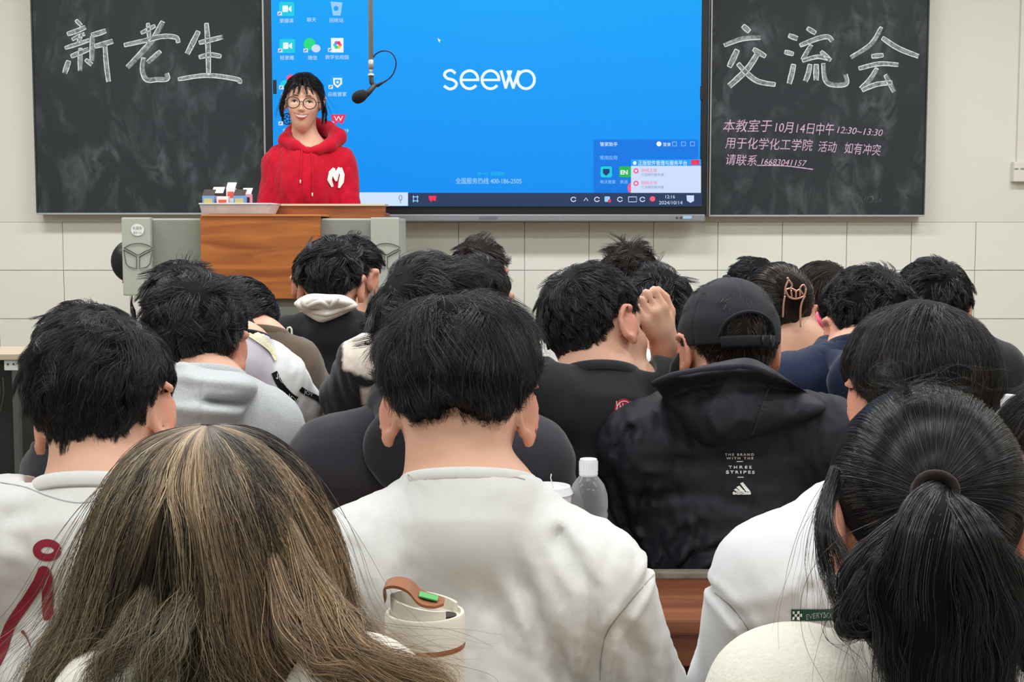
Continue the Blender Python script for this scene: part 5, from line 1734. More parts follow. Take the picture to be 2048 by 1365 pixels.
decal('printed_mark', [ribbon_px(spl([(46, 1262), (55, 1275), (64, 1296)], 4), [5, 7, 6, 4, 3, 2.5, 2, 2, 2])], bvd, mat('brown_print', srgb(120, 66, 44), 0.8), dd['root'], 0.0018, 1.66)

H_E = dict(line='bowl', thick=(0.018, 0.022, 0.006), n=18000, k=11, len=(0.012, 0.035, 0.075, 0.11), clumps=340, messy=0.16, jit=0.08, lift=0.05, grav=0.9, over=0.5, r=0.00024, whorl=(0.05, -0.2, 0.95), clump=0.6, nape=-0.05, rough=0.3, cname='blackb', col=(0.010, 0.008, 0.0075, 1))
ee = person(1838, 608, 1.75, 'person in white sweatshirt with bowl cut, behind the ponytail', pitch=16, hair=H_E, ear_y=812, h=0.0065, hg=0.006, garment=M_white2, top_name='sweatshirt', seed=34,
            c7=P(1800, 985, 1.66), sh=(P(1560, 1170, 1.62), P(2010, 1150, 1.66)), elbows=(P(1500, 1400, 1.68), P(2110, 1400, 1.68)), wrists=(P(1620, 1400, 1.9), P(2000, 1400, 1.9)), sleeve_r=0.074, folds=0.0018, foldf=28, puff=0.022, flare=36, chest=1.0, creases=[([(1428, 1186), (1462, 1215), (1492, 1252), (1516, 1300)], 1.60, 0.006, 0.006), ([(1600, 1165), (1585, 1200), (1545, 1240), (1500, 1262)], 1.58, 0.010, 0.007), ([(1560, 1190), (1520, 1215), (1480, 1225)], 1.58, 0.010, 0.005), ([(1660, 1120), (1640, 1190), (1600, 1240)], 1.58, 0.012, 0.004), ([(1470, 1260), (1490, 1330), (1480, 1400)], 1.60, 0.010, 0.004)])
bve = bvh_of(ee['top'])
M_green = cloth('green_label', (34, 78, 62), bump=0.05)
pts = spl([(1582, 1230), (1640, 1230), (1700, 1229), (1760, 1228)], 6)
lb = decal('green_label', [ribbon_px(pts, 23)], bve, M_green, ee['root'], 0.0015, 1.6)
chk = []
for i in range(4):
    for j in range(3):
        if (i + j) % 2 == 0:
            a, b_ = 1584 + i * 5, 1221 + j * 6
            chk.append(([(a, b_), (a + 5, b_), (a + 5, b_ + 6), (a, b_ + 6)], [(0, 1, 2, 3)]))
decal('label_check', chk, bve, M_prnt, ee['root'], 0.003, 1.6)
decal('label_lettering', [text_decal('EVERYBODY', 1611, 1238, 15, width=64, bend=4), text_decal('8', 1688, 1236, 14)], bve, mat('label_grey', srgb(170, 190, 180), 0.8), ee['root'], 0.003, 1.6)

ff = person(2138, 748, 1.90, 'person in white at the right edge of the photo, only side hair showing', pitch=20, yaw=-20, hair=dict(line='bowl', thick=(0.018, 0.020, 0.010), n=9000, k=10, len=(0.02, 0.03, 0.06, 0.08), clumps=220, messy=0.25, jit=0.1, lift=0.1, grav=0.9, over=0.5, r=0.0003, clump=0.6, cname='blackb', col=(0.010, 0.008, 0.0075, 1)), garment=M_white, top_name='sweater', seed=35, h=0.009, hg=0.012, sw=0.12, drop=0.12)

# --- ponytail wearer
_hb = P(1843, 1058, 1.25); _tb = P(1869, 985, 1.125)
_tl = ((_tb - _hb) @ rotm(10, -3, 0)) - HC
H_B = dict(line='up', thick=(0.010, 0.011, 0.007), n=17000, k=16, tie=tuple(_tl), len=(0.05, 0.05, 0.06, 0.08), clumps=300, messy=0.5, jit=0.08, lift=0.012, r=0.0002, clump=0.45, rough=0.26, spec=0.5, cname='black_sleek', lump=0.06, cap=0.8)
bb = person(1843, 775, 1.25, 'person in cream fleece with a long black ponytail, near right', pitch=10, yaw=-3, hair=H_B, ear_y=1058, h=0.006, hg=0.006, garment=M_cream, top_name='fleece_top', seed=36,
            c7=P(1850, 1300, 1.19), sh=(P(1570, 1415, 1.16), P(2120, 1400, 1.18)), elbows=(P(1520, 1640, 1.22), P(2200, 1640, 1.22)), wrists=(P(1650, 1640, 1.42), P(2050, 1640, 1.42)), sleeve_r=0.060, folds=0.0015, foldf=16, puff=0.014, flare=18, neck_r=0.066, neck_w=0.056)
tie_w = P(1869, 985, 1.125)
def q3(l): return [P(*a) for a in l]
TG = [
    (q3([(1869, 985, 1.13), (1868, 1015, 1.09), (1860, 1080, 1.06), (1850, 1180, 1.07), (1842, 1300, 1.09), (1850, 1440, 1.11)]), [0.010, 0.020, 0.034, 0.040, 0.040, 0.034], 0.34),
    (q3([(1869, 985, 1.13), (1890, 1020, 1.09), (1925, 1090, 1.06), (1955, 1190, 1.07), (1965, 1300, 1.09), (1960, 1440, 1.11)]), [0.010, 0.018, 0.030, 0.036, 0.036, 0.030], 0.26),
    (q3([(1869, 985, 1.13), (1910, 1030, 1.10), (1975, 1110, 1.08), (2035, 1200, 1.08), (2075, 1330, 1.09)]), [0.008, 0.012, 0.018, 0.022, 0.02], 0.14),
    (q3([(1866, 988, 1.13), (1830, 1040, 1.10), (1765, 1095, 1.08), (1722, 1140, 1.08), (1712, 1190, 1.08), (1740, 1240, 1.08), (1800, 1300, 1.09), (1840, 1380, 1.1)]), [0.008, 0.012, 0.014, 0.014, 0.013, 0.012, 0.012, 0.010], 0.14),
    (q3([(1866, 990, 1.13), (1820, 1060, 1.09), (1780, 1130, 1.07), (1775, 1200, 1.07), (1790, 1290, 1.08), (1820, 1400, 1.1)]), [0.008, 0.014, 0.018, 0.018, 0.02, 0.018], 0.12)]
tailo = core_tube('ponytail', bb['root'], [(g[0], [a * 0.72 for a in g[1]]) for g in TG], MATS['hair_base_black'])
free_hair('hair_strands', tailo, TG, 13000, 0.00022, hair_mat('hair_black_gloss', BLACK, 0.27, 0.6), 71, wob=0.004, K=26, strayp=0.015)
free_hair('curled_lock', bb['root'], [(q3([(1800, 1100, 1.09), (1735, 1150, 1.075), (1712, 1195, 1.07), (1690, 1235, 1.07), (1695, 1255, 1.07), (1740, 1262, 1.08), (1780, 1290, 1.09)]), [0.012, 0.012, 0.010, 0.009, 0.009, 0.007, 0.004], 1.0)], 900, 0.00022, bpy.data.materials['hair_black_gloss'], 72, wob=0.003)
free_hair('loose_strands', bb['root'], [(q3([(1672, 940, 1.2), (1652, 1000, 1.17), (1646, 1060, 1.15), (1656, 1130, 1.14), (1672, 1190, 1.13), (1694, 1245, 1.13)]), [0.006, 0.006, 0.007, 0.008, 0.008, 0.005], 0.7),
     (q3([(1680, 960, 1.2), (1660, 1040, 1.16), (1690, 1120, 1.14), (1720, 1200, 1.12), (1735, 1240, 1.1)]), [0.004, 0.005, 0.008, 0.01, 0.006], 0.3)], 420, 0.00018, bpy.data.materials['hair_black_gloss'], 73, wob=0.002, strayp=0.15)
free_hair('crown_flyaways', bb['root'], [(q3([(1820, 785, 1.2), (1800, 772, 1.19), (1770, 760, 1.19), (1760, 745, 1.19), (1778, 738, 1.19), (1790, 760, 1.19)]), [0.006, 0.008, 0.010, 0.010, 0.008, 0.006], 0.5),
     (q3([(1790, 800, 1.2), (1850, 776, 1.2), (1920, 786, 1.2), (1980, 830, 1.2)]), [0.01, 0.012, 0.012, 0.01], 0.5)], 130, 0.00013, bpy.data.materials['hair_black_gloss'], 74, wob=0.004, strayp=0.3)
M_band = cloth('dark_hair_band', (38, 26, 24), bump=0.5, bscale=300)
ht = thing('hair_tie', tie_w, 'dark brown cord hair tie around the black ponytail', 'hair tie')
for k in range(3):
    pts = []
    for j in range(29):
        a = j * 2 * math.pi / 28
        pts.append(tie_w + np.array((0.0165 * math.cos(a), -0.004 + 0.003 * k + 0.004 * math.sin(a), 0.0125 * math.sin(a) + 0.003 - 0.002 * k)))
    MB().tube(pts, 0.0036, 8, False).build('cord_loop', M_band, ht, True)

# --- the long haired person, near left
M_ash = hair_mat('hair_ash', (0.1, 0.07, 0.05, 1), 0.42, 0.4, attr=True)
aa = person(425, 850, 1.24, 'person with long ash brown hair with golden streaks, near left', pitch=16, s=0.98, hair=None, ear_y=1140, h=0.007, hg=0.007, garment=M_cream, top_name='sweater', seed=37,
            c7=P(455, 1400, 1.17), sh=(P(262, 1430, 1.13), P(715, 1425, 1.13)), elbows=(P(150, 1640, 1.16), P(770, 1640, 1.16)), wrists=(P(250, 1640, 1.35), P(650, 1640, 1.35)), sleeve_r=0.052, puff=0.014, folds=0.002, foldf=20)
LV = [  # pixel row, left, right, depth centre, depth half
    (852, 398, 422, 1.235, 0.006), (859, 352, 462, 1.235, 0.035), (876, 314, 502, 1.235, 0.060), (908, 272, 550, 1.235, 0.085), (950, 240, 592, 1.235, 0.105), (1000, 214, 624, 1.235, 0.118),
    (1100, 170, 670, 1.235, 0.125), (1200, 138, 692, 1.23, 0.125), (1260, 105, 712, 1.225, 0.120), (1300, 75, 738, 1.22, 0.115), (1345, 52, 790, 1.215, 0.11), (1400, 30, 840, 1.21, 0.105), (1480, 10, 850, 1.205, 0.10)]
LVa = np.array(spl(LV, 5), float)
def loft(t, phi, inset=0.0):
    """t 0..1 down the hair, phi 0 at the back (towards the camera), positive to the picture's right"""
    lv = np.asarray(t) * (len(LVa) - 1)
    col = lambda j: np.interp(lv, np.arange(len(LVa)), LVa[:, j])
    v, l, r, dc, db = col(0), col(1), col(2), col(3), col(4)
    dc = dc; db = db - inset
    dep = dc - db * np.cos(phi)
    uc = (l + r) / 2; hw = (r - l) / 2 * 0.935 - inset * F / 1.2
    # pixel half width holds at the centre depth
    x = (uc + hw * np.sin(phi) * 1.0 - 1024) / F * dc
    z = CAMZ - (v - 450) * dc / F
    return np.stack([x, dep, z], -1)
T_, PH = np.meshgrid(np.linspace(0, 1, 60), np.linspace(-math.pi, math.pi, 73)[:-1], indexing='ij')
dent = 0.010 * np.exp(-((PH + 0.18) / 0.22) ** 2) * np.clip((T_ - 0.45) / 0.15, 0, 1)
V = loft(T_.reshape(-1), PH.reshape(-1), (0.007 + dent).reshape(-1)).reshape(60, 72, 3)
V[..., 1] += 0.0025 * wav(V.reshape(-1, 3).astype(np.float32) * np.array((1, 1, .15), np.float32), 4, 130, 4).reshape(60, 72)
b = MB()
fs = [(i * 72 + j, i * 72 + (j + 1) % 72, (i + 1) * 72 + (j + 1) % 72, (i + 1) * 72 + j) for i in range(59) for j in range(72)]
fs.append(tuple(range(72))); fs.append(tuple(59 * 72 + j for j in range(72)))
b.add(V.reshape(-1, 3), fs)
# leave the face side open: the mass is only hair behind the face plane
hairA = b.build('hair', mat('hair_base_ash', (0.030, 0.022, 0.017, 1), 0.7, spec=0.2), aa['root'], True)
def ash_strands(n, seed, K=40):
    rs = np.random.RandomState(seed)
    nb = 260
    lphi = np.where(rs.uniform(size=nb) < 0.75, rs.uniform(-1.6, 1.6, nb), rs.uniform(-2.5, 2.5, nb))
    own = rs.randint(0, nb, n)
    phi0 = lphi[own] + rs.normal(size=n) * 0.06
    lt0 = np.clip(np.abs(rs.normal(size=nb)) * 0.05, 0, 0.5)
    t0 = lt0[own] + rs.uniform(0, 0.06, n)
    t1 = np.clip(rs.uniform(0.6, 1.15, n), 0, 1)
    f = np.linspace(0, 1, K)[None]
    t = t0[:, None] + (t1 - t0)[:, None] * f
    lw = rs.normal(size=(nb, 6)); L_ = lambda j: lw[own, j][:, None]
    drift = L_(0) * 0.13 * np.sin(f * (3.0 + L_(2)) + L_(1)) * f ** 0.7
    part = np.sign(phi0 + 0.22) * 0.30 * np.exp(-np.abs(phi0 + 0.22) / 0.45)
    phi = phi0[:, None] + drift + part[:, None] * np.clip((t - 0.30) / 0.35, 0, 1)
    # low down the right half sweeps across towards the outside, the left half hangs
    low = np.clip((t - 0.62) / 0.38, 0, 1)
    phi += low ** 1.3 * np.clip(phi0 + 0.1, 0, 1.2)[:, None] * (0.55 + 0.35 * L_(3))
    phi += 0.018 * np.sin(f * (22 + 9 * L_(1)) + L_(0) * 5) * f + 0.010 * rs.normal(size=(n, 1)) * np.sin(f * 14 + phi0[:, None] * 30)
    ins = (rs.uniform(-0.011, 0.008, nb)[own] + rs.uniform(-0.003, 0.004, n))[:, None] * np.clip(f * 4, 0, 1)
    ins = ins + 0.004 * np.sin(f * (9 + 3 * L_(4)) + L_(5) * 4) * f
    stray = (rs.uniform(size=n) < 0.04)[:, None] * f ** 1.3 * np.abs(rs.normal(size=(n, 1))) * 0.012
    pos = loft(t, phi, ins - stray)
    # frizz
    fz = (rs.uniform(size=n) < 0.30)[:, None] * rs.uniform(0.5, 1.6, (n, 1))
    pos[..., 0] += fz * 0.0030 * np.sin(f * rs.uniform(15, 45, (n, 1)) + rs.uniform(0, 6, (n, 1))) * f
    pos[..., 1] += fz * 0.0020 * np.cos(f * rs.uniform(15, 45, (n, 1)) + rs.uniform(0, 6, (n, 1))) * f
    # crossing strands
    cr = ((rs.uniform(size=n) < 0.025) * rs.normal(size=n) * 0.045)[:, None]
    pos[..., 0] += cr * np.clip(f - 0.25, 0, 1) ** 1.2; pos[..., 1] -= np.abs(cr) * 0.12 * f
    lc = rs.uniform(size=nb)
    gold = np.array((0.44, 0.29, 0.16)); gold2 = np.array((0.40, 0.225, 0.115)); ash = np.array((0.185, 0.145, 0.092)); dark = np.array((0.018, 0.012, 0.012))
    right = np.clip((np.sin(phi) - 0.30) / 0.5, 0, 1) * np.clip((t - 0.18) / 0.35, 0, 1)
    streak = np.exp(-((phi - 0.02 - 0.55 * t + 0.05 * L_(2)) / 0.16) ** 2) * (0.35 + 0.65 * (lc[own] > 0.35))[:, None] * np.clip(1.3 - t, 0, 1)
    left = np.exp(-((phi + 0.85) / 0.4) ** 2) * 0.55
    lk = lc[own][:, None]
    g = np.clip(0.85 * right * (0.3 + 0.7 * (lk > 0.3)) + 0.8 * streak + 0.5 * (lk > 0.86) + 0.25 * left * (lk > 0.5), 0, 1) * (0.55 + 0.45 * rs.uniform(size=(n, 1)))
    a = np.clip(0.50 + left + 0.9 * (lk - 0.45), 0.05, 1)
    dk = np.exp(-((phi + 0.30) / 0.30) ** 2) * np.clip((t - 0.34) / 0.15, 0, 1) + 0.85 * (lk < 0.22) * (1 - streak) + 0.5 * np.exp(-((phi - 0.62) / 0.22) ** 2) * np.clip((t - 0.3) / 0.1, 0, 1) * np.clip((0.62 - t) / 0.08, 0, 1)  # includes painted shade for the dark hollow where the hair parts
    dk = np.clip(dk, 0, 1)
    c = dark[None, None] * (1 - a[..., None]) + ash[None, None] * a[..., None]
    gg_ = gold[None, None] * (1 - low[..., None]) + gold2[None, None] * low[..., None]
    c = c * (1 - g[..., None]) + gg_ * g[..., None]
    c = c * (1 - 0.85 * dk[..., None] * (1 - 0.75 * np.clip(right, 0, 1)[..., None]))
    c = c * np.exp(rs.normal(size=(n, 1, 1)) * 0.45)
    return pos, np.clip(c, 0, 0.6)
pos, col_ = ash_strands(30000, 5)
rad = 0.00024 * (1 - 0.7 * np.linspace(0, 1, pos.shape[1]) ** 2)[None].repeat(len(pos), 0)
so = make_curves('hair_strands', pos, rad, M_ash, hairA, col_); so['kind'] = 'stuff'
def goldcol(a, b):
    def f_(rs, m_, K, ow):
        k = rs.uniform(size=(m_, 1, 1)); c = np.array(a)[None, None] * k + np.array(b)[None, None] * (1 - k)
        return np.repeat(c * np.exp(rs.normal(size=(m_, 1, 1)) * 0.4), K, 1)
    return f_
free_hair('shoulder_strands', aa['root'], [
    (q3([(560, 1000, 1.17), (600, 1120, 1.14), (645, 1220, 1.105), (690, 1290, 1.07), (760, 1335, 1.05), (860, 1372, 1.05), (900, 1400, 1.05)]), [0.002, 0.012, 0.020, 0.022, 0.018, 0.014, 0.010], 0.40, goldcol((0.42, 0.27, 0.14), (0.13, 0.10, 0.06)), 44),
    (q3([(520, 1040, 1.16), (560, 1170, 1.115), (590, 1260, 1.08), (640, 1310, 1.06), (700, 1350, 1.05), (760, 1400, 1.05)]), [0.002, 0.010, 0.016, 0.016, 0.012, 0.010], 0.25, goldcol((0.38, 0.24, 0.125), (0.09, 0.07, 0.045)), 20),
    (q3([(330, 1040, 1.16), (298, 1170, 1.12), (260, 1270, 1.07), (215, 1330, 1.06), (170, 1400, 1.06)]), [0.002, 0.010, 0.014, 0.012, 0.012], 0.15, goldcol((0.20, 0.15, 0.09), (0.06, 0.05, 0.035)), 26),
    (q3([(400, 1040, 1.15), (385, 1170, 1.115), (350, 1260, 1.07), (320, 1330, 1.05), (280, 1400, 1.05)]), [0.002, 0.010, 0.014, 0.016, 0.014], 0.20, goldcol((0.185, 0.145, 0.085), (0.04, 0.032, 0.022)), 26)],
    4200, 0.00024, M_ash, 99, wob=0.007, wfreq=2.2, K=30, strayp=0.06)

# --- the speaker at the lectern
H_P = hs(n=7000, line='up', thick=(0.009, 0.008, 0.006), k=9, len=(0.03, 0.035, 0.05, 0.07), messy=0.12, jit=0.06, lift=0.03, grav=1.0, comb=(0, -0.25, 0), whorl=(0.05, 0.75, 0.66), r=0.0005, clumps=200)
SKN[0] = 0.047
sp = person(607, 150, 5.50, 'smiling person in red hoodie and round glasses standing at the lectern', pitch=4, yaw=176, roll=3, s=0.94, hair=H_P, stand=True, face=True, smile=True, h=0.0045, hg=0.0055, garment=M_red, top_name='hoodie', seed=38,
            ear_y=208, c7=P(614, 283, 5.56), sh=(P(556, 330, 5.54), P(682, 330, 5.54)), elbows=(P(534, 440, 5.5), P(700, 440, 5.5)), wrists=(P(545, 470, 5.30), P(690, 470, 5.30)), sleeve_r=0.052, folds=0.005, foldf=26, puff=0.018, collar=False, nup=0.0, ntilt=0.5, neck_r=0.062, neck_w=0.050, flare=20)
SKN[0] = 0.056
tw = sp['tw']; root = sp['root']
def wl(l): return [tw(a) for a in l]
hood_pts = [P(612, 300, 5.44), P(590, 292, 5.45), P(572, 282, 5.50), P(585, 266, 5.58), P(604, 256, 5.63), P(630, 252, 5.63), P(655, 257, 5.60), P(676, 274, 5.54), P(660, 290, 5.48), P(636, 300, 5.44), P(612, 303, 5.435)]
hr = [0.012, 0.022, 0.030, 0.030, 0.032, 0.032, 0.030, 0.034, 0.026, 0.018, 0.012]
def f_hood(p):
    t = None
    for k in range(len(hood_pts) - 1):
        q = s_cone(p, hood_pts[k], hood_pts[k + 1], hr[k], hr[k + 1])
        t = q if t is None else smin(t, q, 0.010)
    t = smin(t, s_ell(p, P(618, 285, 5.66), (0.11, 0.05, 0.10)), 0.03)
    return t + 0.002 * wav(p, 3, 60)
sdf_mesh('hood', f_hood, P(560, 320, 5.40) - 0.03, P(690, 235, 5.74) + 0.05, 0.005, M_red, root)
bvs = bvh_of(sp['top'])
for pts in ([(604, 300), (602, 330), (601, 360)], [(622, 300), (625, 330), (626, 360), (625, 386)]):
    ps = [cast(bvs, a, b_, 5.42)[0] + np.array((0, -0.004, 0)) for a, b_ in spl(pts, 6)]
    o = MB().tube(ps, 0.0026, 8).build('drawstring', M_red, root, True)
    e = ps[-1]
    MB().tube([e, e + np.array((0, 0, -0.014))], 0.0028, 8).build('cord_tip', mat('pale_tip', srgb(230, 215, 190), 0.4), o, True)
M_patch = cloth('white_patch', (238, 234, 228), bump=0.4, bscale=300)
decal('chest_letter', [ribbon_px([(664, 374), (658, 360), (661, 345), (667, 337)], [5, 9, 9, 6]), ribbon_px([(667, 337), (668, 352), (672, 362)], [7, 8, 4]), ribbon_px([(672, 362), (674, 347), (680, 336)], [5, 8, 7]), ribbon_px([(680, 336), (684, 350), (682, 364), (678, 376)], [7, 9, 10, 5])], bvs, M_patch, root, 0.004, 5.42)
# eyes, teeth, brows, glasses
M_eye = mat('eye_white', srgb(235, 228, 222), 0.25); M_iris = mat('iris', (0.006, 0.004, 0.003, 1), 0.6, spec=0.1); M_teeth = mat('teeth', srgb(240, 236, 228), 0.3)
def ell_mesh(name, c, r, m, par, seg=16, R=None):
    b = MB(); vs = []; fs = []
    for i in range(9):
        a = math.pi * i / 8
        for j in range(seg):
            w_ = 2 * math.pi * j / seg
            vs.append(tw((c[0] + r[0] * math.sin(a) * math.cos(w_), c[1] + r[1] * math.cos(a), c[2] + r[2] * math.sin(a) * math.sin(w_))))
    for i in range(8):
        for j in range(seg): fs.append((i * seg + j, i * seg + (j + 1) % seg, (i + 1) * seg + (j + 1) % seg, (i + 1) * seg + j))
    b.add(vs, fs); return b.build(name, m, par, True)
bvf = bvh_of(sp['body'])
_Rh = sp['R']
def fc(x, z, off=0.0006):
    o_ = tw((x, 0.20, z)); dr = -(_Rh @ np.array((0, 1.0, 0)))
    hit, n, i, dist = bvf.ray_cast(Vector(o_), Vector(dr))
    if hit is None: return o_ + dr * 0.1
    return np.array(hit) - dr * off
def patch(name, loop, m, par, off=0.0008):
    loop = [np.array(a, float) for a in loop]; c = sum(loop) / len(loop)
    vs = [fc(c[0], c[1], off)]; n = len(loop)
    for f_ in (0.5, 1.0):
        vs += [fc(*(c + (a - c) * f_), off if f_ < 1 else off * 0.3) for a in loop]
    fs = [(0, 1 + k, 1 + (k + 1) % n) for k in range(n)] + [(1 + k, 1 + n + k, 1 + n + (k + 1) % n, 1 + (k + 1) % n) for k in range(n)]
    b_ = MB(); b_.add(vs, fs); return b_.build(name, m, par, True)
for sg in (-1, 1):
    top_ = [(sg * x, z) for x, z in ((0.016, 0.0065), (0.022, 0.0115), (0.030, 0.0135), (0.038, 0.0115), (0.045, 0.0065))]
    bot_ = [(sg * x, z) for x, z in ((0.038, 0.0055), (0.030, 0.0050), (0.022, 0.0050))]
    e = patch('eye', top_ + bot_, M_eye, root, 0.0008)
    patch('iris', [(sg * 0.031 + 0.0068 * math.cos(a), 0.0092 + 0.0052 * math.sin(a)) for a in np.linspace(0, 6.28, 13)[:-1]], M_iris, e, 0.0016)
    MB().tube([fc(x, z, 0.001) for x, z in top_], [0.0008, 0.0014, 0.0016, 0.0014, 0.0008], 6).build('eyelashes', M_iris, root, True)
    MB().tube([fc(sg * x, z, 0.0008) for x, z in ((0.014, 0.030), (0.024, 0.0335), (0.034, 0.0335), (0.046, 0.0285))], [0.0012, 0.0020, 0.0018, 0.0008], 6).build('eyebrow', MATS['hair_base_black'], root, True)
up_ = [(-0.031, -0.0385), (-0.020, -0.0430), (-0.010, -0.0448), (0, -0.0452), (0.010, -0.0448), (0.020, -0.0430), (0.031, -0.0385)]
lo_ = [(0.024, -0.0490), (0.013, -0.0560), (0, -0.0580), (-0.013, -0.0560), (-0.024, -0.0490)]
patch('teeth', up_ + lo_, M_teeth, root, 0.0012)
M_lip2 = mat('lips', srgb(190, 92, 90), 0.4)
MB().tube([fc(x, z, 0.001) for x, z in up_], [0.0008, 0.0014, 0.0018, 0.0016, 0.0018, 0.0014, 0.0008], 8).build('upper_lip', M_lip2, root, True)
MB().tube([fc(x, z, 0.001) for x, z in [up_[-1]] + lo_ + [up_[0]]], [0.0008, 0.0014, 0.0024, 0.0028, 0.0024, 0.0014, 0.0008], 8).build('lower_lip', M_lip2, root, True)
gl = thing('eyeglasses', tw((0, 0.112, 0.004)), 'round dark framed glasses worn by the smiling speaker', 'glasses')
M_gl = mat('glasses_frame', (0.02, 0.018, 0.018, 1), 0.3)
lens = mat('clear_lens', (1, 1, 1, 1), 0.05, alpha=0.03)
for sg in (-1, 1):
    ring = [tw((sg * 0.034 + 0.0265 * math.cos(a), 0.1085 - 0.10 * abs(0.0265 * math.cos(a) * sg + 0.0) * (1 if math.cos(a) * sg > 0 else 0), 0.003 + 0.0235 * math.sin(a))) for a in np.linspace(0, 2 * math.pi, 29)]
    MB().tube(ring, 0.0017, 6, False).build('rim', M_gl, gl, True)
    b = MB(); b.add(ring[:-1], [tuple(range(28))]); b.build('lens', lens, gl)
    MB().tube(wl([(sg * 0.060, 0.105, 0.008), (sg * 0.074, 0.075, 0.010), (sg * 0.081, 0.01, 0.006)]), 0.0016, 6).build('temple', M_gl, gl, True)
MB().tube(wl([(-0.0085, 0.1085, 0.006), (0, 0.1115, 0.0085), (0.0085, 0.1085, 0.006)]), 0.0016, 6).build('bridge', M_gl, gl, True)
# locks beside the face and the thin fringe
hm = hair_mat('hair_black', BLACK)
def lock(pts, rad, n, seed, nm='side_lock'):
    return free_hair(nm, root, [(wl(pts), rad, 1.0)], n, 0.0005, hm, seed, wob=0.003, K=14, strayp=0.05)
lock([(0.045, 0.078, 0.085), (0.072, 0.060, 0.040), (0.080, 0.055, 0.0), (0.083, 0.050, -0.045), (0.076, 0.05, -0.075)], [0.005, 0.006, 0.006, 0.006, 0.003], 220, 81)
lock([(-0.045, 0.078, 0.085), (-0.070, 0.058, 0.045), (-0.082, 0.045, 0.01), (-0.086, 0.035, -0.03), (-0.084, 0.03, -0.085)], [0.005, 0.006, 0.006, 0.006, 0.003], 220, 82)
lock([(0.085, 0.0, 0.03), (0.095, 0.0, -0.02), (0.088, 0.0, -0.06)], [0.004, 0.006, 0.004], 140, 83)
lock([(-0.08, 0.0, 0.03), (-0.094, 0.0, -0.02), (-0.095, -0.01, -0.08)], [0.004, 0.005, 0.003], 140, 84)
for k, (x0, x1) in enumerate(((-0.01, -0.042), (0.0, -0.020), (0.005, 0.012), (0.012, 0.032), (0.02, 0.052))):
    lock([(x0, 0.070, 0.105), ((x0 + x1) / 2, 0.096, 0.080), (x1, 0.100, 0.052), (x1 * 1.1, 0.098, 0.034)], [0.004, 0.005, 0.005, 0.004], 34, 90 + k, 'fringe')

# seams of the near garments
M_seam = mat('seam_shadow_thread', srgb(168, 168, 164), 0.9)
bvc = bvh_of(cc_['top'])
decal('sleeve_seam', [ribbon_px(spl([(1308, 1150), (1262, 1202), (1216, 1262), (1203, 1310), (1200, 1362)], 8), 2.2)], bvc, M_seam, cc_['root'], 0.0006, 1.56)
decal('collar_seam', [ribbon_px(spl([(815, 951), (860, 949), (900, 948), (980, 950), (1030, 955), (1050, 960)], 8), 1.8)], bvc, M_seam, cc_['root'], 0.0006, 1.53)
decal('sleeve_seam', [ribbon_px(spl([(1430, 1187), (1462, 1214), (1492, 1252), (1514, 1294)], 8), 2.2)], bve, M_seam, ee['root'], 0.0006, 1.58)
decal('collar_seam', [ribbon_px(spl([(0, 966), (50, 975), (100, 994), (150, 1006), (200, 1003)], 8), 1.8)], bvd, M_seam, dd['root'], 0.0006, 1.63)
# ------------------------------------------------------------------ lectern and what stands on it
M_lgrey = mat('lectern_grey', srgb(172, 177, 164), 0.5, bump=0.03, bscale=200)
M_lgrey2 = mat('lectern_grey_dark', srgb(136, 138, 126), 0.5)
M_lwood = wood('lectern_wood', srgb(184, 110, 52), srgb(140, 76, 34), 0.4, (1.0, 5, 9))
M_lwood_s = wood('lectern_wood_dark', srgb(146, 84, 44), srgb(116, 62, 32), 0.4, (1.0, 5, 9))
M_lip = mat('pale_edge', srgb(206, 190, 160), 0.5)
LD = 5.0
lec = thing('lectern', (P(521, 600, LD)[0], LD + 0.25, ZS), 'lectern with orange wood front panel and two grey side wings', 'lectern')
def bx(name, u0, v0, u1, v1, d0, d1, m, par, bev=0.003, dref=None):
    a = P(u0, v1, dref or d0); b = P(u1, v0, dref or d0)
    return MB().box((a[0], d0, a[2]), (b[0], d1, b[2]), bev).build(name, m, par)
fp = bx('front_panel', 403, 432, 640, 598, LD, LD + 0.03, M_lwood, lec)
bx('panel_edge', 402, 429, 642, 433, LD - 0.004, LD + 0.30, mat('panel_edge', srgb(206, 128, 70), 0.45), lec, 0.001)
a = P(418, 598, LD); b = P(628, 432, LD)
MB().box((a[0], LD + 0.035, ZS), (b[0], LD + 0.34, b[2] - 0.004), 0.004).build('cabinet', M_lgrey2, lec)
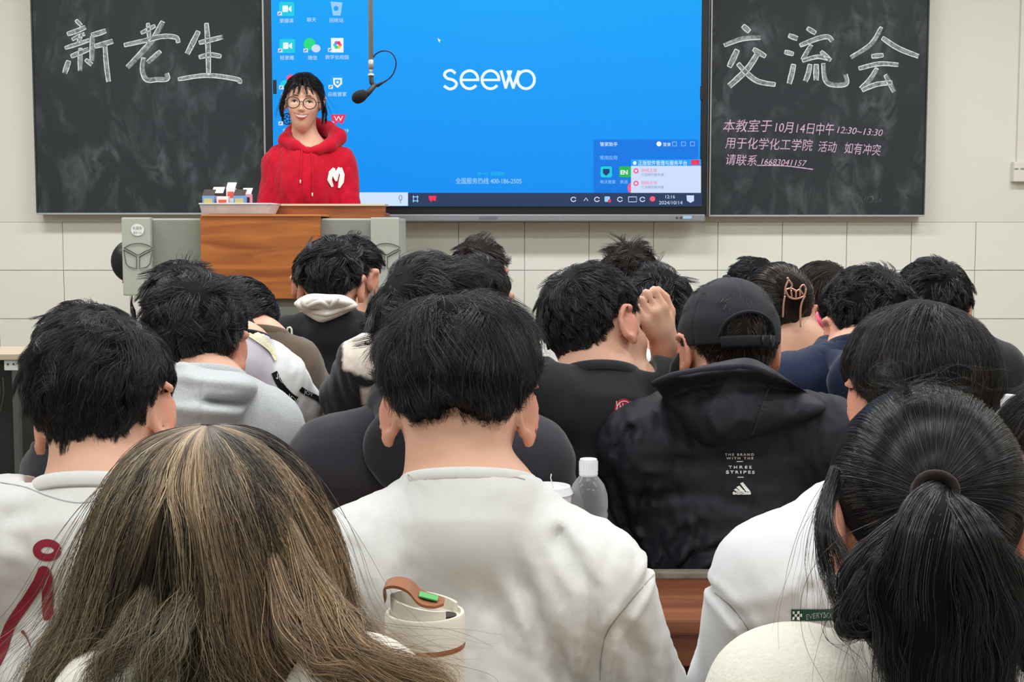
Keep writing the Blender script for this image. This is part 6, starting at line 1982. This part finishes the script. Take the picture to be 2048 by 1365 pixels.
for (u0, u1, uo0, uo1) in ((300, 403, 246, 300), (640, 742, 742, 798)):
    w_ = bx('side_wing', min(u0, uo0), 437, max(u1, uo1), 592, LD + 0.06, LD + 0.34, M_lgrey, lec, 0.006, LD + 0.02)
    bx('shaded_inner_face', u0, 440, u1, 590, LD + 0.045, LD + 0.06, M_lgrey2, w_, 0.002, LD + 0.02)  # darker grey paints how the angled wing catches less light than its outer face
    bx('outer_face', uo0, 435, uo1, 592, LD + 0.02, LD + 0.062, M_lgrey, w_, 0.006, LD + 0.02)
    cx = (uo0 + uo1) / 2 + (3 if u0 < 500 else 2)
    mk = MB()
    def outl(pts): mk.tube([P(x, y, LD + 0.018) for x, y in spl(pts, 4)], 0.0012, 6)
    outl([(cx - 28, 496), (cx - 14, 489), (cx, 487), (cx + 14, 489), (cx + 28, 496), (cx + 14, 503), (cx, 510), (cx - 14, 503), (cx - 28, 496)])
    m2 = MB(); m2.tube([P(x, y, LD + 0.018) for x, y in [(cx - 29, 500), (cx - 24, 528), (cx - 18, 534), (cx - 3, 538), (cx - 3, 514), (cx - 29, 500)]], 0.0012, 6)
    m3 = MB(); m3.tube([P(x, y, LD + 0.018) for x, y in [(cx + 29, 500), (cx + 24, 528), (cx + 18, 534), (cx + 3, 538), (cx + 3, 514), (cx + 29, 500)]], 0.0012, 6)
    for k_ in (mk, m2, m3): k_.build('emblem_outline', M_frame, w_, True)
st_ = MB(); c = P(275, 460, LD + 0.0185)
st_.add([c] + [c + np.array((0.024 * math.cos(k * .314), -0.0008, 0.022 * math.sin(k * .314))) for k in range(20)], [(0, k + 1, (k + 1) % 20 + 1) for k in range(20)])
so_ = st_.build('round_sticker', mat('sticker_white', srgb(232, 232, 228), 0.6), lec)
tmb = MB(); text_px(tmb, '多媒体', 265, 459, 7, LD + 0.016, width=19); text_px(tmb, '报修 010', 266, 468, 6, LD + 0.016, width=17)
tmb.build('sticker_lettering', mat('sticker_ink', srgb(120, 130, 128), 0.7), so_)
# desktop behind with sloping board
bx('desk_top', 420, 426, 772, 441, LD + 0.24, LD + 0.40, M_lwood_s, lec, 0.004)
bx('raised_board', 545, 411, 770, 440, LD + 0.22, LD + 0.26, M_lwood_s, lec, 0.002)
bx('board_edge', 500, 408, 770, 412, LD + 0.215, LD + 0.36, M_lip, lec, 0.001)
# coil and strap hanging at the left wing
MB().tube([P(249 + 6 * math.cos(t) * 0.9 - 3, 523 + 44 * math.sin(t), LD + 0.20) for t in np.linspace(-1.5, 1.5, 4)] , 0.004, 8).build('cable', M_frame, lec, True)
hp = thing('hanging_headphones', P(246, 592, LD + 0.2), 'black round cable reel hung behind the left lectern wing', 'cable reel')
b = MB()
b.lathe([(0.0, -0.012), (0.080, -0.012), (0.085, 0.0), (0.080, 0.012), (0.0, 0.012)], P(268, 523, LD + 0.22), 28, np.array(((0.0, 0, 1), (0, 1, 0), (-1, 0, 0))) @ np.array(((1, 0, 0), (0, 0.35, -0.94), (0, 0.94, 0.35))))
b.build('reel_disc', M_frame, hp, True)
hp.name = 'cable_reel'
sp_ = thing('hanging_strap', P(266, 625, LD + 0.2), 'dark strap dangling below the left wing of the lectern', 'strap')
MB().tube([P(264, 592, LD + 0.2), P(263, 606, LD + 0.2), P(264, 614, LD + 0.2)], [0.003, 0.004, 0.006], 8).build('cord', M_frame, sp_, True)
MB().tube([P(264, 612, LD + 0.2), P(266, 622, LD + 0.2), P(269, 640, LD + 0.2), P(270, 668, LD + 0.2)], [0.005, 0.010, 0.009, 0.005], 8).build('plug', M_frame, sp_, True)

# plastic basket of cartons
M_bin = mat('cloudy_plastic', srgb(226, 232, 234), 0.3, alpha=0.72, spec=0.5)
bk = thing('plastic_basket', P(472, 430, LD + 0.12), 'cloudy white plastic basket on the lectern holding small cartons', 'basket')
a0, a1 = P(401, 408, LD + 0.03), P(544, 408, LD + 0.03)
b0, b1 = P(406, 430, LD + 0.05), P(538, 430, LD + 0.05)
zt, zb = a0[2], P(470, 429, LD)[2] + 0.002
y0t, y1t, y0b, y1b = LD + 0.01, LD + 0.21, LD + 0.03, LD + 0.19
def ring_(x0, x1, y0, y1, z): return [(x0, y0, z), (x1, y0, z), (x1, y1, z), (x0, y1, z)]
o_t = ring_(a0[0], a1[0], y0t, y1t, zt); o_b = ring_(b0[0], b1[0], y0b, y1b, zb)
i_t = ring_(a0[0] + .003, a1[0] - .003, y0t + .003, y1t - .003, zt); i_b = ring_(b0[0] + .003, b1[0] - .003, y0b + .003, y1b - .003, zb + .003)
b = MB(); b.add(o_t + o_b + i_t + i_b, [(k, (k + 1) % 4, (k + 1) % 4 + 4, k + 4) for k in range(4)] + [(k + 8, k + 12, (k + 1) % 4 + 12, (k + 1) % 4 + 8) for k in range(4)] + [(k, k + 8, (k + 1) % 4 + 8, (k + 1) % 4) for k in range(4)] + [(4, 5, 6, 7), (12, 15, 14, 13)])
b.build('tub', M_bin, bk)
b = MB()
for k in range(4):
    b.tube([o_t[k], o_t[(k + 1) % 4]], 0.0035, 6)
    b.build('rim', M_bin, bk, True); b = MB()
cm_ = dict(blue=mat('carton_blue', srgb(120, 160, 200), 0.5), white=mat('carton_white', srgb(236, 228, 222), 0.5), pink=mat('carton_pink', srgb(236, 150, 170), 0.5), dark=mat('carton_dark', srgb(60, 50, 46), 0.5), red=mat('carton_red', srgb(224, 90, 70), 0.5), yel=mat('carton_yellow', srgb(206, 186, 120), 0.5))
def carton(u0, v0, u1, v1, d, col, lab, label, open_=True, rotz=0.0):
    t = thing('drink_carton', P((u0 + u1) / 2, 430, d), label, 'carton')
    a = P(u0, 427, d); b = P(u1, v0, d)
    w = b[0] - a[0]; h = b[2] - zb - 0.004; cx = (a[0] + b[0]) / 2
    Rz = Matrix.Rotation(rotz, 3, 'Z')
    MB().box((a[0], d, zb + 0.004), (b[0], d + w * 0.85, b[2]), 0.0015, Rz).build('box', cm_[col], t)
    MB().box((a[0] + w * .15, d - 0.0012, b[2] - 0.034), (b[0] - w * .15, d + 0.001, b[2] - 0.012), 0.0003, Rz, (cx, d + w * .42, b[2])).build('label_patch', cm_[lab], t)
    if open_:
        zt_ = b[2]
        m = MB(); m.add([(a[0], d, zt_), (b[0], d, zt_), (b[0] + 0.004, d + w * .45, zt_ + 0.022), (a[0] + 0.004, d + w * .45, zt_ + 0.022), (a[0], d, zt_ - .001), (b[0], d, zt_ - .001), (b[0] + .004, d + w * .45, zt_ + 0.020), (a[0] + .004, d + w * .45, zt_ + 0.020)],
                        [(0, 1, 2, 3), (4, 7, 6, 5), (0, 4, 5, 1), (1, 5, 6, 2), (2, 6, 7, 3), (3, 7, 4, 0)])
        m.build('flap', cm_['dark' if open_ == 2 else 'white'], t)
    return t
carton(405, 391, 428, 427, LD + 0.045, 'blue', 'yel', 'blue drink carton with dark flap, leftmost in the plastic basket', 2)
carton(424, 386, 446, 427, LD + 0.10, 'dark', 'pink', 'dark carton with pink flap, second from the left in the basket', 1)
carton(434, 393, 456, 427, LD + 0.045, 'white', 'red', 'white carton with red patch, front middle of the basket', False)
carton(453, 377, 470, 427, LD + 0.10, 'white', 'red', 'tallest white carton with red patch, standing up at the back of the basket', 1)
carton(467, 391, 490, 427, LD + 0.045, 'blue', 'yel', 'blue drink carton with dark flap, right half of the basket', 2)
carton(484, 388, 502, 427, LD + 0.10, 'pink', 'dark', 'pink carton with white flap, rightmost in the basket', 1)

# ------------------------------------------------------------------ hanging microphone
MD = 4.45
mic = thing('hanging_microphone', P(742, 0, MD), 'black microphone clipped to a grey pole that hangs from the ceiling', 'microphone')
zt = ZC - 0.001
p0 = P(742, 0, MD)
MB().tube([(p0[0], MD, zt), P(742, 122, MD)], 0.0078, 16).build('pole', mat('grey_pole', srgb(176, 178, 180), 0.4, metal=0.3), mic, True)
MB().lathe([(0.0, 0), (0.05, 0), (0.05, -0.012), (0.012, -0.02), (0.0, -0.02)], (p0[0], MD, zt), 24).build('ceiling_plate', MATS['grey_pole'], mic, True)
MB().tube([P(742, 120, MD), P(742, 138, MD)], 0.0088, 14).build('collar_sleeve', MATS['grey_pole'], mic, True)
MB().tube([P(742, 137, MD), P(742, 150, MD)], [0.0065, 0.004], 12).build('threaded_tip', MATS['grey_pole'], mic, True)
MB().tube([P(742, 148, MD), P(742, 152, MD)], 0.0095, 14).build('white_washer', MATS['white_plastic'], mic, True)
M_mic = mat('mic_black', (0.014, 0.013, 0.013, 1), 0.55)
MB().tube([P(742, 151, MD), P(743, 166, MD), P(749, 174, MD - 0.01)], [0.008, 0.007, 0.006], 12).build('clip', M_mic, mic, True)
MB().tube([P(752, 168, MD - 0.01), P(737, 185, MD - 0.02), P(731, 190, MD - 0.025)], [0.0075, 0.009, 0.010], 14).build('mic_body', M_mic, mic, True)
c = P(718, 194, MD - 0.03)
ax = nrm(P(706, 203, MD - 0.035) - P(736, 186, MD - 0.02))
MB().tube([c - ax * r for r in (0.028, 0.024, 0.012, 0.0, -0.012, -0.020, -0.024)], [0.008, 0.014, 0.0185, 0.0205, 0.018, 0.012, 0.004], 18).build('foam_windscreen', mat('foam', (0.012, 0.011, 0.011, 1), 0.95, bump=0.6, bscale=500), mic, True)
cab = MB(); cab.tube([P(*a) for a in spl([(747, 115, MD), (752, 108, MD), (765, 102, MD), (780, 104, MD), (790, 116, MD), (792, 130, MD), (786, 148, MD), (775, 160, MD), (762, 168, MD - 0.005), (752, 172, MD - 0.01)], 6)], 0.0022, 8)
cab.build('cable', mat('navy_cable', srgb(28, 30, 80), 0.4), mic, True)
MB().tube([P(772, 161, MD), P(754, 172, MD - 0.01)], [0.003, 0.0055], 10).build('plug', M_mic, mic, True)

# ------------------------------------------------------------------ dark cabinet at the left edge
CB = 3.9
cab = thing('equipment_cabinet', (P(-40, 700, CB)[0], CB + 0.25, 0), 'black metal equipment cabinet with pale wooden top at the left edge', 'cabinet')
ax0, ax1 = P(-190, 700, CB)[0], P(33, 700, CB)[0]
ztc = P(0, 720, CB)[2]
MB().box((ax0, CB + 0.02, 0.0), (ax1 - 0.012, CB + 0.23, ztc), 0.004).build('body', mat('cabinet_black', (0.012, 0.012, 0.013, 1), 0.5), cab)
for x in (ax1 - 0.016, ax0):
    MB().box((x, CB, 0.0), (x + 0.018, CB + 0.02, ztc), 0.002).build('corner_post', mat('post_grey', srgb(96, 98, 98), 0.4, metal=0.5), cab)
MB().box((ax0 - 0.01, CB - 0.012, ztc), (ax1 + 0.008, CB + 0.24, ztc + 0.017), 0.003).build('top_board', mat('cabinet_top', srgb(186, 172, 148), 0.5), cab)
br = MB().box((ax1 - 0.035, CB - 0.004, ztc - 0.030), (ax1 + 0.003, CB + 0.0, ztc - 0.001), 0.001).build('corner_bracket', mat('bracket', srgb(206, 206, 204), 0.4), cab)
for dx in (0.008, 0.024):
    MB().tube([(ax1 - dx, CB - 0.006, ztc - 0.012), (ax1 - dx, CB - 0.003, ztc - 0.012)], 0.003, 10).build('screw', mat('screw_dark', (0.05, 0.05, 0.05, 1), 0.4), br, True)
for k in range(5):
    MB().tube(spl([(ax1 - 0.04 - 0.012 * k, CB - 0.004, ztc - 0.05), (ax1 - 0.038 - 0.010 * k, CB - 0.008, ztc - 0.10), (ax1 - 0.05 - 0.012 * k, CB - 0.005, ztc - 0.15 - 0.004 * k)], 6), 0.0018, 6).build('wire', mat('wire_olive', srgb(70, 66, 52), 0.5), cab, True)
for k in range(9):
    MB().box((ax0 + 0.03, CB + 0.012, 0.1 + k * 0.075), (ax1 - 0.10, CB + 0.022, 0.1 + k * 0.075 + 0.012), 0.001).build('vent_slat', mat('slat_black', (0.03, 0.03, 0.032, 1), 0.45), cab)

# ------------------------------------------------------------------ long desks with bench backs
M_desk = wood('desk_wood', srgb(150, 94, 66), srgb(120, 72, 50), 0.4, (0.8, 8, 8))
M_dark = mat('desk_dark_board', srgb(52, 44, 40), 0.7)  # dark brown board of the modesty panels and legs
M_edge2 = mat('worn_grey_edge', srgb(134, 128, 114), 0.7, var=0.25, vscale=40)
def desk(y0, y1, zt, x0, x1, label, legs=True):
    t = thing('long_desk', ((x0 + x1) / 2, (y0 + y1) / 2, 0), label, 'desk')
    MB().box((x0, y0, zt - 0.024), (x1, y1, zt), 0.004).build('desk_top', M_desk, t)
    MB().box((x0 + 0.01, y0 + 0.012, zt - 0.075), (x1 - 0.01, y0 + 0.030, zt - 0.026), 0.002).build('front_apron', M_desk, t)
    MB().box((x0, y1 - 0.006, zt - 0.20), (x1, y1 + 0.014, zt + 0.016), 0.003).build('back_board', M_desk, t)
    MB().box((x0, y1 - 0.008, zt + 0.016), (x1, y1 + 0.017, zt + 0.026), 0.002).build('worn_ledge', M_edge2, t)
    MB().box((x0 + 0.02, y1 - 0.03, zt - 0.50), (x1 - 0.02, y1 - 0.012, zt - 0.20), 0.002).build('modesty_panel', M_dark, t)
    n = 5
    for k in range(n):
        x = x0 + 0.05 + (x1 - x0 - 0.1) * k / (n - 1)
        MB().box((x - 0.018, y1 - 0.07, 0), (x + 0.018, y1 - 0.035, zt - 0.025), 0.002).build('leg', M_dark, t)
    return t
desk(1.30, 1.475, 0.70, -1.6, 1.6, 'brown desk nearest the camera, carrying the cream travel mug')
desk(1.985, 2.165, 0.70, -1.9, 1.9, 'brown wooden desk with worn grey ledge behind the black jacket wearer')
desk(2.72, 2.90, 0.70, -0.86, 1.30, 'brown wooden desk of the middle row, in front of the grey hoodie wearer')
desk(3.50, 3.66, 0.70, -1.05, 1.40, 'brown wooden desk of the second row, carrying the cream loop lid bottle')

# ------------------------------------------------------------------ cups and bottles
M_cream2 = mat('mug_cream', srgb(228, 222, 206), 0.45, bump=0.02, bscale=300)
M_rim = mat('mug_brown', srgb(150, 92, 56), 0.45)
mx, my = P(851, 1300, 1.40)[0], 1.395
ztp = P(851, 1243, 1.36)[2]
mug = thing('travel_mug', (mx, my, 0.70), 'cream travel mug with brown flip lid, beside the long ash brown hair', 'mug')
r0 = 81.5 / F * 1.40
def L_(prof, name, m, par=mug, seg=48): return MB().lathe(prof, (mx, my, 0), seg).build(name, m, par, auto=35)
zb_ = ztp - 0.030
L_([(0.0, 0.70), (r0 * .84, 0.70), (r0 * .88, 0.704), (r0 * .985, zb_ - 0.005), (0.0, zb_ - 0.005)], 'mug_body', M_cream2)
L_([(0.0, zb_ - 0.006), (r0 * 1.0, zb_ - 0.006), (r0 * 1.008, zb_ - 0.004), (r0 * 1.0, zb_ - 0.0015), (0, zb_ - 0.0015)], 'brown_band', M_rim)
lid = L_([(0.0, zb_ - 0.001), (r0, zb_ - 0.001), (r0, ztp - 0.003), (r0 * .97, ztp), (r0 * .90, ztp), (r0 * .86, ztp - 0.004), (0.0, ztp - 0.004)], 'lid', M_cream2)
# raised lid rim, higher at the left where the hinge stands
vs = []; fs = []; N_ = 40
for k in range(N_ + 1):
    a = math.radians(20 + 290 * k / N_)
    hgt = 0.006 + 0.012 * (0.5 - 0.5 * math.cos(a)) ** 1.2
    for (rr_, z_) in ((0.86, -0.004), (0.86, hgt), (0.78, hgt), (0.74, -0.004)):
        vs.append((mx + r0 * rr_ * math.cos(a), my + r0 * rr_ * math.sin(a), ztp + z_))
for k in range(N_):
    for j in range(4): fs.append((k * 4 + j, k * 4 + (j + 1) % 4, (k + 1) * 4 + (j + 1) % 4, (k + 1) * 4 + j))
fs += [(3, 2, 1, 0), tuple(N_ * 4 + j for j in range(4))]
b = MB(); b.add(vs, fs); b.build('lid_wall', M_cream2, lid, auto=40)
b = MB(); b.lathe([(0.0, 0.0), (0.010, 0.0), (0.010, 0.0012), (0.0, 0.0012)], (mx + r0 * .55, my - r0 * .1, ztp - 0.003), 20); b.build('drink_hole', M_frame, lid)
# flip lever: a curved tongue from the left hinge to the middle
prof = [(-0.040, 0.012), (-0.041, 0.026), (-0.030, 0.030), (-0.016, 0.026), (-0.004, 0.014), (0.010, 0.010), (0.020, 0.0095)]
wd_ = [0.012, 0.015, 0.018, 0.022, 0.025, 0.022, 0.010]
vs = []; fs = []
pr2 = spl([np.array((a, z, w)) for (a, z), w in zip(prof, wd_)], 5)
for p_ in pr2:
    for (sy, tz) in ((-1, 0), (1, 0), (1, 0.003), (-1, 0.003)):
        edge = 0.0
        vs.append((mx + p_[0], my - 0.004 + sy * p_[2], ztp + p_[1] + tz))
for k in range(len(pr2) - 1):
    for j in range(4): fs.append((k * 4 + j, (k + 1) * 4 + j, (k + 1) * 4 + (j + 1) % 4, k * 4 + (j + 1) % 4))
fs += [(0, 1, 2, 3), tuple((len(pr2) - 1) * 4 + j for j in (3, 2, 1, 0))]
b = MB(); b.add(vs, fs); lev = b.build('flip_lever', M_rim, mug, auto=40)
b = MB(); b.box((mx - 0.006, my - 0.014, ztp + 0.0165), (mx + 0.014, my + 0.004, ztp + 0.0180), 0.0004, Matrix.Rotation(0.25, 3, 'Y')); b.build('green_sticker', mat('green_sticker', srgb(90, 176, 100), 0.5), lev)
MB().box((mx - 0.022, my - r0 - 0.003, zb_ - 0.003), (mx - 0.012, my - r0 + 0.004, zb_ + 0.001), 0.0005).build('lid_tab', M_cream2, mug)

def clear(name, tint, lo, hi, rough):
    m = bpy.data.materials.new(name); m.use_nodes = True
    t = m.node_tree; b = t.nodes['Principled BSDF']
    b.inputs['Base Color'].default_value = tint; b.inputs['Roughness'].default_value = rough; b.inputs['Specular IOR Level'].default_value = 0.9
    lw_ = t.nodes.new('ShaderNodeLayerWeight'); lw_.inputs['Blend'].default_value = 0.35
    mr_ = t.nodes.new('ShaderNodeMapRange'); mr_.inputs['To Min'].default_value = lo; mr_.inputs['To Max'].default_value = hi
    t.links.new(lw_.outputs['Facing'], mr_.inputs['Value'])
    t.links.new(mr_.outputs['Result'], b.inputs['Alpha'])
    return m
M_pet = clear('clear_plastic', (0.75, 0.78, 0.8, 1), 0.10, 0.65, 0.05)
M_water = clear('water', (0.6, 0.66, 0.7, 1), 0.05, 0.35, 0.02)
M_capw = mat('bottle_cap_white', srgb(232, 232, 236), 0.35)
def bottle(u, vtop, d, ztab, rad, label, band=None):
    c = P(u, vtop, d); x, H = c[0], c[2] - ztab
    t = thing('water_bottle', (x, d, ztab), label, 'bottle')
    capz = H * 0.075 + 0.006
    prof = [(0.0, 0.002), (rad * .8, 0.0), (rad * .96, 0.006), (rad, 0.016)]
    z = 0.016
    top_body = H * 0.70
    k = 0
    while z < top_body - 0.012:
        prof += [(rad, z + 0.004), (rad * .955, z + 0.008), (rad, z + 0.012)]
        z += 0.013
    prof += [(rad, top_body), (rad * .97, top_body + H * .05), (rad * .80, top_body + H * .12), (rad * .52, top_body + H * .17), (rad * .40, top_body + H * .19), (rad * .38, H - capz), (0, H - capz)]
    prof = [(a, ztab + b_) for a, b_ in prof]
    MB().lathe(prof, (x, d, 0), 32).build('bottle_body', M_pet, t, auto=60)
    cp = MB()
    n = 40; rr_ = rad * .46
    cp.lathe([(rr_ * .96, c[2] - capz - 0.004), (rr_ * 1.04, c[2] - capz - 0.002), (rr_ * 1.04, c[2] - capz + 0.001), (rr_, c[2] - capz + 0.002), (rr_, c[2] - 0.003), (rr_ * .92, c[2]), (0, c[2])], (x, d, 0), n)
    cp = cp.build('bottle_cap', M_capw, t, auto=40)
    for k in range(20):
        a = k * 0.314
        MB().box((x + rr_ * math.cos(a) - .0006, d + rr_ * math.sin(a) - .0006, c[2] - capz + 0.003), (x + rr_ * math.cos(a) + .0006, d + rr_ * math.sin(a) + .0006, c[2] - 0.004), 0).build('cap_ridge', M_capw, cp)
    MB().lathe([(0, ztab + 0.004), (rad * .9, ztab + 0.005), (rad * .92, ztab + H * .35), (0, ztab + H * .35)], (x, d, 0), 28).build('water', M_water, t, auto=60)
    if band:
        MB().lathe([(rad * 1.012, ztab + band[0]), (rad * 1.012, ztab + band[1])], (x, d, 0), 32).build('paper_label', mat('label_white', srgb(228, 222, 218), 0.5), t, True)
        v = []
        for (a, z_) in ((-2.1, band[0] + .004), (-1.35, band[0] + .004), (-2.1, band[1] - .004)):
            v.append((x + rad * 1.03 * math.cos(a), d + rad * 1.03 * math.sin(a), ztab + z_))
        b = MB(); b.add(v, [(0, 1, 2)]); b.build('red_triangle', mat('label_red', srgb(220, 40, 50), 0.5), t)
    return t
bottle(1177, 918, 2.09, 0.70, 0.0305, 'clear plastic water bottle with white cap beside the centre white tee')
bottle(2018, 790, 2.82, 0.70, 0.034, 'water bottle with white and red label near the right edge', (0.04, 0.125))
# white paper cup with lid beside the bottle
cu = thing('lidded_cup', P(1096, 1100, 2.07), 'white cup with flat lid, left of the clear water bottle', 'cup')
cu.location.z = 0.70
c = P(1096, 972, 2.07); b = MB()
b.lathe([(0, 0.70), (0.028, 0.70), (0.036, c[2] - 0.012), (0, c[2] - 0.012)], (c[0], c[1], 0), 32); b.build('cup_body', M_capw, cu, auto=40)
b = MB(); b.lathe([(0.037, c[2] - 0.014), (0.0385, c[2] - 0.011), (0.037, c[2] - 0.008), (0.034, c[2]), (0.030, c[2]), (0.029, c[2] - 0.004), (0, c[2] - 0.004)], (c[0], c[1], 0), 32); b.build('cup_lid', M_capw, cu, auto=40)
MB().tube([(c[0] + 0.008, c[1], c[2] - 0.004), (c[0] + 0.004, c[1], c[2] + 0.012), (c[0] + 0.005, c[1], c[2] + 0.018)], 0.0008, 6).build('thread', M_capw, cu, True)
# cream bottle with loop
ld = 3.56
c = P(566, 676, ld)
lb_ = thing('loop_lid_bottle', (c[0], ld, 0.70), 'cream bottle with upright carrying loop on its lid, before the black sweater', 'bottle')
b = MB(); b.lathe([(0, 0.70), (0.034, 0.70), (0.036, 0.705), (0.036, c[2] - 0.03), (0.030, c[2] - 0.015), (0, c[2] - 0.015)], (c[0], ld, 0), 32); b.build('bottle_body', M_cream2, lb_, auto=40)
b = MB(); b.lathe([(0.034, c[2] - 0.022), (0.036, c[2] - 0.018), (0.034, c[2] - 0.004), (0.028, c[2]), (0, c[2])], (c[0], ld, 0), 32); b.build('lid', M_cream2, lb_, auto=40)
lp = [P(574, 674, ld - .02), P(574, 662, ld - .02), P(576, 656, ld - .02), P(580, 655, ld - .02), P(583, 658, ld - .02), P(584, 675, ld - .02), P(587, 684, ld - .02)]
MB().tube(lp, 0.0026, 8).build('carry_loop', M_cream2, lb_, True)
